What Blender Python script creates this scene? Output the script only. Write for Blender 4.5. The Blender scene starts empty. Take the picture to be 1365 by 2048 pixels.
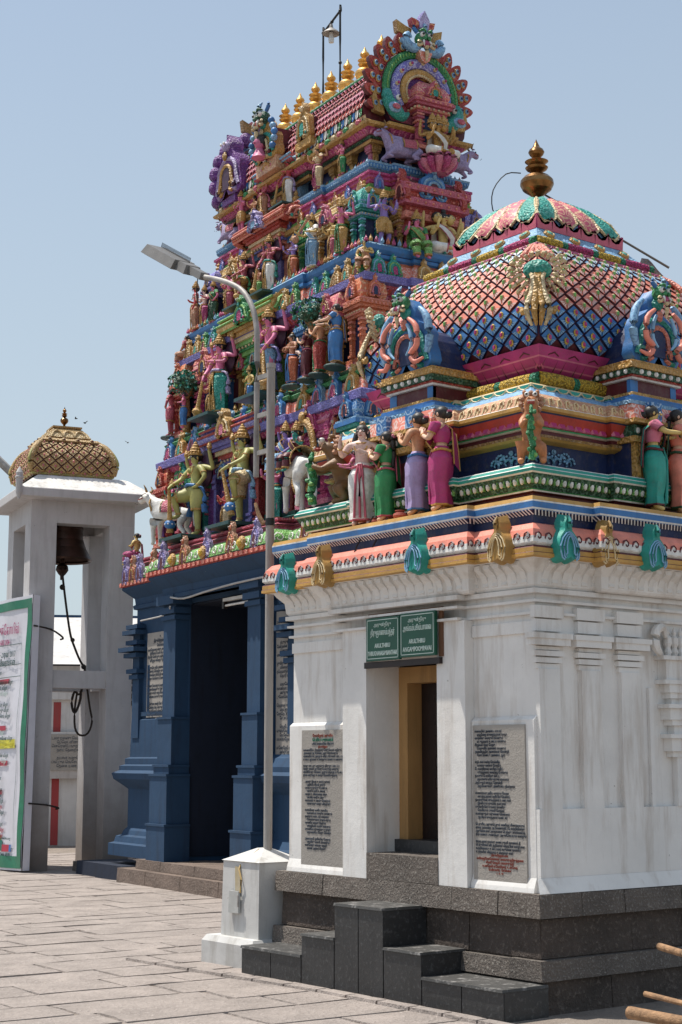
import bpy, math, random
from mathutils import Vector, Matrix
PI = math.pi
R = math.radians
rnd = random.Random(7)
scene = bpy.context.scene
COL = scene.collection

# ------------------------------------------------------------ camera, sky, sun
cam_d = bpy.data.cameras.new("camera"); cam = bpy.data.objects.new("camera", cam_d); COL.objects.link(cam)
cam_d.sensor_fit = 'VERTICAL'; cam_d.sensor_height = 36.0; cam_d.lens = 3190 / 2048 * 36.0
cam_d.clip_start = 0.1; cam_d.clip_end = 2000
cam.location = (0, 0, 1.6)
cam.rotation_euler = (PI / 2 + math.atan(496 / 3190), 0, -R(37.6))
scene.camera = cam
SUN = Vector((-0.19, 0.33, 1.0)).normalized()
world = bpy.data.worlds.new("World"); scene.world = world; world.use_nodes = True
wn = world.node_tree.nodes; wl = world.node_tree.links
bg = wn["Background"]; sky = wn.new("ShaderNodeTexSky"); sky.sky_type = 'NISHITA'; sky.sun_disc = False
sky.sun_elevation = math.asin(SUN.z); sky.sun_rotation = math.atan2(SUN.x, SUN.y)
sky.altitude = 0; sky.air_density = 1.0; sky.dust_density = 1.0; sky.ozone_density = 1.0
wtc = wn.new("ShaderNodeTexCoord"); wsx = wn.new("ShaderNodeSeparateXYZ"); wl.new(wtc.outputs["Generated"], wsx.inputs[0])
wmr = wn.new("ShaderNodeMapRange"); wl.new(wsx.outputs[2], wmr.inputs[0])
for i_, v_ in zip((1, 2, 3, 4), (0.0, 0.5, 0.96, 0.42)): wmr.inputs[i_].default_value = v_
wmx = wn.new("ShaderNodeMix"); wmx.data_type = 'RGBA'; wl.new(wmr.outputs[0], wmx.inputs[0]); wl.new(sky.outputs[0], wmx.inputs[6])
wmx.inputs[7].default_value = (3.62, 4.20, 4.50, 1)          # bright humid haze low in the sky
wl.new(wmx.outputs[2], bg.inputs[0]); bg.inputs[1].default_value = 0.135
sd = bpy.data.lights.new("sun", 'SUN'); sd.energy = 4.9; sd.angle = R(0.53); sd.color = (1.0, 0.95, 0.87)
sun = bpy.data.objects.new("sun", sd); COL.objects.link(sun); sun.location = SUN * 60
sun.rotation_euler = SUN.to_track_quat('Z', 'Y').to_euler()
scene.view_settings.view_transform = 'Standard'; scene.view_settings.look = 'None'
scene.view_settings.gamma = 1; scene.view_settings.use_curve_mapping = False
scene.view_settings.exposure = 0.2

# ------------------------------------------------------------ materials
MATS = {}
def nt_base(name, rough, metal):
    m = bpy.data.materials.new(name); m.use_nodes = True
    n = m.node_tree.nodes; l = m.node_tree.links
    p = n["Principled BSDF"]; p.inputs["Roughness"].default_value = rough; p.inputs["Metallic"].default_value = metal
    tc = n.new("ShaderNodeTexCoord")
    return m, n, l, p, tc.outputs["Object"]
def c4(c): return (c[0], c[1], c[2], 1)
def node_mix(n, l, fac, a, b, mode='MIX'):
    x = n.new("ShaderNodeMix"); x.data_type = 'RGBA'; x.blend_type = mode
    for s, v in ((x.inputs[0], fac), (x.inputs[6], a), (x.inputs[7], b)):
        if hasattr(v, 'is_linked'): l.new(v, s)
        elif isinstance(v, (int, float)): s.default_value = v
        else: s.default_value = c4(v)
    return x.outputs[2]
def node_math(n, l, op, a, b=0.0, clamp=False):
    x = n.new("ShaderNodeMath"); x.operation = op; x.use_clamp = clamp
    for s, v in ((x.inputs[0], a), (x.inputs[1], b)):
        if hasattr(v, 'is_linked'): l.new(v, s)
        else: s.default_value = v
    return x.outputs[0]
def node_noise(n, l, vec, scale, detail=3, rough=.55):
    x = n.new("ShaderNodeTexNoise"); x.inputs["Scale"].default_value = scale; x.inputs["Detail"].default_value = detail
    x.inputs["Roughness"].default_value = rough; l.new(vec, x.inputs["Vector"]); return x.outputs["Fac"]
def node_ramp(n, l, fac, a, b):
    x = n.new("ShaderNodeMapRange"); x.inputs[1].default_value = a; x.inputs[2].default_value = b; l.new(fac, x.inputs[0]); return x.outputs[0]
def node_bump(n, l, p, h, strength, dist):
    x = n.new("ShaderNodeBump"); x.inputs["Strength"].default_value = strength; x.inputs["Distance"].default_value = dist
    l.new(h, x.inputs["Height"]); l.new(x.outputs[0], p.inputs["Normal"])
def scaled(c, k): return tuple(min(1, v * k) for v in c)
def stretch(n, l, vec, s):
    x = n.new("ShaderNodeMapping"); x.inputs["Scale"].default_value = s; l.new(vec, x.inputs[0]); return x.outputs[0]

def paint(key, c, c2=None, ps=14.0, rough=.52, metal=0.0, dirt=.42, var=.22, fine=0):
    """Oil paint on plaster: tint variation, dust in patches, optional brushed scroll lines in c2."""
    if key in MATS: return MATS[key]
    m, n, l, p, v = nt_base(key, rough, metal)
    f = node_ramp(n, l, node_noise(n, l, v, 5, 3), .3, .7)
    col = node_mix(n, l, f, scaled(c, 1 - var), scaled(c, 1 + var))
    if c2:
        wrp = n.new("ShaderNodeTexNoise"); wrp.inputs["Scale"].default_value = ps * .6; l.new(v, wrp.inputs["Vector"])
        sc = n.new("ShaderNodeVectorMath"); sc.operation = 'SCALE'; sc.inputs["Scale"].default_value = .10; l.new(wrp.outputs["Color"], sc.inputs[0])
        ad = n.new("ShaderNodeVectorMath"); ad.operation = 'ADD'; l.new(v, ad.inputs[0]); l.new(sc.outputs[0], ad.inputs[1])
        vo = n.new("ShaderNodeTexVoronoi"); vo.inputs["Scale"].default_value = ps; l.new(ad.outputs[0], vo.inputs["Vector"])
        s = node_math(n, l, 'SINE', node_math(n, l, 'MULTIPLY', vo.outputs["Distance"], 17.0))
        mk = node_ramp(n, l, s, .35, .75)
        col = node_mix(n, l, node_math(n, l, 'MULTIPLY', mk, .8), col, c2)
    hgt = node_noise(n, l, v, 60, 4)
    if fine:                                           # fine relief; highlights on crests and dark hollows put into the paint colour
        v2 = n.new("ShaderNodeTexVoronoi"); v2.inputs["Scale"].default_value = fine; l.new(v, v2.inputs["Vector"])
        s2 = node_math(n, l, 'SINE', node_math(n, l, 'MULTIPLY', v2.outputs["Distance"], 11.0))
        mk2 = node_ramp(n, l, s2, .3, .8); lt = tuple(min(.85, x * .45 + .36 * (.5 + .5 * x / max(c))) for x in c)
        col = node_mix(n, l, node_math(n, l, 'MULTIPLY', mk2, .33), col, lt)
        mk3 = node_ramp(n, l, s2, -.6, -.95); col = node_mix(n, l, node_math(n, l, 'MULTIPLY', mk3, .42), col, scaled(c, .3))
        hgt = node_math(n, l, 'ADD', hgt, node_math(n, l, 'MULTIPLY', s2, .8))
    d = node_math(n, l, 'MULTIPLY', node_ramp(n, l, node_noise(n, l, v, 16, 5, .7), .50, .75), dirt, True)
    col = node_mix(n, l, d, col, (.15, .12, .09))
    vs_ = stretch(n, l, v, (9, 9, 1.3)); st_ = node_math(n, l, 'MULTIPLY', node_ramp(n, l, node_noise(n, l, vs_, 2.0, 5, .7), .52, .78), dirt * 1.1, True)
    col = node_mix(n, l, st_, col, scaled(c, .35))
    l.new(col, p.inputs["Base Color"])
    node_bump(n, l, p, hgt, .6 if fine else .35, .008)
    MATS[key] = m; return m

PALETTE = dict(
    magenta=(.42, .035, .16), pink=(.62, .17, .26), rose=(.52, .10, .15), maroon=(.10, .010, .018), red=(.42, .045, .03),
    salmon=(.74, .24, .17), orange=(.58, .15, .06), gold=(.52, .29, .07), cream=(.68, .53, .30), blue=(.04, .17, .42),
    skyblue=(.22, .42, .62), navy=(.010, .022, .085), teal=(.02, .30, .24), green=(.03, .25, .08), lime=(.18, .42, .10),
    violet=(.17, .15, .45), lilac=(.38, .30, .52), purple=(.14, .03, .22), white=(.74, .72, .68), tan=(.52, .26, .15),
    darkgreen=(.012, .075, .035), black=(.015, .014, .014), darkteal=(.012, .06, .06), yellow=(.66, .42, .03), plum=(.06, .018, .05),
    olive=(.40, .38, .12), fairskin=(.72, .44, .30), brownskin=(.50, .22, .13), yellowskin=(.62, .45, .16), pinkskin=(.60, .15, .28),
    paleskin=(.70, .50, .44), tanskin=(.58, .30, .16), violetskin=(.24, .16, .44), redskin=(.45, .05, .06), ochre=(.28, .15, .04), ochre_gold=(.40, .23, .06), feather=(.74, .52, .46), lionbrown=(.20, .095, .03), lionorange=(.50, .20, .08), grey=(.30, .29, .28))
ACC = dict(magenta=(.8, .45, .5), pink=(.75, .6, .5), rose=(.78, .5, .3), maroon=(.4, .1, .1), red=(.75, .4, .2), salmon=(.80, .66, .6),
           orange=(.75, .5, .3), gold=(.75, .6, .3), cream=(.45, .25, .1), blue=(.45, .6, .75), skyblue=(.1, .2, .4), navy=(.2, .3, .5),
           teal=(.4, .65, .6), green=(.45, .65, .3), lime=(.1, .25, .05), violet=(.55, .55, .75), lilac=(.6, .6, .8), purple=(.5, .3, .6),
           white=(.3, .35, .5), tan=(.72, .52, .3), darkgreen=(.3, .5, .3), yellow=(.3, .15, .02), plum=(.3, .15, .3), ochre=(.5, .3, .1))
def C(k):
    """k = palette name, 'name~' for the version with painted scrolls"""
    if k.endswith('!'): return paint(k[:-1] + '_plain_paint', PALETTE[k[:-1]], dirt=.3)
    if k.endswith('~'):
        b = k[:-1]; return paint(b + '_scroll_paint', PALETTE[b], ACC.get(b, (.7, .7, .6)))
    return paint(k + '_paint', PALETTE[k], fine=0 if ('skin' in k or k in PLAIN) else 24)
PLAIN = {'black', 'white', 'navy', 'feather', 'darkteal', 'maroon', 'plum', 'grey', 'blue', 'olive', 'lionbrown', 'lionorange', 'trousers'}

def mat_plain(key, c, rough=.5, metal=0.0, var=.15, bump=.3, scale=6, dist=.004):
    if key in MATS: return MATS[key]
    m, n, l, p, v = nt_base(key, rough, metal)
    col = node_mix(n, l, node_ramp(n, l, node_noise(n, l, v, scale, 5), .3, .7), scaled(c, 1 - var), scaled(c, 1 + var))
    l.new(col, p.inputs["Base Color"])
    node_bump(n, l, p, node_noise(n, l, v, scale * 7, 5), bump, dist)
    MATS[key] = m; return m
def mat_plaster(key, c, stain=(.30, .25, .20), amount=.5, chip=(.10, .08, .06), low=None):
    if key in MATS: return MATS[key]
    m, n, l, p, v = nt_base(key, .8, 0)
    col = node_mix(n, l, node_ramp(n, l, node_noise(n, l, v, 2.3, 6, .6), .35, .7), scaled(c, .90), scaled(c, 1.06))
    vs = stretch(n, l, v, (3.5, 3.5, .45))
    st = node_math(n, l, 'MULTIPLY', node_ramp(n, l, node_noise(n, l, vs, 2.2, 7, .66), .50, .82), amount, True)
    col = node_mix(n, l, st, col, stain)
    if low:                                            # dirt splashed on the foot of the wall
        sx = n.new("ShaderNodeSeparateXYZ"); l.new(v, sx.inputs[0])
        hgt = node_math(n, l, 'ADD', sx.outputs[2], node_math(n, l, 'MULTIPLY', node_noise(n, l, v, 3, 6, .7), .9))
        ft = node_math(n, l, 'MULTIPLY', node_ramp(n, l, hgt, low[1], low[0]), low[2], True)
        col = node_mix(n, l, ft, col, stain)
    ch = node_math(n, l, 'MULTIPLY', node_ramp(n, l, node_noise(n, l, v, 9, 8, .75), .672, .69), .8, True)
    col = node_mix(n, l, ch, col, chip)
    l.new(col, p.inputs["Base Color"])
    h = node_math(n, l, 'ADD', node_noise(n, l, v, 4, 8, .62), node_math(n, l, 'MULTIPLY', node_noise(n, l, v, 90, 3), .12))
    node_bump(n, l, p, h, .35, .02)
    MATS[key] = m; return m
def mat_stone(key, c, spk=(.45, .42, .38), spk_amt=.5, scale=60, bump=.8, var=.3, rough=.85):
    if key in MATS: return MATS[key]
    m, n, l, p, v = nt_base(key, rough, 0)
    col = node_mix(n, l, node_ramp(n, l, node_noise(n, l, v, 3, 6, .65), .3, .7), scaled(c, 1 - var), scaled(c, 1 + var))
    oi = n.new("ShaderNodeObjectInfo")
    col = node_mix(n, l, node_math(n, l, 'MULTIPLY', oi.outputs["Random"], .35), col, scaled(c, .7))
    s = node_math(n, l, 'MULTIPLY', node_ramp(n, l, node_noise(n, l, v, scale, 3, .7), .54, .68), spk_amt, True)
    col = node_mix(n, l, s, col, spk)
    l.new(col, p.inputs["Base Color"])
    h = node_math(n, l, 'ADD', node_noise(n, l, v, 11, 8, .7), node_math(n, l, 'MULTIPLY', node_noise(n, l, v, scale, 3), .6))
    node_bump(n, l, p, h, bump, .03)
    MATS[key] = m; return m

WHITEWASH = mat_plaster('whitewashed_plaster', (.75, .73, .70), stain=(.34, .26, .19), amount=.78)
PAVWHITE = mat_plaster('grey_white_limewash', (.50, .485, .485), stain=(.20, .17, .15), amount=.45, low=(.1, 2.2, 1.3))
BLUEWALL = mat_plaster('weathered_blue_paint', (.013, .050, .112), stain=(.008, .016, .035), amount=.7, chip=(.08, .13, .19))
BLUEDARK = mat_plaster('shaded_navy_paint', (.006, .013, .032), stain=(.002, .0025, .004), amount=.8, chip=(.03, .04, .06))  # darker copy of the blue wall paint; the passage's shade put into the colour
GRANITE = mat_stone('rough_grey_granite', (.135, .112, .095), spk=(.36, .33, .29), spk_amt=.7, scale=62, bump=1.0)
BROWNSTONE = mat_stone('brown_stone', (.075, .056, .045), spk=(.19, .155, .13), spk_amt=.6, scale=36, bump=1.0, var=.45)
BLACKSTONE = mat_stone('polished_black_granite', (.030, .030, .031), spk=(.14, .14, .14), spk_amt=.35, scale=30, bump=.15, var=.3, rough=.42)
FLAG = mat_stone('granite_flagstone', (.335, .285, .255), spk=(.47, .41, .37), spk_amt=.7, scale=30, bump=1.1, var=.26)
STEPSTONE = mat_stone('brown_granite_step', (.17, .125, .10), spk=(.34, .27, .22), spk_amt=.5, scale=40, bump=.8)
GILT = mat_plain('gilded_copper', (.72, .40, .11), .34, .75, .25, .4, 9)
BRASS = mat_plain('tarnished_brass', (.24, .125, .045), .28, .9, .7, .4, 9)
BRONZE = mat_plain('dark_bronze', (.07, .04, .03), .4, .8, .3, .2, 6)
STEEL = mat_plain('weathered_grey_pole_paint', (.30, .28, .26), .6, .25, .3, .4, 9)
IRON = mat_plain('black_iron', (.02, .02, .02), .5, .3)
WOODDARK = mat_plain('dark_carved_wood', (.014, .006, .005), .5, 0, .4)
OCHREPL = mat_plaster('ochre_door_frame_paint', (.42, .235, .085), stain=(.12, .07, .03), amount=.7)
SLAB = mat_stone('grey_inscription_stone', (.34, .31, .275), spk=(.40, .37, .34), spk_amt=.4, scale=70, bump=.25, var=.1, rough=.6)
BAMBOO = mat_plain('peeled_bamboo', (.30, .17, .085), .75, 0, .55, .8, 14, .012)
DUSTY = mat_stone('dusty_black_granite', (.055, .053, .05), spk=(.26, .25, .24), spk_amt=.8, scale=14, bump=.3, var=.4, rough=.6)

# ------------------------------------------------------------ mesh helpers
class MB:
    def __init__(s): s.v = []; s.f = []; s.k = []; s.mats = []; s.M = Matrix.Identity(4)
    def mi(s, m):
        if isinstance(m, str): m = C(m)
        if m not in s.mats: s.mats.append(m)
        return s.mats.index(m)
    def add(s, vs, fs, m):
        o = len(s.v); s.v += [tuple(s.M @ Vector(p)) for p in vs]
        k = s.mi(m); s.f += [tuple(i + o for i in f) for f in fs]; s.k += [k] * len(fs)
    def box(s, x0, x1, y0, y1, z0, z1, m, tx=0, ty=0):
        vs = [(x0, y0, z0), (x1, y0, z0), (x1, y1, z0), (x0, y1, z0), (x0 + tx, y0 + ty, z1), (x1 - tx, y0 + ty, z1), (x1 - tx, y1 - ty, z1), (x0 + tx, y1 - ty, z1)]
        s.add(vs, [(3, 2, 1, 0), (4, 5, 6, 7), (0, 1, 5, 4), (1, 2, 6, 5), (2, 3, 7, 6), (3, 0, 4, 7)], m)
    def lathe(s, prof, m, n=12, c=(0, 0), sx=1, sy=1, rot=0, a0=0, a1=2 * PI):
        """prof: [(r,z[,mat])]"""
        full = abs(a1 - a0 - 2 * PI) < 1e-6; cnt = n if full else n + 1
        rings = []
        for q in prof:
            r, z = q[0], q[1]
            rings.append([(c[0] + sx * r * math.cos(rot + a0 + (a1 - a0) * i / n), c[1] + sy * r * math.sin(rot + a0 + (a1 - a0) * i / n), z) for i in range(cnt)])
        for j in range(len(prof) - 1):
            mm = prof[j][2] if len(prof[j]) > 2 else m
            fs = []
            for i in range(n):
                i2 = (i + 1) % cnt
                fs.append((i, i2, cnt + i2, cnt + i))
            s.add(rings[j] + rings[j + 1], fs, mm)
    def tube(s, pts, rad, m, n=6, caps=True, flat=1.0, up=(0, 0, 1)):
        pts = [Vector(p) for p in pts]; N = len(pts)
        if not hasattr(rad, '__len__'): rad = [rad] * N
        if n >= 6 and 3 <= N <= 9 and caps:            # round out hand-set paths
            P2, R2 = [], []
            for i in range(N - 1):
                p0, p1, p2, p3 = pts[max(0, i - 1)], pts[i], pts[i + 1], pts[min(N - 1, i + 2)]
                for t in (0, .34, .67):
                    P2.append(.5 * ((2 * p1) + (p2 - p0) * t + (2 * p0 - 5 * p1 + 4 * p2 - p3) * t * t + (3 * p1 - p0 - 3 * p2 + p3) * t ** 3)); R2.append(rad[i] * (1 - t) + rad[i + 1] * t)
            pts = P2 + [pts[-1]]; rad = R2 + [rad[-1]]; N = len(pts)
        vs = []; U = Vector(up)
        for i, p in enumerate(pts):
            t = (pts[min(i + 1, N - 1)] - pts[max(i - 1, 0)])
            if t.length < 1e-9: t = Vector((0, 0, 1))
            t.normalize()
            a = t.cross(U)
            if a.length < 1e-3: a = t.cross(Vector((1, .1, 0)))
            a.normalize(); b = a.cross(t)
            for k in range(n):
                an = 2 * PI * k / n
                vs.append(tuple(p + a * (math.cos(an) * rad[i]) + b * (math.sin(an) * rad[i] * flat)))
        fs = [(i * n + k, i * n + (k + 1) % n, (i + 1) * n + (k + 1) % n, (i + 1) * n + k) for i in range(N - 1) for k in range(n)]
        if caps: fs += [tuple(reversed(range(n))), tuple((N - 1) * n + k for k in range(n))]
        s.add(vs, fs, m)
    def ball(s, c, r, m, n=8, h=5, sc=(1, 1, 1)):
        vs = [(c[0], c[1], c[2] - r * sc[2])]
        for j in range(1, h):
            a = -PI / 2 + PI * j / h
            for k in range(n): vs.append((c[0] + r * sc[0] * math.cos(a) * math.cos(2 * PI * k / n), c[1] + r * sc[1] * math.cos(a) * math.sin(2 * PI * k / n), c[2] + r * sc[2] * math.sin(a)))
        vs.append((c[0], c[1], c[2] + r * sc[2])); L = len(vs) - 1
        fs = [(0, 1 + (k + 1) % n, 1 + k) for k in range(n)]
        for j in range(h - 2):
            for k in range(n): fs.append((1 + j * n + k, 1 + j * n + (k + 1) % n, 1 + (j + 1) * n + (k + 1) % n, 1 + (j + 1) * n + k))
        fs += [(L, 1 + (h - 2) * n + k, 1 + (h - 2) * n + (k + 1) % n) for k in range(n)]
        s.add(vs, fs, m)
    def plate(s, pts, y0, y1, m, m_side=None, inset=0.0):
        """polygon in xz extruded from y0 (front, smaller y) to y1"""
        n = len(pts); cx = sum(p[0] for p in pts) / n; cz = sum(p[1] for p in pts) / n
        fr = [(cx + (p[0] - cx) * (1 - inset), y0, cz + (p[1] - cz) * (1 - inset)) for p in pts]; bk = [(p[0], y1, p[1]) for p in pts]
        s.add(fr + [(cx, y0, cz)], [(i, (i + 1) % n, n) for i in range(n)], m)
        s.add(fr + bk, [(i, n + i, n + (i + 1) % n, (i + 1) % n) for i in range(n)], m_side or m)
        s.add(bk + [(cx, y1, cz)], [((i + 1) % n, i, n) for i in range(n)], m_side or m)
    def mesh(s, name):
        me = bpy.data.meshes.new(name); me.from_pydata(s.v, [], s.f)
        for m in s.mats: me.materials.append(m)
        me.polygons.foreach_set("material_index", s.k); me.update(); return me
    def obj(s, name, parent=None, loc=(0, 0, 0), rz=0, smooth=False, **kw):
        me = s.mesh(name)
        if smooth: smooth_mesh(me)
        return link(name, me, parent, loc, rz, **kw)
def smooth_mesh(me, ang=62):
    me.polygons.foreach_set("use_smooth", [True] * len(me.polygons))
    try: me.set_sharp_from_angle(angle=R(ang))
    except Exception: pass
def link(name, data, parent=None, loc=(0, 0, 0), rz=0, sc=None, label=None, cat=None, group=None, kind=None, rot=None):
    o = bpy.data.objects.new(name, data); COL.objects.link(o)
    if parent: o.parent = parent
    o.location = loc; o.rotation_euler = rot if rot else (0, 0, rz)
    if sc is not None: o.scale = sc if hasattr(sc, '__len__') else (sc, sc, sc)
    if label: o['label'] = label
    if cat: o['category'] = cat
    if group: o['group'] = group
    if kind: o['kind'] = kind
    return o
def thing(name, label, cat, loc=(0, 0, 0), rz=0, group=None, rot=None): return link(name, None, None, loc, rz, None, label, cat, group, None, rot)
RZX = -PI / 2     # turns a piece built facing -Y so that it faces -X

def plan_rect(hx, hy, bays=()):
    """CCW outline with projecting bays: (side, halfwidth, projection), side in 'x-','x+','y-','y+'"""
    b = {k: [] for k in ('x-', 'x+', 'y-', 'y+')}
    for s, w, p in bays: b[s].append((w, p))
    def side(k, half, fn):
        pts = []
        lst = sorted(b[k], key=lambda t: -t[0])
        seq = [(-half, 0)]; d = 0
        for w, p in lst: seq += [(-w, d), (-w, d + p)]; d += p
        for w, p in reversed(lst): seq += [(w, d), (w, d - p)]; d -= p
        return [fn(t, q) for t, q in seq]
    P = side('y-', hx, lambda t, q: (t, -hy - q)) + side('x+', hy, lambda t, q: (hx + q, t)) + \
        side('y+', hx, lambda t, q: (-t, hy + q)) + side('x-', hy, lambda t, q: (-hx - q, -t))
    return P
def offset(P, d):
    out = []; n = len(P)
    for i in range(n):
        p, a, b = P[i], P[i - 1], P[(i + 1) % n]
        e1 = (p[0] - a[0], p[1] - a[1]); e2 = (b[0] - p[0], b[1] - p[1])
        n1 = (1 if e1[1] > 0 else -1 if e1[1] < 0 else 0, -1 if e1[0] > 0 else 1 if e1[0] < 0 else 0)
        n2 = (1 if e2[1] > 0 else -1 if e2[1] < 0 else 0, -1 if e2[0] > 0 else 1 if e2[0] < 0 else 0)
        out.append((p[0] + d * (n1[0] + n2[0]) if n1 != n2 else p[0] + d * n1[0], p[1] + d * (n1[1] + n2[1]) if n1 != n2 else p[1] + d * n1[1]))
    return out
def sweep(mb, P, prof, cap=True):
    """prof: [(d, z, mat)], mat paints the strip from this point to the next"""
    n = len(P); rings = [[(x, y, q[1]) for x, y in offset(P, q[0])] for q in prof]
    for j in range(len(prof) - 1):
        mb.add(rings[j] + rings[j + 1], [(i, (i + 1) % n, n + (i + 1) % n, n + i) for i in range(n)], prof[j][2])
    if cap:
        mb.add(rings[-1], [tuple(range(n))], prof[-1][2])
def edges(P, d, sides=('x-', 'y-')):
    """visible edges of the outline: (start, along, length, rz)"""
    Q = offset(P, d); out = []; n = len(Q)
    for i in range(n):
        a, b = Vector((*Q[i], 0)), Vector((*Q[(i + 1) % n], 0)); L = (b - a).length
        if L < .05: continue
        t = (b - a) / L
        if abs(t.x - 1) < .01 and 'y-' in sides: out.append((a, t, L, 0))
        if abs(t.y + 1) < .01 and 'x-' in sides: out.append((a, t, L, RZX))
        if abs(t.y - 1) < .01 and 'x+' in sides: out.append((a, t, L, -RZX))
        if abs(t.x + 1) < .01 and 'y+' in sides: out.append((a, t, L, PI))
    return out
def row(mb, P, d, z, step, fn, sides=('x-', 'y-'), margin=0.0):
    """fn(mb, width) adds one motif facing -Y at the origin"""
    for a, t, L, rz in edges(P, d, sides):
        k = max(1, round((L - 2 * margin) / step)); w = (L - 2 * margin) / k
        for i in range(k):
            p = a + t * (margin + w * (i + .5))
            mb.M = Matrix.Translation((p.x, p.y, z)) @ Matrix.Rotation(rz, 4, 'Z'); fn(mb, w)
    mb.M = Matrix.Identity(4)
def m_petal(h, depth, c1, c2, tilt=0.0, fill=.92):
    def fn(mb, w):
        hw = w * fill / 2; pts = [(-hw, 0), (hw, 0), (hw * .98, h * .55), (hw * .7, h * .86), (0, h), (-hw * .7, h * .86), (-hw * .98, h * .55)]
        n = len(pts)
        o = [(x, -tilt * z / h if h else 0, z) for x, z in pts]; i = [(x * .66, -tilt * z / h - depth, z * .8 + h * .05) for x, z in pts]
        mb.add(o + i, [(k, (k + 1) % n, n + (k + 1) % n, n + k) for k in range(n)], c1)
        mb.add(i, [tuple(range(n))], c2)
    return fn
def m_egg(h, depth, c, frac=.3):
    def fn(mb, w): mb.ball((0, 0, 0), h / 2, c, 6, 4, (w * frac / (h / 2), depth / (h / 2), 1))
    return fn
def m_box(w0, h, depth, c):
    def fn(mb, w): mb.box(-w * w0 / 2, w * w0 / 2, -depth, .004, -h / 2, h / 2, c)
    return fn
def m_scallop(h, depth, c, c2):
    def fn(mb, w):
        pts = [(-w / 2, 0), (-w * .3, -h * .75), (0, -h), (w * .3, -h * .75), (w / 2, 0)]
        mb.add([(x, -depth, z) for x, z in pts], [(0, 1, 2, 3, 4)], c)
        mb.tube([(x, -depth - .002, z) for x, z in pts], .006, c2, 4, False)
    return fn

# ------------------------------------------------------------ horseshoe ornament (nasi)
SIL = [(0, .30), (.04, .44), (.12, .50), (.24, .47), (.34, .42), (.48, .43), (.60, .36), (.68, .20), (.74, .13), (.80, .16), (.87, .15), (.93, .08), (1.0, .015)]
_nasi = {}
def nasi_mesh(rim, band, core, dot='gold', w=1.0, h=1.0, dep=.22):
    key = (rim, band, core, dot, round(w, 3), round(h, 3), dep)
    if key in _nasi: return _nasi[key]
    mb = MB()
    L = [(-x * w, z * h) for z, x in SIL]; Rr = [(x * w, z * h) for z, x in reversed(SIL)]
    base = [(-.1 * w, .0), (0, .10 * h), (.1 * w, .0)]
    pts = [(-.1 * w, 0)] + L + Rr + [(.1 * w, 0)]
    # body as quads strips between halves to keep the notch open
    vs = []; zz = [q[0] for q in SIL]
    d = dep * w
    for z, x in SIL:
        inner = .10 * max(0, 1 - z / .12)
        vs += [(-x * w, 0, z * h), (-inner * w, -.25 * d, z * h), (inner * w, -.25 * d, z * h), (x * w, 0, z * h), (-x * w, d, z * h), (x * w, d, z * h)]
    fs = []
    for i in range(len(SIL) - 1):
        a, b = i * 6, i * 6 + 6
        fs += [(a, a + 1, b + 1, b), (a + 2, a + 3, b + 3, b + 2), (a + 4, a, b, b + 4), (a + 3, a + 5, b + 5, b + 3), (a + 5, a + 4, b + 4, b + 5)]
        if SIL[i][0] >= .10: fs.append((a + 1, a + 2, b + 2, b + 1))
    mb.add(vs, fs, rim)
    def ring(ax, az, cz, r, m, y, foot):
        p = []
        for k in range(5): an = PI * 1.6 - k * PI * .42; p.append((-(.27 + .10 * math.cos(an)) * w * foot, y, (.13 + .085 * math.sin(an)) * h))
        for k in range(9):
            an = PI * (-.05 + 1.1 * k / 8); p.append((-ax * w * math.cos(an), y - .01 * w, (cz + az * math.sin(an)) * h))
        q = [(-a, b, c) for a, b, c in reversed(p[:5])]
        mb.tube(p + q, r * w, m, 5, True)
    ring(.34, .24, .36, .045, band, -.02 * w, 1.15)
    ring(.20, .17, .32, .038, dot, -.05 * w, .75)
    mb.plate([(-.12 * w, .10 * h), (.12 * w, .10 * h), (.14 * w, .34 * h), (.08 * w, .44 * h), (-.08 * w, .44 * h), (-.14 * w, .34 * h)], -.07 * w, 0, core)
    mb.ball((0, -.05 * w, .80 * h), .11 * w, band, 6, 5, (1, .8, .8 * h / w))
    mb.ball((0, -.09 * w, .64 * h), .07 * w, dot, 6, 4, (1, .6, 1.3))
    for s in (-1, 1):
        mb.ball((s * .30 * w, -.06 * w, .13 * h), .05 * w, core, 5, 4)
        mb.ball((s * .055 * w, -.14 * w, .83 * h), .03 * w, 'white', 5, 4)
    me = mb.mesh('nasi'); smooth_mesh(me, 70); _nasi[key] = me; return me
def nasi_row(name, P, d, z, step, combos, w, h, parent, sides=('x-', 'y-'), margin=.08, tilt=0.0, start=0, pair=False):
    i = start
    for a, t, L, rz in edges(P, d, sides):
        if L < w * 1.05: continue
        k = max(1, round((L - 2 * margin) / step)); ww = (L - 2 * margin) / k
        for j in range(k):
            p = a + t * (margin + ww * (j + .5))
            me = nasi_mesh(*combos[i % len(combos)], w=w, h=h); i += 1
            q = link(name, me, parent, (p.x, p.y, z), rot=(tilt + rnd.uniform(-.04, .04), rnd.uniform(-.03, .03), rz + rnd.uniform(-.05, .05))); k_ = rnd.uniform(.94, 1.06); q.scale = (k_, 1, rnd.uniform(.95, 1.05))
    return i

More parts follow.
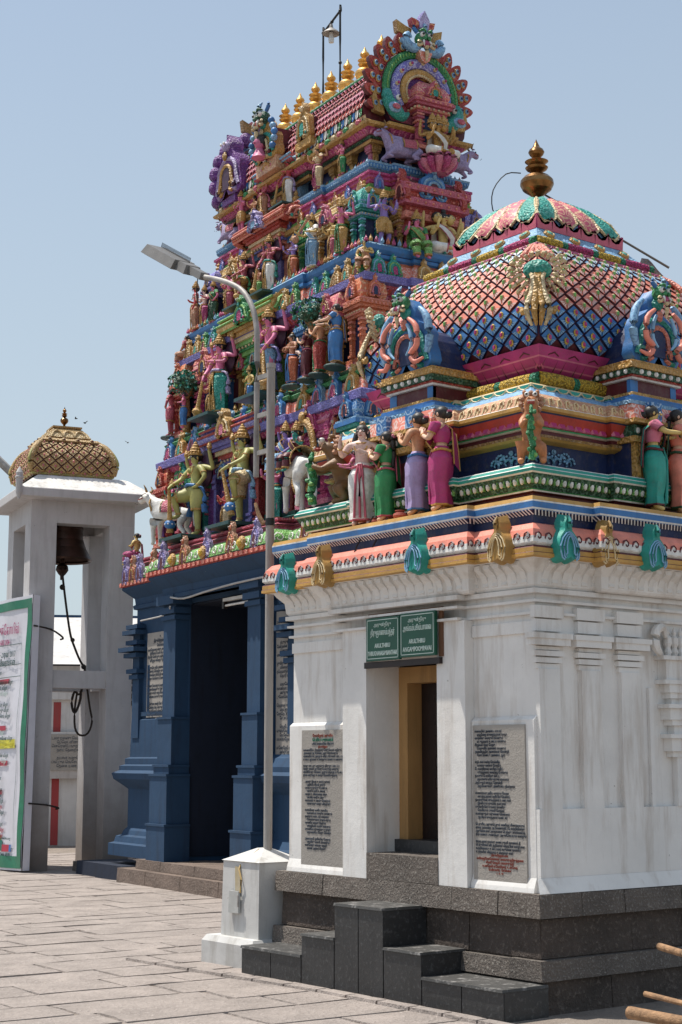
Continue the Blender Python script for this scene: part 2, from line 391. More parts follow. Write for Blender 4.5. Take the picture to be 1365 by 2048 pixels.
def plume_mesh(rim, line, w, h, d):
    """flat shell-like cornice ornament: two curled lobes, fluted grooves and a flame tip"""
    mb = MB(); half = [(0.03, .03), (.18, -.02), (.34, .0), (.44, .09), (.47, .22), (.50, .36), (.44, .50), (.30, .61), (.19, .68), (.17, .76), (.18, .83), (.11, .92), (.0, 1.04)]
    pts = [(x * w, z * h) for x, z in half] + [(-x * w, z * h) for x, z in reversed(half[1:-1])] + [(-.04 * w, 0)]
    mb.plate(pts, -d, .06, rim, rim, .14)
    for k, f in enumerate((1.0, .68, .36)):
        L_ = [(-.16 - .10 * f, .02 + .03 * k), (-.14 - .22 * f, .06 + .03 * k), (-.38 * f - .02, .16), (-.40 * f - .02, .30), (-.30 * f, .42 + .05 * f), (-.13 * f, .46 + .12 * f)]
        P_ = [(x * w, -d - .004 - .004 * k, z * h) for x, z in L_] + [(0, -d - .006 - .004 * k, (.47 + .14 * f) * h)]
        mb.tube(P_ + [(-x, y, z) for x, y, z in reversed(P_[:-1])], w * .026, line, 5)
    mb.tube([(0, -d - .01, .70 * h), (0, -d - .02, .82 * h), (0, -d, .97 * h)], [w * .07, w * .075, w * .02], rim, 6)
    mb.tube([(0, -d - .025, .72 * h), (0, -d - .033, .82 * h), (0, -d - .012, .95 * h)], [w * .02, w * .025, w * .01], line, 5)
    me = mb.mesh('plume'); smooth_mesh(me, 60); return me
# ------------------------------------------------------------ ground
g = MB(); g.box(-160, 260, -120, 320, -.5, -.012, mat_stone('dusty_ground', (.25, .205, .17), spk_amt=.2))
ground = g.obj('ground', kind='structure')
def flagstones():
    ang = R(-3.0); ca, sa = math.cos(ang), math.sin(ang)
    F = Vector((math.sin(R(37.6)), math.cos(R(37.6)))); S = Vector((F.y, -F.x))
    cells = []; v = -2.0; j = 0
    r2 = random.Random(3)
    while v < 26:
        h = r2.uniform(.34, .62); u = -6 + r2.uniform(0, 1)
        while u < 14:
            w = r2.choice([.55, .7, .85, 1.0, 1.25]) * r2.uniform(.9, 1.1); cells.append((u, v, w, h)); u += w
        v += h
    out = []
    for (u, v, w, h) in cells:
        cu, cv = u + w / 2, v + h / 2; x, y = cu * ca - cv * sa, cu * sa + cv * ca
        d = x * F.x + y * F.y; s = x * S.x + y * S.y
        if d < 7.5 or d > 30: continue
        if s < -.235 * d - 1.0 or s > .25 * d: continue
        if x > 7.3 and y < 11.0: continue
        if x > 8.2 + (y - 11) * .55 and x > 11.0 and y < 20: continue
        out.append((d, u, v, w, h))
    out.sort()
    rest = MB()
    for i, (d, u, v, w, h) in enumerate(out):
        m = MB() if i < 270 else rest
        g = r2.uniform(.004, .012); j = lambda a=.014: r2.uniform(-a, a)
        z = r2.uniform(-.004, .003)
        c = [(u + g + j(), v + g + j()), (u + w / 2, v + g + j(.02)), (u + w - g + j(), v + g + j()), (u + w - g + j(), v + h / 2), (u + w - g + j(), v + h - g + j()), (u + w / 2, v + h - g + j(.02)), (u + g + j(), v + h - g + j()), (u + g + j(), v + h / 2)]
        c = [(x * ca - y * sa, x * sa + y * ca) for x, y in c]; mx = sum(p[0] for p in c) / 8; my = sum(p[1] for p in c) / 8
        top = [(mx + (x - mx) * .982, my + (y - my) * .975, z + r2.uniform(-.003, .003)) for x, y in c]; lo = [(x, y, -.035) for x, y in c]
        m.add(top + [(mx, my, z + .002)], [(k, (k + 1) % 8, 8) for k in range(8)], FLAG); m.add(lo + top, [(k, (k + 1) % 8, 8 + (k + 1) % 8, 8 + k) for k in range(8)], FLAG)
        if m is not rest: m.obj('flagstone', ground)
    if rest.v: rest.obj('far_flagstones', ground, kind='stuff')
flagstones()
k = MB()
kp = [(6.72, 11.6), (6.80, 10.3), (6.86, 9.2), (6.86, 8.2), (6.84, 7.2), (6.8, 5.5)]
for i in range(len(kp) - 1):
    a, b = Vector(kp[i]), Vector(kp[i + 1]); n = 3
    for q in range(n):
        p0 = a.lerp(b, q / n + .01); p1 = a.lerp(b, (q + 1) / n - .01)
        e = MB(); e.add([(p0.x, p0.y, -.03), (p0.x + .1, p0.y, -.03), (p1.x + .1, p1.y, -.03), (p1.x, p1.y, -.03), (p0.x + .01, p0.y, .022), (p0.x + .1, p0.y, .022), (p1.x + .1, p1.y, .022), (p1.x + .01, p1.y, .022)],
              [(4, 7, 6, 5), (0, 4, 5, 1), (3, 2, 6, 7), (0, 3, 7, 4), (1, 5, 6, 2)], FLAG); e.obj('kerb_stone', ground)

# ------------------------------------------------------------ shrine
SC = (8.88, 9.0)
shrine = thing('shrine', 'white walled shrine with painted square dome of salmon and blue scales beside the black steps', 'shrine', (SC[0], SC[1], 0))
def stone_course(x_face, y_face, z0, z1, lens, name, mat, parent, jut=.006):
    """blocks along the -X and -Y faces of the square plinth"""
    r2 = random.Random(int(z0 * 1000) + 5)
    def block(a, b, rz, face):
        m = MB(); t = .012; d = r2.uniform(-jut, jut)
        m.box(a + .003, b - .003, -face - d, -face + .30, z0 + .002, z1 - r2.uniform(0, .006), mat, 0, 0)
        # worn front arris
        v = m.v; v[4] = (v[4][0], v[4][1] + t, v[4][2]); v[5] = (v[5][0], v[5][1] + t, v[5][2])
        m.obj(name, parent, (0, 0, 0), rz)
    for rz, face, half in ((RZX, x_face, y_face), (0, y_face, x_face)):
        p = -half
        while p < half - .02:
            w = r2.uniform(*lens); q = min(half, p + w)
            if half - q < .15: q = half
            block(p, q if rz else q, rz, face); p = q
m = MB(); m.box(-1.42, 1.42, -1.42, 1.42, -.02, .735, BROWNSTONE); m.obj('plinth_core', shrine)
stone_course(1.475, 1.475, .59, .745, (.34, .62), 'ledge_stone', GRANITE, shrine)
stone_course(1.435, 1.435, .335, .587, (.5, .95), 'plinth_stone', BROWNSTONE, shrine)
stone_course(1.485, 1.485, .20, .33, (.5, .8), 'lower_ledge_stone', GRANITE, shrine)
stone_course(1.46, 1.46, -.03, .198, (.6, 1.0), 'foot_stone', BROWNSTONE, shrine)

W = .745
m = MB(); D0, D1 = -.465, .335
def wbox(*a): m.box(*a, WHITEWASH)
wbox(-1.37, -.95, D1, 1.37, W, 2.74); wbox(-1.37, -.95, -1.37, D0, W, 2.74); wbox(-1.37, -.95, D0, D1, 2.33, 2.74)
wbox(-.95, 1.37, -1.37, 1.37, W, 2.74)
m.obj('wall', shrine)
m = MB()
wbox(-1.455, -1.371, D1, .62, W, 2.56); wbox(-1.455, -1.371, -.76, D0, W, 2.56); wbox(-1.455, -1.371, D0, D1, 2.335, 2.56)
m.obj('door_bay', shrine)
def plinth_wall(y0, y1):            # thicker lower wall with a sloping shoulder
    m = MB(); x = -1.403
    pr = [(-1.43, W), (-1.425, .775), (x, .84), (x, 1.865), (-1.372, 1.89)]
    vs = [(a, y0, b) for a, b in pr] + [(a, y1, b) for a, b in pr]; n = 5
    m.add(vs, [(i, i + 1, n + i + 1, n + i) for i in range(4)], WHITEWASH)
    m.add(vs + [(-1.372, y0, W), (-1.372, y1, W)], [(0, 10, 4, 3, 2, 1), (5, 6, 7, 8, 9, 11)], WHITEWASH); m.obj('lower_wall', shrine)
plinth_wall(.625, 1.375); plinth_wall(-1.375, -.765)
m = MB()                            # string courses above the panels
for z0, z1, o in ((2.44, 2.52, .018), (2.56, 2.585, .03), (2.64, 2.665, .04), (2.70, 2.74, .05)):
    P = plan_rect(1.37, 1.37, [('x-', .69, .085)] if z0 > 2.55 else [])
    if z0 < 2.55:
        m.box(-1.37 - o, -1.3, .625, 1.37, z0, z1, WHITEWASH); m.box(-1.37 - o, -1.3, -1.37 - o, -.765, z0, z1, WHITEWASH)
    else: sweep(m, P, [(0, z0, WHITEWASH), (o, z0 + .004, WHITEWASH), (o, z1 - .004, WHITEWASH), (0, z1, WHITEWASH)], False)
m.obj('string_course', shrine)
# door: ochre frame, dark leaf, sill stones
m = MB()
m.box(-1.14, -.96, D0 - .04, -.42, .98, 2.29, OCHREPL); m.box(-1.14, -.96, .235, D1 + .03, .98, 2.29, OCHREPL); m.box(-1.14, -.96, -.42, .235, 2.17, 2.29, OCHREPL)
fr = m.obj('door_frame', shrine)
m = MB(); m.box(-1.0, -.93, -.42, .235, 1.0, 2.17, WOODDARK)
for i in range(7):
    for j in (-1, 1): m.ball((-1.0, j * .14 - .09, 1.12 + i * .155), .045, WOODDARK, 4, 3, (.5, .9, 1.3))
m.box(-1.02, -1.0, -.10, -.075, 1.0, 2.15, WOODDARK); m.obj('door', shrine)
m = MB(); m.box(-1.46, -1.05, D0 + .003, D1 - .003, .746, .93, GRANITE); m.obj('door_step', shrine)
m = MB(); m.box(-1.19, -.94, D0 + .003, D1 - .003, .932, 1.02, BLACKSTONE); m.obj('door_sill', shrine)
m = MB(); m.box(-1.30, -.95, D0, D1, 2.30, 2.335, WOODDARK); m.obj('soffit', shrine)

# -Y side: pilasters, plinth and the carved niche
m = MB()
m.box(-1.40, 1.40, -1.41, -1.371, W, 1.28, WHITEWASH, 0, 0); m.obj('side_plinth', shrine)
m = MB()
m.add([(-1.462, -1.462, W), (1.47, -1.462, W), (1.47, -1.413, .84), (-1.43, -1.413, .84), (-1.37, -1.37, W), (-1.37, -1.37, .84)], [(0, 1, 2, 3), (0, 3, 5, 4)], WHITEWASH); m.obj('wall_foot', shrine)
def capital(m, x, w, y=-1.37, zb=2.2):
    for a, b, o in ((0, .035, .012), (.04, .075, .03), (.085, .12, .045), (.125, .15, .02), (.155, .20, .085), (.20, .235, .10), (.25, .33, .03), (.34, .42, .045)):
        m.box(x - w / 2 - o * .9, x + w / 2 + o * .9, y - .02 - o * .6, y, zb + a, zb + b, WHITEWASH)
def pilaster(x, w, z0=1.28, z1=2.2, y=-1.37):
    m = MB(); m.box(x - w / 2, x + w / 2, y - .038, y, z0, z1, WHITEWASH); p = m.obj('pilaster', shrine)
    m = MB(); capital(m, x, w, y, z1); m.obj('capital', p)
for x in (-1.28, -.88, -.49): pilaster(x, .19)
pilaster(.49, .19); pilaster(.88, .19); pilaster(1.28, .19)
m = MB()
for (hw, z0, z1, o) in ((.045, 1.28, 1.62, .05), (.10, 1.62, 1.66, .06), (.13, 1.66, 1.75, .08), (.16, 1.75, 1.78, .10), (.08, 1.78, 1.84, .06), (.12, 1.84, 1.88, .08), (.15, 1.88, 1.96, .09), (.18, 1.96, 1.99, .11), (.10, 1.99, 2.03, .06),
                        (.13, 2.03, 2.07, .08), (.15, 2.07, 2.13, .09), (.20, 2.13, 2.16, .10), (.17, 2.16, 2.30, .08), (.21, 2.30, 2.33, .10)):
    m.box(-hw, hw, -1.37 - o, -1.371, z0 + .0005, z1, WHITEWASH)
for s in (-1, 1):
    m.tube([(s * .19, -1.43, 2.33), (s * .25, -1.43, 2.40), (s * .24, -1.43, 2.50), (s * .17, -1.43, 2.53), (s * .14, -1.43, 2.46)], [.02, .035, .035, .03, .015], WHITEWASH, 6)
for x in (-.10, -.03, .04, .11): m.lathe([(.02, 2.33), (.03, 2.36), (.02, 2.39), (.032, 2.42), (.03, 2.46), (.012, 2.48), (.018, 2.50), (0, 2.54)], WHITEWASH, 8, (x, -1.41))
m.obj('carved_niche', shrine)
for s in (-1, 1):
    m = MB(); m.box(s * .27 - .02, s * .27 + .02, -1.395, -1.371, 1.28, 2.1, WHITEWASH); m.obj('pilaster_strip', shrine)

# flared row of brackets under the eaves
PS = plan_rect(1.37, 1.37, [('x-', .80, .07), ('y-', .80, .07), ('x+', .8, .07), ('y+', .8, .07)])
m = MB(); sweep(m, PS, [(.0, 2.735, WHITEWASH), (.03, 2.742, WHITEWASH), (.045, 2.76, WHITEWASH), (.055, 2.84, WHITEWASH), (.10, 2.89, WHITEWASH), (.12, 2.92, WHITEWASH), (.17, 2.925, WHITEWASH)]); m.obj('cove', shrine)
bm_ = MB()
pr = [(-.03, 2.755), (-.055, 2.775), (-.05, 2.80), (-.075, 2.85), (-.13, 2.885), (-.13, 2.915), (0, 2.915), (0, 2.755)]
vs = [(-.026, y, z) for y, z in pr] + [(.026, y, z) for y, z in pr]; n = len(pr)
bm_.add(vs, [(i, n + i, n + (i + 1) % n, (i + 1) % n) for i in range(n)] + [tuple(range(n)), tuple(reversed(range(n, 2 * n)))], WHITEWASH)
bme = bm_.mesh('bracket')
for a, t, L, rz in edges(PS, .0):
    kk = max(1, round(L / .103)); ww = L / kk
    for i in range(kk):
        p = a + t * (ww * (i + .5)); link('bracket', bme, shrine, (p.x, p.y, 0), rz)

# painted cornice
m = MB(); sweep(m, PS, [(.16, 2.922, 'gold!'), (.19, 2.93, 'gold!'), (.19, 2.95, 'maroon'), (.185, 2.955, 'gold!'), (.185, 2.985, 'maroon'), (.17, 3.0, 'maroon')], False); m.obj('gold_moulding', shrine)
m = MB(); sweep(m, PS, [(.165, 3.0, 'white'), (.185, 3.02, 'white'), (.182, 3.06, 'salmon!'), (.165, 3.11, 'salmon!'), (.13, 3.15, 'salmon!'), (.08, 3.165, 'salmon!')], False); cy_ = m.obj('salmon_cornice', shrine)
m = MB()
def m_curl(mb, w):
    pts = [(w * .42 * math.cos(a) * (1 - .13 * q), -.012 + (.028 * math.sin(a) if math.sin(a) > 0 else 0), .045 + .04 * math.sin(a) * (1 - .13 * q)) for q, a in enumerate([PI * 1.1, PI * .8, PI * .5, PI * .2, -PI * .1, -PI * .4, -PI * .7, -PI])]
    mb.tube([(x, -.006, z) for x, y, z in pts], .006, 'maroon', 4, False)
    mb.plate([(-w * .3, 0), (w * .3, 0), (w * .2, .05), (0, .075), (-w * .2, .05)], -.004, .004, 'white')
row(m, PS, .178, 3.012, .10, m_curl); m.obj('curl_ornament', shrine, kind='stuff')
m = MB(); sweep(m, PS, [(.08, 3.165, 'navy'), (.085, 3.22, 'navy'), (.12, 3.245, 'blue!'), (.125, 3.25, 'white'), (.128, 3.262, 'blue!'), (.13, 3.298, 'blue!'), (.13, 3.302, 'white'), (.13, 3.312, 'gold!'), (.12, 3.34, 'gold!'), (-.12, 3.342, 'gold!')], False); m.obj('blue_cornice', shrine)
m = MB()
def m_dash(mb, w): mb.add([(-w * .1 - .012, -.018, .012), (w * .3 - .012, -.018, .012), (w * .3 + .012, 0.006, -.022), (-w * .1 + .012, 0.006, -.022)], [(0, 3, 2, 1)], 'white')
row(m, PS, .112, 3.235, .032, m_dash); m.obj('dash_row', shrine, kind='stuff')
PB = plan_rect(1.37, 1.37, [('x-', .62, .05), ('y-', .62, .05)])
m = MB(); sweep(m, PB, [(-.12, 3.34, 'maroon'), (-.12, 3.41, 'maroon'), (-.07, 3.415, 'white'), (-.065, 3.425, 'green!'), (-.06, 3.432, 'green!')], False); m.obj('maroon_band', shrine)
m = MB(); sweep(m, PB, [(-.065, 3.432, 'darkgreen'), (-.055, 3.45, 'darkgreen'), (-.01, 3.53, 'white'), (.0, 3.54, 'teal!'), (.005, 3.56, 'white'), (-.005, 3.568, 'teal!'), (-.02, 3.59, 'white'), (-.03, 3.598, 'teal!'), (-.25, 3.60, 'teal!')], False); m.obj('green_cornice', shrine)
m = MB(); row(m, PB, -.035, 3.490, .066, lambda mb, w: (mb.ball((0, 0, 0), .031, 'white', 6, 4, (.62, .5, 1)), mb.box(w / 2 - .004, w / 2 + .004, -.012, .01, -.028, .028, 'lime'))); m.obj('egg_row', shrine, kind='stuff')
m = MB(); sweep(m, PB, [(-.25, 3.6, 'navy'), (-.25, 3.80, 'gold!'), (-.19, 3.815, 'gold!'), (-.17, 3.83, 'ochre'), (-.17, 3.85, 'gold!'), (-.2, 3.856, 'maroon'), (-.2, 3.885, 'white'), (-.165, 3.89, 'green!'), (-.165, 3.902, 'maroon'), (-.18, 3.904, 'red!')
                        , (-.13, 3.99, 'navy'), (-.12, 4.005, 'navy')], False); m.obj('body_wall', shrine)
m = MB(); row(m, PB, -.165, 3.905, .088, m_petal(.085, .022, 'pink!', 'magenta!', -.03)); m.obj('petal_row', shrine, kind='stuff')
def scroll_panel(parent, loc, rz, L, H):     # painted silver scrollwork on the navy panels
    m = MB(); k = 6
    for s in (-1, 1):
        for q in range(3):
            cx = s * (L * .10 + q * L * .14); cz = H * (.42 + .12 * (q % 2)); r = H * (.24 - .03 * q)
            m.tube([(cx + s * r * (1 - i * .09) * math.cos(PI * 1.2 - i * .62), -.006, cz + r * (1 - i * .09) * math.sin(PI * 1.2 - i * .62)) for i in range(9)], [.012 - .0008 * i for i in range(9)], 'skyblue', 4, False)
            for b in range(5): m.ball((cx + s * r * 1.35 * math.cos(b * .5), -.005, cz + r * 1.25 * math.sin(b * .5 + .3)), .011, 'skyblue', 5, 3)
    m.ball((0, -.006, H * .8), .02, 'skyblue', 6, 4)
    m.obj('scrollwork', parent, loc, rz, kind='stuff')
for t in (-.92, .92):
    scroll_panel(shrine, (t - (.0), -1.125, 3.60), 0, .42, .19); scroll_panel(shrine, (-1.125, t, 3.60), RZX, .42, .19)
m = MB(); sweep(m, PB, [(-.12, 4.0, 'gold!'), (-.10, 4.01, 'gold!'), (-.10, 4.035, 'white'), (-.105, 4.04, 'tan~'), (-.13, 4.10, 'tan~'), (-.18, 4.14, 'skyblue~'), (-.30, 4.215, 'teal!'), (-.30, 4.225, 'cream!'), (-.305, 4.24, 'cream!'), (-.33, 4.26, 'cream!'), (-.45, 4.275, 'navy')], False); m.obj('eave', shrine)
m = MB(); row(m, PB, -.285, 4.235, .12, m_scallop(.035, .005, 'teal!', 'cream!')); m.obj('scalloped_hem', shrine, kind='stuff')
m = MB(); row(m, PB, -.112, 4.045, .085, lambda mb, w: mb.tube([(-w * .4, -.004, .0), (-w * .3, .008, .05), (0, .013, .06), (w * .15, .004, .03), (0, -.001, .01), (-w * .12, .003, .028)], .0065, 'cream!', 4, False)); m.obj('leaf_scrolls', shrine, kind='stuff')

# garland, lotus base
def square_tube(parent, name, h, z, r, segs, n=8):
    """a rope along the square, cut in coloured lengths, each a piece of its own"""
    for (rz) in (RZX, 0, -RZX, PI):
        L = 2 * h; p = -h; i = 0
        tot = sum(s[0] for s in segs); reps = max(1, round(L / tot)); f = L / (reps * tot)
        for _ in range(reps):
            for (w, c) in segs:
                a, b = p, p + w * f; p = b
                m = MB(); rr = r * (1.0 if c in ('yellow', 'magenta', 'gold') else .93)
                m.tube([(a, -h, z), (a + (b - a) * .25, -h, z), (a + (b - a) * .5, -h, z), (a + (b - a) * .75, -h, z), (b, -h, z)], [rr * .93, rr, rr * 1.03, rr, rr * .93], GARLAND[c], n)
                m.obj(name, parent, (0, 0, 0), rz, True)
def garland_mat(key, c):
    m, n, l, p, v = nt_base(key, .7, 0)
    vo = n.new("ShaderNodeTexVoronoi"); vo.inputs["Scale"].default_value = 55; l.new(v, vo.inputs["Vector"])
    l.new(node_mix(n, l, node_ramp(n, l, vo.outputs["Distance"], .1, .8), scaled(c, 1.2), scaled(c, .35)), p.inputs["Base Color"])
    inv = node_math(n, l, 'SUBTRACT', 1.0, vo.outputs["Distance"]); node_bump(n, l, p, inv, 1.0, .02); return m
GARLAND = dict(yellow=garland_mat('yellow_flower_garland', (.62, .40, .04)), magenta=garland_mat('magenta_flower_garland', (.48, .03, .16)), teal=garland_mat('green_leaf_garland', (.02, .24, .13)))
square_tube(shrine, 'garland', .93, 4.325, .058, [(.30, 'yellow'), (.06, 'teal')])
PD = plan_rect(.9, .9)
m = MB(); sweep(m, PD, [(-.05, 4.26, 'maroon'), (-.03, 4.38, 'magenta!'), (.01, 4.42, 'pink!'), (.02, 4.43, 'magenta!'), (.06, 4.48, 'pink!'), (.068, 4.49, 'magenta!'), (.10, 4.56, 'magenta!'), (.06, 4.575, 'navy'), (0, 4.58, 'navy')]); m.obj('lotus_base', shrine)
m = MB()
def m_lotus(mb, w):
    for k, (f, c) in enumerate(((.94, 'magenta!'), (.62, 'pink!'))):
        pts = [(-w * f / 2, .0), (-w * f / 2, .10), (-w * f * .38, .135), (0, .16), (w * f * .38, .135), (w * f / 2, .10), (w * f / 2, 0)]
        mb.tube([(x, .045 - z * .55 - .012 * k, z * (1 if k == 0 else .75)) for x, z in pts], .007, 'rose!' if k == 0 else 'maroon', 4, False)
row(m, PD, .03, 4.405, .20, m_lotus); m.obj('lotus_petals', shrine, kind='stuff')

# dome with scales
DOME = [(.93, 4.575), (.985, 4.66), (1.005, 4.79), (.99, 4.92), (.95, 5.05), (.89, 5.17), (.81, 5.29), (.73, 5.39), (.66, 5.455)]
def dome_at(prof, t):
    d = [0]
    for i in range(1, len(prof)): d.append(d[-1] + math.hypot(prof[i][0] - prof[i - 1][0], prof[i][1] - prof[i - 1][1]))
    s = t * d[-1]
    for i in range(1, len(prof)):
        if s <= d[i] + 1e-9:
            f = (s - d[i - 1]) / (d[i] - d[i - 1]); return (prof[i - 1][0] + f * (prof[i][0] - prof[i - 1][0]), prof[i - 1][1] + f * (prof[i][1] - prof[i - 1][1]))
    return prof[-1]
def dome_shell(prof, mat, name, parent):
    m = MB(); P = plan_rect(1, 1); sweep(m, P, [(dome_at(prof, t / 24)[0] - 1, dome_at(prof, t / 24)[1], mat) for t in range(25)]); m.obj(name, parent, smooth=True)
def scales(prof, parent, cols, rows, colour, faces, name='scale', lift=.018, single=True):
    allm = MB()
    for rz in faces:
        for j in range(1, rows * 2):
            off = (j % 2) * .5; t = j / (rows * 2); t0 = max(0, t - 1 / (rows * 2)); t1 = min(1, t + 1 / (rows * 2))
            hb, zb = dome_at(prof, t0); hm, zm = dome_at(prof, t); ht, zt = dome_at(prof, t1)
            for i in range(cols + 1):
                u = (i + off) / cols * 2 - 1
                if abs(u) > 1.001 or (off and i == cols): continue
                du = 1 / cols * .965
                ul, ur = max(-1, u - du), min(1, u + du)
                c1, c2, c3 = colour(j, rows * 2)
                ca = math.hypot(ht - hb, zt - zb); nx, nz = (zt - zb) / ca, -(ht - hb) / ca
                def P(uu, h, z, l): return (uu * h, -(h + l * nx), z + l * nz)
                def lerp(k, s): return (k[0] + (u - k[0]) * s, k[1] + (hm - k[1]) * s, k[2] + (zm - k[2]) * s)
                K = [(u, hb + (hm - hb) * .06, zb + (zm - zb) * .06), (ur, hm, zm), (u, ht + (hm - ht) * .06, zt + (zm - zt) * .06), (ul, hm, zm)]
                L0 = [P(*k, .001) for k in K]; jt = rnd.uniform(.8, 1.2); li = [lift * 1.25 * jt, lift, lift * .45, lift * rnd.uniform(.85, 1.15)]
                L1 = [P(*lerp(k, .09), li[q]) for q, k in enumerate(K)]
                L2 = [P(*lerp(k, .66), li[q] + .004) for q, k in enumerate(K)]
                m = MB() if single else allm; m.M = Matrix.Identity(4) if single else Matrix.Rotation(rz, 4, 'Z')
                m.add(L0 + L1, [(q, (q + 1) % 4, 4 + (q + 1) % 4, 4 + q) for q in range(4)], 'maroon' if c1 != 'blue' else 'navy')
                m.add(L1, [(0, 1, 2, 3)], c1)
                # feathered strokes on the two lower edges
                if c2:
                    for (A, B) in ((1, 0), (3, 0)):
                        for f in (.25, .5, .75):
                            a = [L1[A][w] + (L1[B][w] - L1[A][w]) * (f - .11) for w in range(3)]; b = [L1[A][w] + (L1[B][w] - L1[A][w]) * (f + .11) for w in range(3)]
                            cc = [L2[A][w] + (L2[B][w] - L2[A][w]) * f for w in range(3)]
                            n_ = (0, -.003 * nx, .003 * nz)
                            tri = [tuple(q[w] + n_[w] for w in range(3)) for q in (a, b, cc)]
                            m.add(tri, [(0, 1, 2) if A == 3 else (0, 2, 1)], c2)
                if abs(u) < 1:
                    cpt = P(u, hm, zm, lift + .004); rr = .023 * min(1, hm + .25)
                    m.ball(cpt, rr, 'yellow' if c1 == 'blue' else 'tan!', 6, 3, (1, .6, 1.3)); m.ball((cpt[0], cpt[1] - .005, cpt[2] + .001), rr * .72, c3, 6, 3, (1, .9, 1.3))
                if single: m.obj(name, parent, (0, 0, 0), rz)
    if not single: allm.obj(name + '_rows', parent, kind='stuff')
dome_shell(DOME, 'maroon', 'dome', shrine)
def scol(j, n):
    if j <= 4: return ('blue', 'skyblue!', 'magenta!')
    if j >= n - 2: return ('skyblue!', 'white', 'lime!')
    return ('salmon!', 'feather', 'lime!')
scales(DOME, shrine, 11, 7, scol, (RZX,)); scales(DOME, shrine, 11, 7, scol, (0,)); scales(DOME, shrine, 11, 7, scol, (-RZX, PI), 'scale', single=False)
# trim above the scales
P5 = plan_rect(.62, .62)
m = MB(); sweep(m, P5, [(.03, 5.42, 'rose'), (.075, 5.425, 'magenta'), (.08, 5.45, 'magenta'), (.075, 5.462, 'cream'), (.05, 5.475, 'cream'), (.0, 5.48, 'cream')], False); m.obj('magenta_trim', shrine)
m = MB(); row(m, P5, .075, 5.452, .075, m_scallop(.03, .004, 'cream', 'magenta')); m.obj('trim_scallops', shrine, kind='stuff')
square_tube(shrine, 'garland', .645, 5.505, .038, [(.20, 'yellow'), (.05, 'teal'), (.22, 'magenta'), (.05, 'teal')])
m = MB(); sweep(m, P5, [(.02, 5.48, 'skyblue'), (.0, 5.53, 'skyblue'), (-.15, 5.69, 'white'), (-.17, 5.70, 'white')]); m.obj('white_slope', shrine)
med = MB(); med.lathe([(.0, -.02), (.045, -.02), (.05, .0), (.04, .015), (.03, .012)], 'gold', 12); med.lathe([(.03, .012, 'teal'), (.022, .014, 'teal'), (0, .02, 'teal')], 'teal', 12); mdm = med.mesh('medallion')
for rz in (RZX, 0):
    for i in range(4):
        x = -.42 + .28 * i; o = link('medallion', mdm, shrine, (0, 0, 0)); v = Vector((x, -.555, 5.615)); v.rotate(Matrix.Rotation(rz, 3, 'Z')); o.location = v; o.rotation_euler = (R(45), 0, rz)
CAP = [(.44, 5.69), (.45, 5.73), (.44, 5.79), (.395, 5.87), (.32, 5.945), (.22, 6.02), (.12, 6.07), (.06, 6.095)]
m = MB(); sweep(m, plan_rect(.5, .5), [(h - .5, z, ['purple', 'skyblue~', 'skyblue~', 'cream', 'skyblue~', 'white', 'green', 'green'][i]) for i, (h, z) in enumerate(CAP)]); m.obj('cap', shrine, smooth=True)
for rz in (RZX, 0, -RZX, PI):
    for i, u in enumerate((-.8, -.28, .28, .8)):
        m = MB(); c_ = ('teal', 'rose~')[i in (1, 2)]
        pts = [(.05, 6.09), (.17, 6.055), (.30, 5.975), (.395, 5.88), (.45, 5.79), (.46, 5.74)]; wd = [.02, .05, .09, .11, .10, .04]
        L = [(u * h - w, -h - .02, z + .012) for (h, z), w in zip(pts, wd)]; Q = [(u * h + w, -h - .02, z + .012) for (h, z), w in zip(pts, wd)]; M_ = [(u * h, -h - .045, z + .03) for (h, z), w in zip(pts, wd)]
        n = 6; m.add(L + M_ + Q, [(i_, i_ + 1, n + i_ + 1, n + i_) for i_ in range(5)] + [(n + i_, n + i_ + 1, 2 * n + i_ + 1, 2 * n + i_) for i_ in range(5)], c_)
        m.tube(L + [Q[-1]] + list(reversed(Q)), .013, 'cream', 4, False); m.obj('cap_petal', shrine, (0, 0, 0), rz, True)
    m = MB()
    for i in range(6):                       # purple pointed scallops standing round the cap
        x0 = -.48 + i * .16; m.plate([(x0, 5.675), (x0 + .16, 5.675), (x0 + .17, 5.79), (x0 + .12, 5.725), (x0 + .08, 5.715), (x0 + .04, 5.725), (x0 - .01, 5.79)], -.49, -.465, 'rose!', 'magenta!')
    m.obj('purple_crest', shrine, (0, 0, 0), rz)
def kalasam(h, mat, n=16, fat=1.0):
    m = MB(); P = [(.30, 0), (.34, .03), (.20, .07), (.13, .12), (.22, .17), (.42, .24), (.50, .32), (.48, .38), (.36, .44), (.20, .47), (.16, .50), (.30, .54), (.34, .57), (.22, .60), (.30, .64), (.35, .66), (.20, .69), (.12, .72), (.20, .76), (.24, .80), (.20, .84), (.12, .87), (.06, .93), (0, 1.0)]
    m.lathe([(r * .48 * h * fat, z * h) for r, z in P], mat, n); return m
m = kalasam(.58, BRASS, 20); m.obj('finial', shrine, (.01, 0, 6.09), 0, True)

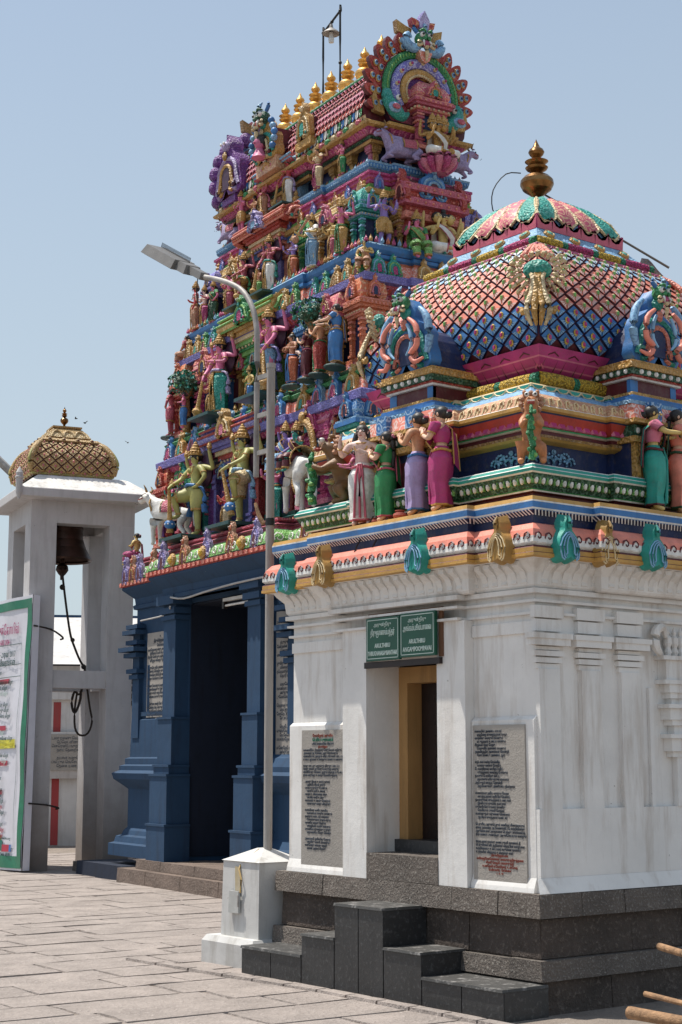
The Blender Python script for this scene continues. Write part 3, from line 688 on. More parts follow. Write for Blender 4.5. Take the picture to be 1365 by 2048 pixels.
# corner ornament: green boss in a cream leaf wreath with a long fluted tail
def corner_leaf(sx, sy):
    m = MB(); M45 = Matrix.Rotation(math.atan2(sy, sx) + PI / 2, 4, 'Z'); m.M = M45
    def cp(t, l=0.0): h, z = dome_at(DOME, t); return (0, -(h * 1.414 + l), z)
    c0 = cp(.60, .02)
    m.ball((0, c0[1], c0[2]), .085, 'teal', 12, 8, (1.25, .75, .95))
    for ring_, (nn_, r, ln, tk) in enumerate(((20, .105, .045, .014), (24, .15, .045, .015))):
        for i in range(nn_):
            a = 2 * PI * (i + .5 * ring_) / nn_
            if ring_ and .25 * PI < a < .75 * PI: continue
            q = Vector((r * 1.15 * math.cos(a), c0[1] - .055 + .025 * ring_ - .03 * math.sin(a), c0[2] + r * .9 * math.sin(a) - .015)); d = Vector((math.cos(a), 0, math.sin(a)))
            m.tube([q, q + d * ln * .6 + Vector((0, -.022, 0)), q + d * ln + Vector((.015 * math.sin(a), -.012, -.012)), q + d * ln * .75 + Vector((.022 * math.sin(a), .01, -.02))], [tk, tk * 1.15, tk * .8, tk * .3], 'cream', 5)
    for k, (xx, w) in enumerate(((-.045, .022), (-.015, .026), (.015, .026), (.045, .022))):
        m.tube([(xx * 1.3, cp(.60)[1] - .02, cp(.60)[2]), (xx * .7, cp(.5)[1] - .03, cp(.5)[2]), (xx, cp(.38)[1] - .03, cp(.38)[2]), (xx * 1.9, cp(.24)[1] - .04, cp(.24)[2]), (xx * 1.0, cp(.13)[1] - .03, cp(.13)[2])], [w, w * .9, w, w * 1.1, .01], 'gold' if k in (1, 2) else 'cream', 6)
    for s in (-1, 1): m.tube([(s * .07, cp(.26)[1] - .02, cp(.26)[2]), (s * .11, cp(.24)[1] + .02, cp(.24)[2]), (s * .12, cp(.28)[1] + .02, cp(.28)[2])], [.02, .025, .012], 'gold', 6)
    for xx in (-.06, -.03, 0, .03, .06): m.tube([(xx * .5, cp(.97)[1] - .01, cp(.97)[2]), (xx, cp(.88)[1] - .02, cp(.88)[2]), (xx * 1.9, cp(.80)[1] - .01, cp(.80)[2] - .01)], [.018, .022, .02], 'salmon', 6)
    m.obj('corner_leaf', shrine, smooth=True)
for s in ((-1, -1), (-1, 1), (1, -1), (1, 1)): corner_leaf(*s)

# projecting niche with a blue barrel behind it, one per side
def monster_head(m, c, s, cols=('green', 'magenta', 'white')):
    """lion-like mask seen from -Y, c = chin position, s = width"""
    x, y, z = c
    m.ball((x, y, z + .42 * s), .42 * s, cols[0], 10, 7, (1, .8, .85))
    for k in (-1, 1):
        m.ball((x + k * .2 * s, y - .30 * s, z + .52 * s), .13 * s, 'white', 8, 6); m.ball((x + k * .21 * s, y - .40 * s, z + .52 * s), .07 * s, 'black', 6, 5)
        m.tube([(x + k * .05 * s, y - .36 * s, z + .66 * s), (x + k * .2 * s, y - .38 * s, z + .74 * s), (x + k * .36 * s, y - .2 * s, z + .68 * s)], [.04 * s, .07 * s, .03 * s], cols[0], 6)
        m.tube([(x + k * .3 * s, y, z + .7 * s), (x + k * .5 * s, y, z + .9 * s), (x + k * .44 * s, y, z + 1.1 * s)], [.1 * s, .1 * s, .02 * s], 'blue', 6)
        m.tube([(x + k * .16 * s, y - .34 * s, z + .22 * s), (x + k * .2 * s, y - .42 * s, z + .08 * s), (x + k * .15 * s, y - .38 * s, z - .06 * s)], [.06 * s, .05 * s, .01 * s], 'white', 6)
        m.ball((x + k * .12 * s, y - .38 * s, z + .34 * s), .1 * s, cols[0], 6, 5)
        m.tube([(x + k * .15 * s, y - .3 * s, z + .1 * s), (x + k * .42 * s, y - .3 * s, z - .05 * s), (x + k * .40 * s, y - .3 * s, z + .18 * s), (x + k * .26 * s, y - .3 * s, z + .16 * s)], [.07 * s, .08 * s, .07 * s, .03 * s], 'cream', 6)
    m.ball((x, y - .26 * s, z + .12 * s), .22 * s, cols[1], 8, 5, (1.1, .7, .8))
    m.tube([(x, y - .2 * s, z + .7 * s), (x, y - .22 * s, z + .95 * s), (x, y - .05 * s, z + 1.2 * s)], [.12 * s, .12 * s, .03 * s], 'skyblue', 6)
    m.tube([(x, y - .34 * s, z - .02 * s), (x, y - .34 * s, z - .4 * s), (x, y - .3 * s, z - .75 * s)], [.12 * s, .1 * s, .03 * s], 'cream', 6)
def face_niche(rz):
    m = MB(); hw = .27; y0, y1 = -1.30, -.80
    for z0, z1, c, o in ((4.20, 4.225, 'blue', .03), (4.225, 4.25, 'gold', .02), (4.25, 4.355, 'maroon', -.03), (4.355, 4.37, 'white', .0), (4.37, 4.385, 'red', .01), (4.385, 4.43, 'darkgreen', .03), (4.43, 4.465, 'gold', .05), (4.465, 4.49, 'gold', .03)):
        m.box(-hw - o, hw + o, y0 - o, y1, z0 + .0005, z1, c)
    for x in (-hw + .05, hw - .05):
        m.box(x - .04, x + .02 if x > 0 else x + .04, y0 + .026, y0 + .06, 4.252, 4.352, 'blue')
    for x in (-.2, -.12, -.04, .04, .12, .2): m.ball((x, y0 - .03, 4.407), .02, 'white', 6, 4)
    for q in range(7): m.ball((-hw - .03, y0 + .03 + q * .07, 4.407), .02, 'white', 6, 4)
    m.box(-hw + .04, hw - .1, y0 + .12, y1, 4.255, 4.35, 'navy')
    b = m.obj('niche_base', shrine, (0, 0, 0), rz)
    m = MB(); pts = [(.22 * math.cos(a), 4.49 + .06 + .30 * math.sin(a)) for a in [PI * i / 10 for i in range(11)]]
    m.plate([(.25, 4.49)] + pts + [(-.25, 4.49)], -1.24, -.86, 'navy'); m.obj('barrel_vault', shrine, (0, 0, 0), rz)
    n_ = link('nasi', nasi_mesh('blue', 'teal', 'navy', 'salmon', .52, .58, .20), shrine, (0, 0, 0), rz); v = Vector((0, -1.30, 4.485)); v.rotate(Matrix.Rotation(rz, 3, 'Z')); n_.location = v
    m = MB(); monster_head(m, (0, -1.36, 4.95), .17); 
    for s in (-1, 1):
        m.tube([(s * .10, -1.39, 4.88), (s * .19, -1.39, 4.80), (s * .20, -1.39, 4.66), (s * .13, -1.39, 4.60), (s * .17, -1.39, 4.53), (s * .26, -1.38, 4.55)], [.014, .023, .022, .022, .020, .010], 'salmon!', 8)
        m.tube([(s * .08, -1.385, 4.84), (s * .12, -1.385, 4.76), (s * .125, -1.385, 4.66), (s * .07, -1.385, 4.60)], [.012, .016, .015, .008], 'skyblue!', 8)
        m.tube([(s * .24, -1.33, 4.60), (s * .275, -1.33, 4.72), (s * .24, -1.33, 4.88), (s * .16, -1.33, 4.96)], [.022, .034, .03, .016], 'skyblue~', 8)
    m.obj('nasi_crest', shrine, (0, 0, 0), rz, True)
for rz in (RZX, 0): face_niche(rz)
# side face of cornice bay: blue and salmon brackets above the statues + gold pillars of the recess
def face_recess(rz):
    m = MB(); yb = -1.30
    m.box(-.34, .34, yb - .02, -1.0, 3.602, 3.86, 'navy'); m.box(-.20, .20, yb - .025, -1.1, 3.43, 3.80, 'maroon')
    for x in (-.30, -.22, .22, .30): m.box(x - .022, x + .022, yb - .07, yb, 3.602, 3.86, 'gold')
    m.box(-.36, .36, yb - .09, -1.0, 3.862, 3.905, 'gold'); m.box(-.34, .34, yb - .07, -1.0, 3.907, 3.99, 'darkgreen')
    for i in range(9): m.ball((-.30 + .075 * i, yb - .07, 3.95), .025, 'white', 6, 4, (.8, .6, 1))
    m.obj('niche_recess', shrine, (0, 0, 0), rz)
    m = MB(); m.box(-.38, .38, yb - .12, -1.0, 4.0, 4.03, 'gold'); m.box(-.37, .37, yb - .11, -1.0, 4.032, 4.14, 'salmon~', 0, .03); m.box(-.38, .38, yb - .08, -1.0, 4.142, 4.17, 'skyblue'); m.box(-.36, .36, yb - .06, -1.0, 4.172, 4.198, 'blue')
    for x in (-.17, .17): m.box(x - .06, x + .06, yb - .135, -1.1, 4.025, 4.16, 'blue~')
    m.obj('niche_eave', shrine, (0, 0, 0), rz)
for rz in (RZX, 0): face_recess(rz)

# gold and green nasi sitting on the salmon cornice
combos = [('teal', 'skyblue', 'green', 'teal'), ('gold', 'cream', 'ochre', 'gold')]
PLUMES = [plume_mesh('teal!', 'skyblue!', .21, .32, .035), plume_mesh('ochre_gold!', 'cream!', .20, .32, .035)]
def cornice_nasi(rz, s, k, d=.0):
    v = Vector((s, -1.585 - d, 2.90)); v.rotate(Matrix.Rotation(rz, 3, 'Z'))
    link('nasi', PLUMES[k], shrine, v, rot=(-.04, 0, rz))
for rz, lst in ((RZX, ((-1.19, 0), (-.62, 1), (-.05, 0), (.49, 0), (1.27, 1))), (0, ((-1.28, 0), (-.89, 1), (-.49, 0), (0, 1), (.49, 0), (.89, 1), (1.28, 0)))):
    for s_, k_ in lst:
        if rz == RZX and s_ == -.05: continue
        cornice_nasi(rz, s_, k_, .07 if abs(s_) < .8 else 0)

UP = {'dome', 'scale', 'scale_rows', 'magenta_trim', 'trim_scallops', 'garland', 'white_slope', 'medallion', 'cap', 'cap_petal', 'purple_crest', 'finial', 'corner_leaf', 'lotus_base', 'lotus_petals'}
for o in shrine.children:
    if o.name.split('.')[0] in UP: o.location.x += .045; o.location.y -= .04
# ------------------------------------------------------------ gateway tower
TA = R(-6.5)
def rotv(x, y, a): return (x * math.cos(a) - y * math.sin(a), x * math.sin(a) + y * math.cos(a))
TC = rotv(10.7, 17.9, TA)
tower = thing('gateway_tower', 'tall tiered temple gateway tower crowded with painted figures over a dark blue doorway', 'temple tower', (TC[0], TC[1], 0), TA)
def tw(x, y): v = rotv(10.7 + x, 17.9 + y, TA); return v      # tower-frame metres -> world
def plan_t(b, a, bays=()): return plan_rect(b, a, bays)

# base: blue walls with moulded footing
BW = BLUEWALL
DY0, DY1 = -.76, 1.22                                # doorway
bl, ar = 1.50, 2.95
m = MB()
def bb(*a): m.box(*a, BW)
bb(-bl, bl, DY1, ar, .3, 3.72); bb(-bl, bl, -ar, DY0, .3, 3.72); bb(-bl, bl, DY0, DY1, 3.66, 3.72)
m.obj('base_wall', tower)
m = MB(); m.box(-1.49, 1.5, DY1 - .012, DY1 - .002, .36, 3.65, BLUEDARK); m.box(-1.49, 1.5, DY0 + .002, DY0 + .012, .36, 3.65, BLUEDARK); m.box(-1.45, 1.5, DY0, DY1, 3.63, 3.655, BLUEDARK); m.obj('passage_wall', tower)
m = MB(); m.box(-.15, 0, DY0 + .02, DY0 + .55, .36, 3.6, WOODDARK); m.box(-.12, -.02, DY1 - .10, DY1 - .02, .36, 3.6, WOODDARK); m.box(-.1, 0, DY0 + .5, DY1 - .1, 3.0, 3.6, WOODDARK)
m.obj('door_leaf', tower)
m = MB(); m.box(1.45, 1.5, DY0, DY1, .3, 3.7, IRON); m.obj('passage_end', tower)
def footing(y0, y1):
    m = MB()
    pr = [(-1.76, .30), (-1.76, .46), (-1.70, .48), (-1.68, .56), (-1.62, .58), (-1.60, .64), (-1.56, .68), (-1.56, 1.20), (-1.60, 1.24), (-1.72, 1.34), (-1.74, 1.42), (-1.66, 1.46), (-1.66, 1.52), (-1.60, 1.54), (-1.60, 1.62), (-1.55, 1.64), (-1.54, 2.15), (-1.50, 2.17)]
    n = len(pr); e = .26
    vs = [(a, y0, b) for a, b in pr] + [(a, y1 + (-1.5 - a), b) for a, b in pr] + [(-1.0, y1 + (-1.5 - a), b) for a, b in pr]
    m.add(vs, [(i, i + 1, n + i + 1, n + i) for i in range(n - 1)] + [(n + i, n + i + 1, 2 * n + i + 1, 2 * n + i) for i in range(n - 1)], BW)
    m.obj('footing_moulding', tower)
footing(DY1 + .45, ar); 
m = MB(); pr = [(-1.76, .30), (-1.76, .46), (-1.70, .48), (-1.68, .56), (-1.62, .58), (-1.56, .68), (-1.56, 1.20), (-1.72, 1.34), (-1.74, 1.42), (-1.66, 1.46), (-1.66, 1.52), (-1.60, 1.62), (-1.55, 1.64), (-1.50, 1.70)]
vs = [(a, -ar, b) for a, b in pr] + [(a, DY0 - .35, b) for a, b in pr]; n = len(pr); m.add(vs, [(i, i + 1, n + i + 1, n + i) for i in range(n - 1)], BW); m.obj('footing_moulding', tower)
def jamb(y0, y1):
    for k, (o, z0, z1, e) in enumerate(((.36, .30, .78, .10), (.33, .78, 1.42, .08), (.29, 1.42, 1.54, .05), (.25, 1.54, 2.16, .03), (.20, 2.16, 3.72, 0))):
        m = MB(); m.box(-bl - o, -bl, y0 - e, y1 + e, z0 + .001, z1 - .001, BW); m.box(-bl - o - .015, -bl, y0 - e - .015, y1 + e + .015, z1 - .03, z1 - .002, BW); m.obj('jamb_block', tower)
    m = MB()
    for z0, z1, o in ((3.44, 3.50, .03), (3.52, 3.60, .05), (3.64, 3.76, .08)): m.box(-bl - .20 - o, -bl, y0 - o, y1 + o, z0, z1, BW)
    m.obj('jamb_capital', tower)
jamb(DY1 + .03, DY1 + .40); jamb(DY0 - .36, DY0 - .03)
def side_pilaster(y, w=.22):
    m = MB(); m.box(-bl - .06, -bl, y - w / 2, y + w / 2, 1.9, 3.5, BW)
    for z, o in ((2.72, .04), (2.80, .07), (3.02, .10), (3.10, .16), (3.20, .08), (3.34, .12), (3.42, .08)): m.box(-bl - .06 - o, -bl, y - w / 2 - o, y + w / 2 + o, z, z + .06, BW)
    m.obj('blue_pilaster', tower)
side_pilaster(2.83); side_pilaster(-1.62, .16); side_pilaster(-2.83)
m = MB(); m.box(-bl - .03, -bl, 1.40, 2.7, 2.2, 2.26, BW); m.box(-bl - .03, -bl, 2.42, 2.50, 2.26, 2.9, BW); m.obj('blue_panel_frame', tower)
PT = plan_rect(1.5, 2.95, [('x-', 1.55, .22)])
m = MB(); sweep(m, PT, [(0, 3.70, BW), (.04, 3.71, BW), (.05, 3.76, BW), (.02, 3.78, BW), (.03, 3.86, BW), (.14, 3.96, BW), (.17, 3.99, BW), (.17, 4.02, BW)]); m.obj('blue_cove', tower)
m = MB(); sweep(m, PT, [(.17, 4.021, 'red'), (.20, 4.03, 'red'), (.20, 4.085, 'red'), (.17, 4.09, 'darkgreen')], False); m.obj('red_fillet', tower)
m = MB(); row(m, PT, .203, 4.058, .13, m_box(.5, .05, .008, 'salmon')); m.obj('dentil_row', tower, kind='stuff')
m = MB(); sweep(m, PT, [(.17, 4.09, 'darkgreen'), (.18, 4.11, 'lime'), (.17, 4.17, 'lime'), (.13, 4.23, 'lime'), (.07, 4.28, 'green'), (.0, 4.30, 'green')], False); m.obj('green_cornice', tower)
m = MB()
def m_scroll(mb, w):
    mb.tube([(w * .36 * math.cos(a) * (1 - .08 * q), -.004 + .020 * max(0, math.sin(a)), .075 + .065 * math.sin(a) * (1 - .08 * q)) for q, a in enumerate([PI * (1.2 - .3 * i) for i in range(8)])], .009, 'white', 4, False)
row(m, PT, .172, 4.10, .17, m_scroll); m.obj('scroll_row', tower, kind='stuff')
m = MB(); sweep(m, PT, [(0, 4.30, 'rose'), (-.02, 4.33, 'rose'), (.01, 4.345, 'maroon'), (.01, 4.36, 'rose'), (-.03, 4.38, 'maroon'), (-.05, 4.40, 'rose'), (-.02, 4.415, 'rose'), (-.02, 4.44, 'maroon'), (-.08, 4.45, 'maroon'), (-.35, 4.455, 'maroon')]); m.obj('stepped_rose_moulding', tower)
PA = plan_rect(1.22, 2.72, [('x-', 1.2, .05), ('y-', .45, .05)])
m = MB(); sweep(m, PA, [(.03, 4.456, 'darkteal'), (.03, 4.48, 'teal'), (.0, 4.49, 'darkteal'), (.04, 4.52, 'darkteal'), (.05, 4.54, 'teal'), (.0, 4.56, 'darkteal'), (.03, 4.60, 'darkteal'), (-.03, 4.62, 'maroon'), (-.3, 4.63, 'maroon')]); m.obj('wave_moulding', tower)

def tier(b, a, z0, z1, wall, name, pil, pcols, sides=('x-', 'y-')):
    """recessed wall with free pilasters in front"""
    P = plan_rect(b, a); m = MB(); sweep(m, P, [(0, z0, wall), (0, z1, wall)]); m.obj(name, tower)
    i = 0
    for A, t, L, rz in edges(P, 0, sides):
        k = max(2, round(L / pil)); w = L / k
        for j in range(k + 1):
            c = pcols[i % len(pcols)]; i += 1; m = MB(); p = A + t * (w * j); o = .07; h = z1 - z0
            m.box(-.035, .035, -.06, .01, 0, h, c)
            for f, e in ((.0, .03), (.06, .015), (.62, .02), (.70, .03), (.76, .015), (.84, .035), (.90, .055)): m.box(-.035 - e, .035 + e, -.06 - e, .01, h * f, h * f + .05, c)
            m.obj('pilaster', tower, (p.x, p.y, z0), rz)
tier(1.00, 2.48, 4.60, 5.66, 'purple', 'purple_wall', .36, ['violet', 'red', 'magenta', 'red', 'teal'])
tier(.86, 2.30, 6.14, 7.12, 'maroon', 'maroon_wall', .34, ['green', 'gold', 'orange', 'blue', 'gold', 'rose'])
tier(.64, 1.92, 7.70, 8.44, 'maroon', 'dark_red_wall', .32, ['gold', 'teal', 'rose', 'gold', 'green', 'red'])
tier(.50, 1.78, 8.88, 9.24, 'navy', 'navy_wall', .45, ['gold', 'gold', 'pink'])

BAYS = [('x-', 1.0, .05), ('y-', .40, .06)]
P1 = plan_rect(1.22, 2.69, BAYS)
m = MB(); sweep(m, P1, [(-.22, 5.52, 'orange'), (-.12, 5.54, 'gold'), (-.12, 5.58, 'navy'), (-.06, 5.60, 'darkgreen'), (-.05, 5.63, 'maroon'), (-.02, 5.64, 'magenta'), (.04, 5.70, 'violet'), (.10, 5.705, 'violet'), (.11, 5.80, 'violet'), (.10, 5.81, 'violet')], False); m.obj('violet_cornice', tower)
m = MB(); row(m, P1, -.01, 5.635, .10, m_petal(.075, .03, 'pink', 'magenta', .05)); m.obj('petal_row', tower, kind='stuff')
m = MB(); sweep(m, P1, [(.10, 5.81, 'rose~'), (.02, 5.82, 'salmon~'), (-.01, 5.98, 'rose'), (-.04, 6.0, 'darkgreen'), (.0, 6.02, 'green'), (.02, 6.06, 'green'), (-.02, 6.09, 'darkgreen'), (.0, 6.12, 'green'), (-.04, 6.14, 'darkgreen'), (-.3, 6.145, 'maroon')]); m.obj('salmon_slope', tower)
P2 = plan_rect(1.02, 2.46, BAYS)
m = MB(); sweep(m, P2, [(-.18, 6.98, 'orange'), (-.10, 7.0, 'gold'), (-.10, 7.03, 'rose'), (-.06, 7.06, 'magenta'), (-.03, 7.12, 'rose'), (.02, 7.18, 'violet'), (.10, 7.19, 'violet'), (.11, 7.28, 'violet'), (.10, 7.285, 'violet')], False); m.obj('violet_cornice', tower)
m = MB(); row(m, P2, -.04, 7.075, .10, m_petal(.07, .025, 'pink', 'red', .05)); m.obj('petal_row', tower, kind='stuff')
m = MB(); sweep(m, P2, [(.10, 7.285, 'salmon'), (.02, 7.29, 'salmon~'), (-.02, 7.46, 'orange'), (-.04, 7.50, 'blue'), (-.01, 7.52, 'blue'), (-.01, 7.56, 'navy'), (-.03, 7.58, 'blue'), (.0, 7.62, 'blue'), (.01, 7.67, 'skyblue'), (-.02, 7.70, 'navy'), (-.35, 7.705, 'maroon')]); m.obj('blue_ledge', tower)
P3 = plan_rect(.72, 2.05, BAYS)
m = MB(); sweep(m, P3, [(-.05, 8.34, 'blue'), (-.02, 8.36, 'navy'), (.0, 8.42, 'blue'), (.03, 8.45, 'gold'), (.07, 8.455, 'gold'), (.08, 8.51, 'gold'), (.07, 8.52, 'green'), (.03, 8.53, 'green')], False); m.obj('gold_cornice', tower)
m = MB(); row(m, P3, .0, 8.40, .055, m_egg(.05, .02, 'skyblue')); m.obj('egg_row', tower, kind='stuff')
m = MB()
for k in range(3): sweep(m, P3, [(.045 - .012 * k, 8.53 + .022 * k, 'lime'), (.052 - .012 * k, 8.541 + .022 * k, 'lime'), (.03 - .012 * k, 8.552 + .022 * k, 'green')], False)
m.obj('green_rolls', tower)
m = MB(); sweep(m, P3, [(.0, 8.596, 'magenta'), (.03, 8.61, 'magenta'), (.02, 8.65, 'rose'), (.045, 8.665, 'magenta'), (.035, 8.70, 'magenta'), (.06, 8.715, 'magenta'), (.06, 8.745, 'maroon'), (-.02, 8.75, 'blue'), (-.02, 8.78, 'skyblue'), (.02, 8.80, 'blue'), (.035, 8.86, 'skyblue'), (.04, 8.885, 'skyblue'), (.0, 8.895, 'navy'), (-.3, 8.90, 'navy')]); m.obj('stepped_magenta_moulding', tower)
m = MB(); row(m, P3, .028, 8.83, .045, m_egg(.05, .018, 'skyblue')); m.obj('egg_row', tower, kind='stuff')
P4 = plan_rect(.66, 1.95, [('y-', .38, .08), ('x-', .5, .05)])
m = MB(); sweep(m, P4, [(-.10, 9.19, 'ochre'), (-.04, 9.20, 'gold'), (-.03, 9.235, 'maroon'), (-.03, 9.245, 'darkgreen'), (.01, 9.265, 'maroon'), (.02, 9.27, 'magenta'), (.08, 9.345, 'gold'), (.14, 9.36, 'gold'), (.15, 9.395, 'gold'), (.13, 9.41, 'ochre')]); m.obj('roof_eave', tower)
m = MB(); row(m, P4, .03, 9.27, .085, m_petal(.07, .025, 'pink', 'magenta', .05)); m.obj('petal_row', tower, kind='stuff')

# ornaments standing on the cornices
X2, Y2 = ('x-', 'y-'), 1
nasi_row('nasi', P1, .07, 5.80, .34, [('blue', 'skyblue', 'magenta', 'pink'), ('gold', 'cream', 'teal', 'gold'), ('skyblue', 'blue', 'maroon', 'pink')], .25, .36, tower, tilt=-.12)
nasi_row('nasi', P2, .07, 7.28, .26, [('teal', 'skyblue', 'magenta', 'teal'), ('teal', 'lime', 'magenta', 'teal'), ('gold', 'cream', 'ochre', 'gold'), ('gold', 'cream', 'teal', 'gold'), ('green', 'lime', 'maroon', 'gold')], .21, .30, tower, tilt=-.12)
nasi_row('nasi', P3, .06, 8.52, .31, [('violet', 'lilac', 'blue', 'violet'), ('orange', 'cream', 'ochre', 'gold')], .14, .24, tower, tilt=-.08)
nasi_row('nasi', PT, .17, 4.06, .62, [('lilac', 'violet', 'maroon', 'lilac'), ('tan', 'orange', 'maroon', 'gold')], .24, .42, tower, sides=('x-',), margin=.1, tilt=-.05)
for y in (2.42, 2.66, 2.9): 
    link('nasi', nasi_mesh(*(('lilac', 'violet', 'maroon', 'lilac') if y != 2.66 else ('tan', 'orange', 'maroon', 'gold')), w=.22, h=.40), tower, (-1.70, y + .05, 4.05), RZX)
m_ = MB(); m_.ball((0, 0, 0), .09, 'gold', 12, 6, (1, .5, 1)); m_.ball((0, -.04, 0), .05, 'yellow', 8, 4, (1, .5, 1)); bosm = m_.mesh('boss'); smooth_mesh(bosm)
for y in (.95, .05, -1.0): link('boss', bosm, tower, (-1.90, y, 4.18), RZX)

# miniature shrines (pavilions) along the tiers
def kuta(loc, rz, w, h, body, roof, acc, dome='square', dep=None, nas=('gold', 'cream', 'navy', 'gold'), sc=1.0):
    """square pavilion facing -Y: w wide, h tall to the finial"""
    dep = dep or w; m = MB(); hw, hd = w / 2, dep / 2
    zb = h * .50
    m.box(-hw * .98, hw * .98, -hd, hd, 0, h * .05, acc); m.box(-hw * .86, hw * .86, -hd * .86, hd, h * .05, h * .10, body)
    m.box(-hw * .55, hw * .55, -hd * .55, hd, h * .10, zb, 'navy' if body != 'blue' else 'maroon')
    b = m.obj('pavilion', tower, loc, rz)
    for s in (-1, 1):
        for yy in (-hd * .68, hd * .5):
            p = MB(); x = s * hw * .68; r = w * .07
            p.box(x - r, x + r, yy - r, yy + r, h * .10, zb, body)
            for f in (.12, .30, .36, .42, .46): p.box(x - r * 1.5, x + r * 1.5, yy - r * 1.5, yy + r * 1.5, h * f, h * f + h * .025, acc if f in (.36, .46) else body)
            p.obj('column', b)
    m = MB(); z = zb
    for k, (o, t, c) in enumerate(((.86, .03, body), (.96, .035, acc), (.90, .02, body), (1.06, .035, body), (1.16, .04, roof), (1.10, .02, acc))):
        m.box(-hw * o, hw * o, -hd * o, hd * o, z, z + h * t - .001, c, 0, 0); z += h * t
    nn = 7
    for i in range(nn):
        x = -hw + (i + .5) * w / nn; m.ball((x, -hd * 1.0, zb + h * .05), w * .035, 'cream', 5, 3); m.box(x - w * .03, x + w * .03, -hd * 1.19, -hd * 1.1, zb + h * .125, zb + h * .15, acc)
        m.ball((-hw * 1.0, -hd + (i + .5) * dep / nn, zb + h * .05), w * .035, 'cream', 5, 3); m.ball((hw * 1.0, -hd + (i + .5) * dep / nn, zb + h * .05), w * .035, 'cream', 5, 3)
    m.obj('entablature', b)
    m = MB()
    if dome == 'square':
        pr = [(1.0, 0, roof), (1.12, .05, acc), (1.15, .07, roof), (1.08, .14, roof), (.9, .21, roof), (.62, .27, acc), (.35, .30, acc), (.2, .32, roof)]
        PP = plan_rect(hw * .85, hd * .85); sweep(m, PP, [((q - 1) * hw * .85, z + zz * h, c + ('~' if c == roof and c in ACC else '')) for q, zz, c in pr])
        m.lathe([(.10 * w, z + .32 * h), (.16 * w, z + .35 * h), (.08 * w, z + .38 * h), (.12 * w, z + .41 * h), (.04 * w, z + .44 * h), (0, z + .50 * h)], 'gold', 8)
        m.obj('little_dome', b, smooth=True)
        link('nasi', nasi_mesh(roof, acc, nas[2], nas[3], w * .5, h * .24), b, (0, -hd * 1.12, z + h * .01), 0)
        link('nasi', nasi_mesh(roof, acc, nas[2], nas[3], w * .5, h * .24), b, (-hw * 1.12, 0, z + h * .01), RZX)
    else:                                     # barrel roof, ridge along x
        pts = [(hd * 1.0 * math.cos(PI * i / 8) * (1.1 if 0 < i < 8 else 1), .06 * h + h * .24 * math.sin(PI * i / 8)) for i in range(9)]
        vs = [(-hw * 1.1, -y, z + zz) for y, zz in pts] + [(hw * 1.1, -y, z + zz) for y, zz in pts]
        m.add(vs, [(i, 9 + i, 10 + i, i + 1) for i in range(8)] + [tuple(range(8, -1, -1)), tuple(range(9, 18))], roof + '~')
        m.box(-hw * 1.12, hw * 1.12, -hd * 1.12, hd * 1.12, z, z + .06 * h, roof)
        for i in range(3): m.tube([(-hw * 1.12, -pts[0][0] + (i * .13 - .03) * hd, z + (.09 + .07 * i) * h), (hw * 1.12, -pts[0][0] + (i * .13 - .03) * hd, z + (.09 + .07 * i) * h)], .02 * h, acc, 5)
        m.obj('barrel_roof', b, smooth=True)
        for s in (-1, 1): link('nasi', nasi_mesh(roof, acc, nas[2], nas[3], dep * 1.15, h * .42), b, (s * (hw * 1.12 + (.0 if s < 0 else 0)), 0, z - h * .02), RZX if s < 0 else -RZX)
        link('nasi', nasi_mesh(*nas, w=w * .5, h=h * .34), b, (0, -hd * 1.22, z - h * .02), 0)
        kn = 5; kf = MB(); kf.lathe([(.05, 0), (.035, .02), (.07, .06), (.08, .10), (.05, .14), (.02, .16), (.04, .19), (.03, .22), (0, .28)], 'gold', 8); km = kf.mesh('kalasam'); smooth_mesh(km)
        for i in range(kn): link('kalasam', km, b, (-hw * .85 + 1.7 * hw * i / (kn - 1), 0, z + h * .28), 0, h * .9)
    return b
# tier A
kuta((-1.12, -2.5, 4.62), 0, .42, 1.28, 'teal', 'blue', 'skyblue', nas=('salmon', 'skyblue', 'navy', 'salmon'))
kuta((-1.12, 2.62, 4.58), RZX, .42, 1.25, 'red', 'red', 'salmon')
kuta((-1.08, -1.55, 4.60), RZX, .80, 1.30, 'magenta', 'magenta', 'pink', 'barrel', .36, ('magenta', 'rose', 'teal', 'gold'))
kuta((-1.08, 2.0, 4.60), RZX, .60, 1.15, 'rose', 'green', 'pink', 'barrel', .34, ('teal', 'green', 'magenta', 'gold'))
kuta((-.3, -2.62, 4.62), 0, .8, 1.2, 'gold', 'rose', 'pink', 'barrel', .3)
# tier B
kuta((-.98, -2.36, 6.14), 0, .38, 1.22, 'orange', 'orange', 'salmon', nas=('salmon', 'orange', 'navy', 'pink'))
kuta((-.98, 2.42, 6.12), RZX, .40, 1.2, 'red', 'orange', 'salmon')
kuta((-.96, -1.30, 6.14), RZX, .46, 1.15, 'blue', 'blue', 'skyblue', nas=('rose', 'magenta', 'teal', 'gold'))
kuta((-.96, 1.62, 6.14), RZX, .7, 1.15, 'magenta', 'salmon', 'rose', 'barrel', .34, ('salmon', 'rose', 'navy', 'gold'))
kuta((-.95, -1.82, 6.14), RZX, .50, 1.12, 'gold', 'rose', 'tan', nas=('rose', 'salmon', 'magenta', 'gold'))
kuta((0, -2.36, 6.14), 0, .7, 1.22, 'gold', 'gold', 'cream', 'barrel', .32)
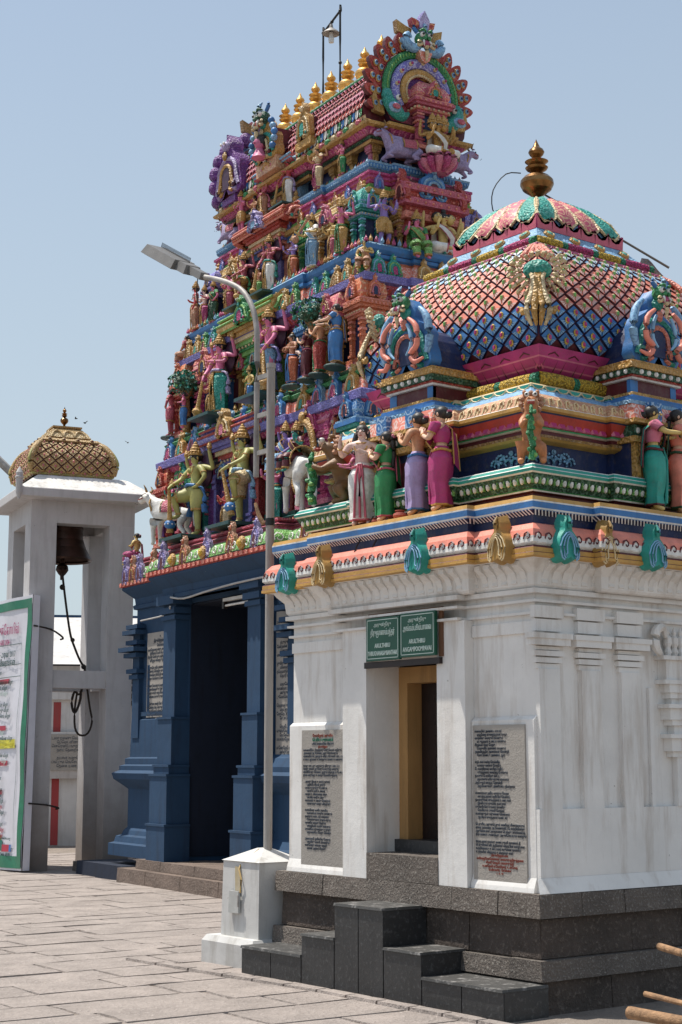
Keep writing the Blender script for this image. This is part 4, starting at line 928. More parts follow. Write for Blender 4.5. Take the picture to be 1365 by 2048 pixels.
# tier C
kuta((-.74, -1.96, 7.70), 0, .32, .86, 'teal', 'teal', 'skyblue')
kuta((-.76, 1.98, 7.70), RZX, .34, .86, 'violet', 'violet', 'lilac')
kuta((.80, -1.98, 7.70), 0, .32, .86, 'violet', 'violet', 'lilac')
kuta((-.74, -1.25, 7.70), RZX, .56, .84, 'gold', 'gold', 'cream', 'barrel', .28, ('pink', 'rose', 'navy', 'pink'))
kuta((-.74, -.72, 7.70), RZX, .34, .84, 'green', 'green', 'lime', nas=('pink', 'rose', 'navy', 'pink'))
kuta((-.74, 1.30, 7.70), RZX, .60, .84, 'gold', 'gold', 'cream', 'barrel', .28, ('gold', 'cream', 'teal', 'gold'))
kuta((-.26, -2.06, 7.70), 0, .30, .80, 'gold', 'gold', 'tan')
kuta((.35, -2.06, 7.70), 0, .30, .80, 'gold', 'gold', 'tan')
# central doorways of each tier with a rolled gable roof above
def gate(y, x, z0, z1, w, frame, leaf, roof, acc, nasic, ztop, ext, kal=True):
    hw = w / 2; m = MB()
    m.box(-hw, hw, -.02, .25, z0, z1, leaf); m.box(-hw * .5, hw * .5, -.03, 0, z0, z1 * .985, 'navy' if leaf != 'green' else 'green')
    b = m.obj('tier_doorway', tower, (x, y, 0), RZX)
    for s in (-1, 1):
        for k, c in ((0, frame), (1, acc)):
            p = MB(); xx = s * (hw + .02 + .12 * k); p.box(xx - .05, xx + .05, -.10 - .03 * (1 - k), .1, z0, z1, c)
            for f in (.02, .12, .7, .78, .88): p.box(xx - .07, xx + .07, -.13 - .03 * (1 - k), .1, z0 + (z1 - z0) * f, z0 + (z1 - z0) * f + .04, c)
            p.obj('column', b)
    m = MB(); zz = z1; hw2 = hw + .16
    cols = [acc, frame, acc, 'cream', roof, roof]
    for k in range(6):
        t = (ztop - z1) * .09; o = .03 * k; m.box(-hw2 - o, hw2 + o, -.16 - o, .15, zz + .0005, zz + t, cols[k]); zz += t
    for i in range(9): m.ball((-hw2 + (i + .5) * 2 * hw2 / 9, -.22, z1 + (ztop - z1) * .14), .02, 'cream', 5, 3)
    m.obj('entablature', b)
    m = MB(); h = ztop - zz; e = hw2 + .16 + ext; prf = [(-.33, 0), (-.37, .12), (-.36, .3), (-.30, .5), (-.34, .52), (-.33, .6), (-.20, .85), (-.04, 1.0), (.2, 1.0)]; n = len(prf)
    vs = [(-e, y_, zz + f * h) for y_, f in prf] + [(e, y_, zz + f * h) for y_, f in prf]
    m.add(vs, [(i, n + i, n + i + 1, i + 1) for i in range(n - 1)] + [tuple(range(n - 1, -1, -1)), tuple(range(n, 2 * n))], roof + '~')
    for f, y_ in ((.0, -.34), (.3, -.37), (.55, -.345)): m.tube([(-e, y_, zz + f * h), (e, y_, zz + f * h)], .018, acc, 5)
    m.obj('rolled_roof', b, smooth=True)
    link('nasi', nasi_mesh(*nasic, w=.42, h=h * 1.25), b, (0, -.40, zz - .02), 0)
    for s in (-1, 1): link('nasi', nasi_mesh(roof, acc, 'teal', acc, w=.55, h=h * 1.35), b, (s * e, -.08, zz - .04), RZX if s < 0 else -RZX)
    if kal:
        kf = MB(); kf.lathe([(.05, 0), (.035, .02), (.07, .06), (.08, .10), (.05, .14), (.02, .16), (.04, .19), (.03, .22), (0, .28)], 'gold', 8); km = kf.mesh('kalasam'); smooth_mesh(km)
        for i in range(7): link('kalasam', km, b, (-e * .85 + 1.7 * e * i / 6, -.10, ztop - .005), 0, .72)
gate(.42, -1.06, 4.62, 5.42, .52, 'violet', 'maroon', 'violet', 'red', ('gold', 'cream', 'pink', 'gold'), 6.10, .22)
gate(.25, -.90, 6.15, 6.95, .50, 'green', 'navy', 'gold', 'lime', ('green', 'lime', 'magenta', 'teal'), 7.62, .20)
gate(.30, -.68, 7.72, 8.38, .40, 'violet', 'ochre', 'red', 'salmon', ('lilac', 'violet', 'skyblue', 'lilac'), 8.86, .20)
gate(.22, -.52, 8.90, 9.40, .34, 'tan', 'green', 'rose', 'skyblue', ('gold', 'teal', 'pink', 'gold'), 9.60, .02, False)

# right face: red stepped shrine with a blue nasi, lotus moulding above it
m = MB(); z = 7.9
for k in range(9):
    t = .085; o = (.0, .05, .02, .08, .05, .12, .09, .14, .04)[k]; m.box(-.36 - o, .36 + o, -.22 - o * 1.2, .2, z, z + t - .002, ('red', 'rose', 'red', 'salmon', 'red', 'rose', 'red', 'rose', 'maroon')[k])
    for i in range(8): m.ball((-.34 - o + (i + .5) * (.68 + 2 * o) / 8, -.22 - o * 1.2, z + .04), .02, 'salmon', 5, 3)
    z += t
m.obj('red_stepped_shrine', tower, (.06, -2.0, 0), 0)
link('nasi', nasi_mesh('blue', 'skyblue', 'maroon', 'skyblue', .42, .46), tower, (.02, -2.34, 8.42), 0)
for s in (-1, 1): link('nasi', nasi_mesh('red', 'rose', 'maroon', 'salmon', .30, .42), tower, (s * .42, -2.26, 8.36), RZX)

# barrel roof with rows of little tiles
prf = [(.70, 9.41), (.755, 9.50), (.77, 9.60), (.75, 9.74), (.69, 9.90), (.58, 10.08), (.44, 10.24), (.26, 10.38), (.12, 10.44)]
full = [(x, z) for x, z in prf] + [(-x, z) for x, z in reversed(prf)]
m = MB(); n = len(full); yl = 1.98
m.add([(x, -yl, z) for x, z in full] + [(x, yl, z) for x, z in full], [(i, i + 1, n + i + 1, n + i) for i in range(n - 1)] + [tuple(range(n - 1, -1, -1)), tuple(range(n, 2 * n))], 'maroon'); m.obj('barrel_roof', tower, smooth=True)
m = MB(); cols = ['cream', 'rose', 'red', 'rose', 'pink', 'red', 'rose', 'red', 'pink', 'green', 'white', 'white']
rows_ = 13
for j in range(rows_):
    h0, z0 = dome_at(prf, j / rows_); h1, z1 = dome_at(prf, (j + 1) / rows_)
    for i in range(46):
        y = -yl + (i + .5 * (j % 2) + .2) * 2 * yl / 46; w = .040; nx = .03
        c = cols[j % 12] if j not in (1, 9, 11) else ('green', 'white', 'blue')[i % 3]
        m.add([(-h1 - .006, y - w, z1), (-h1 - .006, y + w, z1), (-h0 - nx, y + w * .8, z0 + .012), (-h0 - nx - .006, y, z0 - .02), (-h0 - nx, y - w * .8, z0 + .012)], [(0, 4, 3, 2, 1)], c)
        m.add([(-h1 * .4 - h0 * .6 - nx, y - w * .25, z0 * .6 + z1 * .4), (-h1 * .4 - h0 * .6 - nx, y + w * .25, z0 * .6 + z1 * .4), (-h0 - nx - .01, y, z0)], [(0, 2, 1)], 'white')
m.obj('roof_tile_rows', tower, kind='stuff')
m = MB()
for j, c in ((0, 'green'), (9.2, 'green'), (12, 'white')):
    h0, z0 = dome_at(prf, min(1, j / rows_)); m.tube([(-h0 - .03, -yl, z0), (-h0 - .03, yl, z0)], .022, c, 6)
m.obj('roof_band', tower)
m = MB()
for i in range(26): m.ball((-.80, -1.9 + i * .15, 9.42), .06, ('rose', 'cream', 'green')[i % 3], 6, 4, (.5, 1, .7))
m.obj('eave_flowers', tower, kind='stuff')
m = MB()
for i in range(30): m.tube([(-.13, -1.88 + i * .13, 10.44), (-.15, -1.86 + i * .13, 10.52), (-.08, -1.84 + i * .13, 10.56)], [.03, .03, .006], 'white~', 5)
m.box(-.12, .12, -1.95, 1.95, 10.42, 10.50, 'cream'); m.obj('ridge', tower)
kmf = kalasam(.60, GILT, 18, .95).mesh('finial'); smooth_mesh(kmf)
for i, y in enumerate((1.40, .97, .53, .10, -.34, -.78, -1.20)): link('finial', kmf, tower, (0, y, 10.46), 0)
for y, z, w, h, c in ((-.62, 9.62, .36, .52, ('gold', 'cream', 'teal', 'gold')), (1.50, 9.50, .78, .92, ('purple', 'lilac', 'plum', 'gold'))):
    link('nasi', nasi_mesh(*c, w=w, h=h), tower, (-.86, y, z), RZX)
    m = MB(); m.box(-.86, -.6, y - .2, y + .2, z - .10, z, c[0] if c[0] != 'lilac' else 'violet'); m.box(-.84, -.3, y - .13, y + .13, z, z + .3, 'maroon'); m.obj('dormer_base', tower)

# big gables closing the barrel
def gable(parent, loc, rz, W_, H_, cols, back=None, rim='maroon'):
    """horseshoe gable facing -Y with flames, monster mask and sea-monster feet"""
    root = MB(); cz = H_ * .30; r = W_ * .42
    def arc(rx, rzz, a0=-.25, a1=1.25, k=18): return [(rx * math.cos(PI * (a0 + (a1 - a0) * i / k)), cz + rzz * math.sin(PI * (a0 + (a1 - a0) * i / k))) for i in range(k + 1)]
    pts = arc(r * 1.1, r * 1.1); root.plate([p for p in pts], 0, .30, cols['field'], back or 'plum')
    g_ = root.obj('gable', parent, loc, rz)
    def band(rx, wd, c, y, name, c2=None, seg=22):
        m = MB(); m.tube([(x, y, z) for x, z in arc(rx, rx, -.2, 1.2, seg)], wd, c, 8, True, .7, (0, 1, 0)); return m
    m = band(r * .98, r * .11, cols['b1'], -.04, 'g')
    for (x, z) in arc(r * .98, r * .98, -.2, 1.2, 46): m.ball((x, -.04 - r * .08, z), r * .05, cols['b1s'], 5, 3, (.5, .5, 1.2))
    m.obj('outer_band', g_, smooth=True)
    m = band(r * .74, r * .13, cols['b2'], -.05, 'g')
    for (x, z) in arc(r * .74, r * .74, -.12, 1.12, 8): m.ball((x, -.05 - r * .10, z), r * .055, 'cream', 8, 4); m.ball((x, -.08 - r * .11, z), r * .035, 'magenta', 6, 4)
    m.obj('middle_band', g_, smooth=True)
    m = band(r * .53, r * .085, cols['b3'], -.06, 'g')
    for (x, z) in arc(r * .44, r * .44, -.2, 1.2, 30): m.ball((x, -.07, z), r * .045, 'cream', 5, 3)
    m.obj('inner_band', g_, smooth=True)
    m = MB(); m.plate(arc(r * .40, r * .40, -.25, 1.25), -.012, 0, 'purple'); m.obj('arch_field', g_)
    nf = 7
    for s in (-1, 1):
        for i in range(nf):
            a = PI / 2 - s * (R(25) + R(14.5) * i); L = r * .46; w = r * .155
            c0 = (r * 1.10 * math.cos(a), cz + r * 1.10 * math.sin(a)); f = MB()
            bend = .45
            cl = [(0, 0), (.35, .02), (.7, .10), (1.0, .30)]
            out = [(0, .8), (.2, 1.0), (.45, 1.05), (.7, .85), (.9, .5), (1.0, .12)]
            P_ = []
            dx, dz = math.cos(a), math.sin(a); px, pz = -s * -dz, -s * dx      # px,pz = sideways, upward pointing
            px, pz = (-dz * (1 if s > 0 else -1), dx * (1 if s > 0 else -1))
            def at(t, q): return (c0[0] + dx * L * t + px * (q * w + bend * L * t * t * .5), c0[1] + dz * L * t + pz * (q * w + bend * L * t * t * .5))
            P_ = [at(t, q) for t, q in out] + [at(t, -q) for t, q in reversed(out)]
            f.plate(P_, -.02, .05, cols['fl'], cols['flb'])
            mid = at(.55, 0); low = at(.2, .0)
            if cols['fl'] == 'plum':
                f = MB(); f.ball((mid[0], .05, mid[1]), w * 1.25, 'purple', 10, 7, (1, .9, 1)); f.ball((mid[0], -.06, mid[1]), w * .8, 'plum', 8, 5, (1, .5, 1))
            else:
              for (q, rr) in ((mid, w * .45), (low, w * .5)):
                  f.ball((q[0], -.035, q[1]), rr, 'gold', 8, 4, (1, .4, 1.3)); f.ball((q[0], -.05, q[1]), rr * .72, 'skyblue', 8, 4, (1, .4, 1.3)); f.ball((q[0], -.065, q[1]), rr * .38, 'navy', 6, 4, (1, .4, 1.3))
            f.obj('flame', g_)
        # makara foot
        f = MB(); x0 = s * r * .98; zb = cz - r * .62
        f.tube([(s * r * .98, -.06, cz - r * .15), (s * r * 1.0, -.10, cz - r * .38), (s * r * .84, -.12, cz - r * .60), (s * r * .62, -.12, cz - r * .74), (s * r * .44, -.12, cz - r * .62)], [r * .12, r * .15, r * .18, r * .13, r * .04], 'teal', 8)
        f.ball((s * r * .92, -.20, cz - r * .62), r * .15, 'skyblue', 8, 5, (1.2, .4, .9)); f.ball((s * r * .92, -.24, cz - r * .62), r * .09, 'rose', 8, 5, (1.3, .4, .8))
        f.ball((s * r * .80, -.18, cz - r * .34), r * .07, 'white', 6, 5); f.ball((s * r * .80, -.22, cz - r * .34), r * .035, 'black', 6, 4)
        f.plate([(s * r * 1.0, cz - r * .70), (s * r * 1.28, cz - r * .66), (s * r * 1.36, cz - r * .36), (s * r * 1.28, cz - r * .10), (s * r * 1.20, cz - r * .40), (s * r * 1.05, cz - r * .48)][::s], -.04, .04, 'gold', 'ochre')
        f.obj('sea_monster', g_, smooth=True)
        f = MB(); x0 = s * r * .30; zt = cz + r * 1.18
        f.tube([(s * r * .08, -.10, zt + r * .02), (s * r * .22, -.12, zt - r * .12), (s * r * .42, -.12, zt - r * .10), (s * r * .52, -.12, zt + r * .06), (s * r * .44, -.12, zt + r * .20), (s * r * .34, -.12, zt + r * .12)], [r * .06, r * .11, r * .12, r * .10, r * .06, r * .02], 'skyblue~', 8)
        f.plate([(s * r * .26, zt + r * .20), (s * r * .62, zt + r * .30), (s * r * .66, zt + r * .58), (s * r * .40, zt + r * .48), (s * r * .22, zt + r * .44)][::s], -.03, .06, 'gold', 'ochre')
        f.obj('crest_curl', g_, smooth=True)
    m = MB(); monster_head(m, (0, -.10, cz + r * 1.12), r * .52)
    zt = cz + r * 1.6
    for s in (-1, 1): m.plate([(s * r * .08, zt), (s * r * .30, zt + r * .06), (s * r * .34, zt + r * .22), (s * r * .2, zt + r * .2), (s * r * .12, zt + r * .16)][::s], -.12, -.02, 'red~', 'rose')
    m.plate([(-r * .13, zt), (r * .13, zt), (r * .16, zt + r * .22), (r * .02, zt + r * .46), (-r * .12, zt + r * .22)], -.14, -.02, 'lilac~', 'violet')
    m.plate([(-r * .2, cz + r * 1.0), (r * .2, cz + r * 1.0), (r * .12, cz + r * .78), (0, cz + r * .70), (-r * .12, cz + r * .78)], -.16, -.03, 'salmon~', 'tan')
    m.obj('monster_mask', g_, smooth=True)
    return g_
gable(tower, (.0, -2.06, 9.42), 0, 1.26, 1.55, dict(field='rose', b1='green', b1s='lime', b2='violet~', b3='gold', fl='red', flb='maroon'))
gable(tower, (.0, 2.06, 9.42), PI, 1.42, 1.55, dict(field='purple', b1='purple', b1s='lilac', b2='plum', b3='gold', fl='plum', flb='plum'))
# left end gable seen from the front corner: second dormer with purple scrolls
# gable mini shrine
kuta((.08, -2.02, 9.10), 0, .52, .98, 'rose', 'rose', 'salmon', nas=('rose', 'salmon', 'teal', 'gold'))
# front dormer with a bust
m = MB(); m.box(-.95, -.5, -.06, .50, 9.42, 9.60, 'tan~'); m.box(-.92, -.3, .0, .44, 9.6, 10.0, 'maroon'); m.obj('dormer_base', tower)
link('nasi', nasi_mesh('gold', 'teal', 'maroon', 'cream', .62, .62), tower, (-.97, .22, 9.58), RZX)
m = MB(); monster_head(m, (0, -1.0, 10.05), .30, ('darkgreen', 'red')); 
for s in (-1, 1):
    for k in range(5): m.ball((s * (.27 + .05 * math.sin(k)), -1.0, 9.72 + k * .09), .05, 'skyblue~' if k % 2 else 'blue', 6, 4)
m.obj('monster_mask', tower, (0, .22, 0), RZX, True)
m = MB(); m.ball((0, 0, .16), .085, 'pinkskin', 10, 8, (.9, .95, 1.15)); m.ball((0, .03, .19), .10, 'black', 10, 6); m.tube([(0, 0, -.05), (0, 0, .1)], [.12, .04], 'pinkskin', 8); m.ball((0, -.09, .15), .018, 'pinkskin', 5, 4); m.obj('bust', tower, (-1.05, .22, 9.66), RZX, True)

# steps in front of the doorway
def stepstone(name, x0, x1, y0, y1, z0, z1, label, mat=STEPSTONE):
    m = MB(); m.box(x0, x1, y0, y1, z0, z1, mat, .012, .012); return m
st = thing('doorway_steps', 'two worn brown stone steps leading up to the dark blue doorway', 'steps', (*tw(-1.9, .3), 0), TA)
def tl(x, y): return (x + 1.9, y - .3)
for (x0, x1, y0, y1, z0, z1) in ((-2.04, -1.2, -2.6, 2.25, -.02, .185), (-1.90, -1.2, -2.6, 1.95, .186, .31)):
    r2 = random.Random(int(z1 * 99)); y = y0
    while y < y1 - .05:
        w = min(r2.uniform(.8, 1.3), y1 - y); 
        if y1 - (y + w) < .3: w = y1 - y
        m = MB(); m.box(x0 + 1.9, x1 + 1.9, y - .3 + .004, y + w - .3 - .004, z0, z1 - r2.uniform(0, .008), STEPSTONE, .012, .004); m.obj('step_stone', st); y += w
m = MB(); m.box(-1.2, 1.4, -2.9, 2.9, 0, .30, STEPSTONE); m.obj('floor_slab', tower)
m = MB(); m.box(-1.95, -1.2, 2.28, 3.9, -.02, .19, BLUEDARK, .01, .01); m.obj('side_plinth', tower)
# tube light, cables
tl_ = thing('tube_light', 'fluorescent tube light fixed under the blue lintel of the doorway', 'lamp', (*tw(-1.56, -.35), 3.55), TA)
m = MB(); m.box(-.03, .03, -.45, .45, .03, .07, mat_plain('lamp_white', (.55, .53, .5), .5), 0, 0); m.box(-.03, .03, .42, .47, -.06, .03, WOODDARK); m.obj('batten', tl_)
m = MB(); m.tube([(0, -.43, -.02), (0, .43, -.02)], .016, mat_plain('unlit_tube', (.7, .68, .65), .3), 8); m.obj('tube', tl_, smooth=True)
cab = MB(); cab.tube([(0, -1.6, .04), (0, -.6, .03), (0, .2, .0), (0, .8, -.03), (0, 1.2, .02)], .014, mat_plain('grey_conduit', (.42, .40, .38), .6), 6)
cab.tube([(-.0, 1.22, -.1), (.18, 1.7, -.16), (.2, 2.6, -.18)], .012, mat_plain('grey_conduit', (.42, .40, .38), .6), 6)
cab.obj('cable', None, (*tw(-1.80, .0), 3.70), TA, True, label='pale electric conduit running along the blue lintel above the doorway', cat='cable')

m = MB()
def m_bud(mb, w): mb.lathe([(.0, 0), (w * .30, 0), (w * .34, w * .25), (w * .2, w * .6), (w * .08, w * .8), (0, w * 1.1)], ('gold', 'magenta', 'teal', 'skyblue', 'orange')[rnd.randrange(5)], 6)
row(m, plan_rect(1.10, 2.60), 0, 5.46, .085, m_bud); row(m, plan_rect(.95, 2.38), 0, 6.92, .08, m_bud); row(m, plan_rect(.70, 1.98), 0, 8.27, .07, m_bud); row(m, plan_rect(1.30, 2.78), 0, 4.455, .09, m_bud); row(m, plan_rect(1.0, 2.45), .02, 7.70, .08, m_bud); row(m, plan_rect(1.12, 2.6), .03, 6.14, .08, m_bud); row(m, plan_rect(.66, 1.95), .04, 8.895, .07, m_bud)
m.obj('lotus_bud_rows', tower, kind='stuff')
nasi_row('nasi', plan_rect(1.30, 2.80), -.02, 5.30, .42, [('pink', 'magenta', 'teal', 'gold'), ('skyblue', 'blue', 'maroon', 'cream'), ('orange', 'cream', 'navy', 'gold')], .20, .30, tower, tilt=-.1)
nasi_row('nasi', plan_rect(1.06, 2.50), .0, 6.80, .38, [('rose', 'pink', 'teal', 'gold'), ('teal', 'skyblue', 'maroon', 'cream'), ('gold', 'cream', 'navy', 'rose')], .18, .26, tower, tilt=-.1)
nasi_row('nasi', plan_rect(.78, 2.06), .0, 8.16, .33, [('lilac', 'violet', 'maroon', 'gold'), ('rose', 'pink', 'teal', 'gold'), ('green', 'lime', 'maroon', 'cream')], .15, .22, tower, tilt=-.1)
# ------------------------------------------------------------ figures
def skin_obj(name, J, E, parent, mat, sub=1, root=0):
    """J: {key:(pos, radius or (rx,ry))}, E: edges -> one continuous skinned body"""
    keys = list(J); ix = {k: i for i, k in enumerate(keys)}
    me = bpy.data.meshes.new(name); me.from_pydata([tuple(J[k][0]) for k in keys], [(ix[a], ix[b]) for a, b in E], [])
    me.materials.append(mat if not isinstance(mat, str) else C(mat))
    o = link(name, me, parent)
    md = o.modifiers.new('skin', 'SKIN'); md.use_smooth_shade = True; md.branch_smoothing = .4
    sv = me.skin_vertices[0].data
    for k in keys:
        r = J[k][1]; sv[ix[k]].radius = r if hasattr(r, '__len__') else (r, r)
        sv[ix[k]].use_root = (ix[k] == root)
    if sub:
        s = o.modifiers.new('sub', 'SUBSURF'); s.levels = sub; s.render_levels = sub
    return o
def limb(m, pts, rad, mat, n=8, flat=1.0): m.tube(pts, rad, mat, n, True, flat)
# arm presets: side -> (elbow, wrist, hand) relative, unit height, x to the figure's left(+)/right(-), facing -y
def arms(kind, s):
    sh = Vector((s * .112, 0, .80))
    P = dict(
        down=((s * .15, .01, .66), (s * .155, -.03, .53), (s * .155, -.05, .475)),
        anjali=((s * .135, -.05, .67), (s * .045, -.15, .735), (s * .016, -.175, .80)),
        mace=((s * .17, -.04, .67), (s * .14, -.12, .55), (s * .12, -.14, .50)),
        kneemace=((s * .16, -.08, .68), (s * .10, -.20, .60), (s * .07, -.24, .56)),
        bless=((s * .17, -.02, .68), (s * .16, -.13, .75), (s * .155, -.14, .82)),
        up=((s * .20, .02, .74), (s * .215, -.03, .87), (s * .215, -.04, .93)),
        fwd=((s * .14, -.06, .67), (s * .12, -.18, .68), (s * .11, -.24, .70)),
        lap=((s * .15, -.02, .66), (s * .09, -.11, .58), (s * .05, -.14, .56)),
        chest=((s * .17, -.03, .68), (s * .09, -.12, .69), (s * .04, -.14, .70)),
        hip=((s * .20, .0, .67), (s * .14, -.05, .57), (s * .10, -.06, .56)),
        reach=((s * .14, -.08, .72), (s * .08, -.22, .72), (s * .06, -.29, .71)))[kind]
    return sh, Vector(P[0]), Vector(P[1]), Vector(P[2])
LEGS = dict(
    stand=lambda s: ((s * .055, 0, .50), (s * .058, -.005, .28), (s * .055, .005, .055), (s * .065, -.07, .02)),
    sway=lambda s: ((s * .055, 0, .50), (s * .07 + .015, -.02, .28), (s * .06 + .0, .01, .055), (s * .08, -.07, .02)),
    lotus=lambda s: ((s * .06, 0, .50), (s * .19, -.12, .49), (s * .05, -.19, .475), (-s * .03, -.19, .47)),
    sit=lambda s: ((s * .06, 0, .50), (s * .08, -.20, .50), (s * .08, -.22, .29), (s * .08, -.28, .26)))
def figure(name, label, loc, rz, h, skin='fairskin', arm=('anjali', 'anjali'), legs='stand', robe='dhoti', rc='white', rb='gold', top=None, hair='bun', crown=None,
           extra=None, jewel='gold', group=None, lod=1, frame=None, base=None, prop=None, heads=1, sash=None, cat='statue', lean=0.0):
    if lod >= 2:
        q_ = lambda c: c + '!' if c and c not in ('white', 'black') else c
        rc, rb, top, sash, jewel = q_(rc), q_(rb), q_(top), q_(sash), q_(jewel)
    root = thing(name, label, cat, loc, rz, group); root.scale = (h * 1.15, h * 1.15, h)
    L = LEGS; drop = 0
    f = {s: (L['stand'](s) if legs == 'guard' and s == 1 else ((s * .06, -.01, .50), (s * .13, -.17, .46), (s * .10, -.12, .255), (s * .11, -.19, .225)) if legs == 'guard' else L[legs](s)) for s in (-1, 1)}
    if legs in ('lotus', 'sit'): drop = {'lotus': .445, 'sit': .44 if robe != 'seatsari' else .42}[legs]
    D = Vector((0, 0, -drop)); lv = Vector((0, -lean, 0))
    J = {}; E = []
    def j(k, p, r, par=None):
        J[k] = (Vector(p) + D, r)
        if par: E.append((par, k))
    fem = top is not None and robe in ('sari', 'seatsari')
    j('pelvis', (0, 0, .525), (.082, .062)); j('waist', lv * .3 + Vector((0, 0, .625)), (.060 if fem else .066, .048), 'pelvis'); j('chest', lv * .7 + Vector((0, .0, .735)), (.088, .062), 'waist')
    j('collar', lv + Vector((0, .0, .80)), (.070, .045), 'chest'); j('neck', lv + Vector((0, -.002, .845)), .028, 'collar')
    hx = lv + Vector((0, -.012, .885))
    j('jaw', hx, (.040, .042), 'neck'); j('skull', hx + Vector((0, .006, .042)), (.050, .056), 'jaw'); j('crown_point', hx + Vector((0, .008, .068)), (.035, .04), 'skull')
    prs = [('a', arm)] + ([('b', extra)] if extra else [])
    for tag_, pr in prs:
        for s, kd in ((-1, pr[0]), (1, pr[1])):
            sh, el, wr, ha = [p + lv for p in arms(kd, s)]; k = tag_ + str(s)
            if tag_ == 'b': sh = sh + Vector((0, .03, 0)); el += Vector((s * .03, .05, .02)); wr += Vector((s * .03, .06, .02)); ha += Vector((s * .03, .06, .02))
            j(k + 's', sh, .037, 'collar'); j(k + 'e', el, .026, k + 's'); j(k + 'w', wr, .019, k + 'e')
            if lod >= 2:
                dr = (ha - wr).normalized(); sd = dr.cross(Vector((1, 0, 0)) if abs(dr.x) < .8 else Vector((0, 1, 0))).normalized()
                j(k + 'h', wr + dr * .030, (.020, .013), k + 'w')
                for q in range(4):
                    ln = (.052, .062, .058, .044)[q]; p0 = wr + dr * .045 + sd * (q - 1.5) * .0115
                    j(k + 'f%d' % q, p0 + dr * ln * .5, .0062, k + 'h'); j(k + 'g%d' % q, p0 + dr * ln + Vector((-s * .004, 0, 0)), .005, k + 'f%d' % q)
                j(k + 't', wr + dr * .035 + sd * .030, .007, k + 'h'); j(k + 'u', wr + dr * .062 + sd * .036, .0055, k + 't')
            else:
                j(k + 'h', ha, (.020, .014), k + 'w'); j(k + 'f', ha + (ha - wr).normalized() * .035, (.012, .009), k + 'h')
    for s in (-1, 1):
        hp, kn, an, to = f[s]; k = 'l' + str(s)
        j(k + 'h', hp, .060, 'pelvis'); j(k + 'k', kn, .040, k + 'h'); j(k + 'c', Vector(kn).lerp(Vector(an), .35), .037, k + 'k'); j(k + 'a', an, .026, k + 'c'); j(k + 't', to, (.026, .016), k + 'a')
    body = skin_obj('body', J, E, root, skin, 1)
    hd = hx + D
    # face
    m = MB()
    hs = [(0, 0)] if heads == 1 else [(-.085, -.35), (.085, .35), (0, 0)]
    for (ox, an) in hs:
        m.M = Matrix.Translation(hd + Vector((ox, 0, 0))) @ Matrix.Rotation(an, 4, 'Z')
        if ox: m.ball((0, .0, .03), .058, skin, 10, 7, (.88, 1, 1.15))
        m.tube([(0, -.050, .045), (0, -.064, .020), (0, -.055, .012)], [.007, .011, .007], skin, 5)
        for s in (-1, 1):
            m.ball((s * .019, -.050, .040), .0105, 'white', 6, 4, (1.25, .6, .75)); m.ball((s * .019, -.055, .040), .006, 'black', 6, 4, (1, .6, 1))
            m.tube([(s * .008, -.055, .056), (s * .020, -.055, .061), (s * .033, -.046, .055)], [.002, .0035, .002], 'black', 4)
            m.ball((s * .051, .004, .030), .014, skin, 6, 4, (.5, .8, 1.3))
        m.ball((0, -.052, -.006), .012, 'red', 6, 4, (1.3, .5, .5))
    m.M = Matrix.Identity(4); m.obj('face', root, smooth=True)
    if hair:
        m = MB()
        for (ox, an) in hs: m.ball(tuple(hd + Vector((ox, .018, .050))), .062, 'black', 12, 7, (.95, .98, 1.02))
        if hair == 'bun': m.ball(tuple(hd + Vector((0, .075, .025))), .036, 'black', 8, 6); m.tube([hd + Vector((-.03, .085, .055)), hd + Vector((0, .10, .06)), hd + Vector((.03, .085, .055))], .012, 'pink', 5)
        if hair == 'top': m.ball(tuple(hd + Vector((0, .01, .125))), .030, 'black', 8, 6, (1, 1, 1.3))
        if hair == 'braid': m.ball(tuple(hd + Vector((0, .07, .03))), .03, 'black', 8, 6); m.tube([hd + Vector((0, .08, .0)), hd + Vector((0, .09, -.12)), hd + Vector((0, .08, -.25)), hd + Vector((0, .08, -.33))], [.024, .022, .018, .006], 'black', 6); m.ball(tuple(hd + Vector((0, .09, .05))), .026, 'pink', 8, 5)
        if hair == 'long':
            for s in (-1, 1): m.tube([hd + Vector((s * .05, .02, .03)), hd + Vector((s * .065, .01, -.05)), hd + Vector((s * .075, .0, -.13))], [.022, .024, .008], 'black', 6)
            m.ball(tuple(hd + Vector((.0, .02, .12))), .028, 'ochre', 8, 5)
        m.obj('hair', root, smooth=True)
    if crown:
        m = MB()
        for (ox, an) in hs:
            c = (ox, hd.y + .006); z = hd.z + .055
            m.lathe([(.066, z), (.070, z + .02), (.056, z + .035), (.062, z + .05), (.048, z + .065), (.050, z + .085), (.034, z + .105), (.036, z + .12), (.018, z + .14), (.02, z + .15), (0, z + .175)], crown, 12, c)
            for k in range(7): a = PI + PI * k / 6; m.ball((c[0] + .066 * math.cos(a), c[1] + .066 * math.sin(a), z + .035), .012, crown, 5, 4, (.7, .7, 1.6))
            for s in (-1, 1): m.tube([(ox + s * .06, hd.y, hd.z + .03), (ox + s * .068, hd.y, hd.z + .005), (ox + s * .06, hd.y, hd.z - .01)], .008, crown, 5)
        m.obj('crown', root, smooth=True)
    # garments
    def ring(z, rx, ry, c=(0, 0), n=16, pleat=0):
        return [(c[0] + (rx + pleat * math.cos(6 * a)) * math.cos(a), c[1] + (ry + pleat * math.cos(6 * a)) * math.sin(a), z - drop) for a in [2 * PI * i / n for i in range(n)]]
    def loft(m, rs, cols):
        n = len(rs[0])
        for i in range(len(rs) - 1): m.add(rs[i] + rs[i + 1], [(k, (k + 1) % n, n + (k + 1) % n, n + k) for k in range(n)], cols[i] if isinstance(cols, list) else cols)
    m = MB()
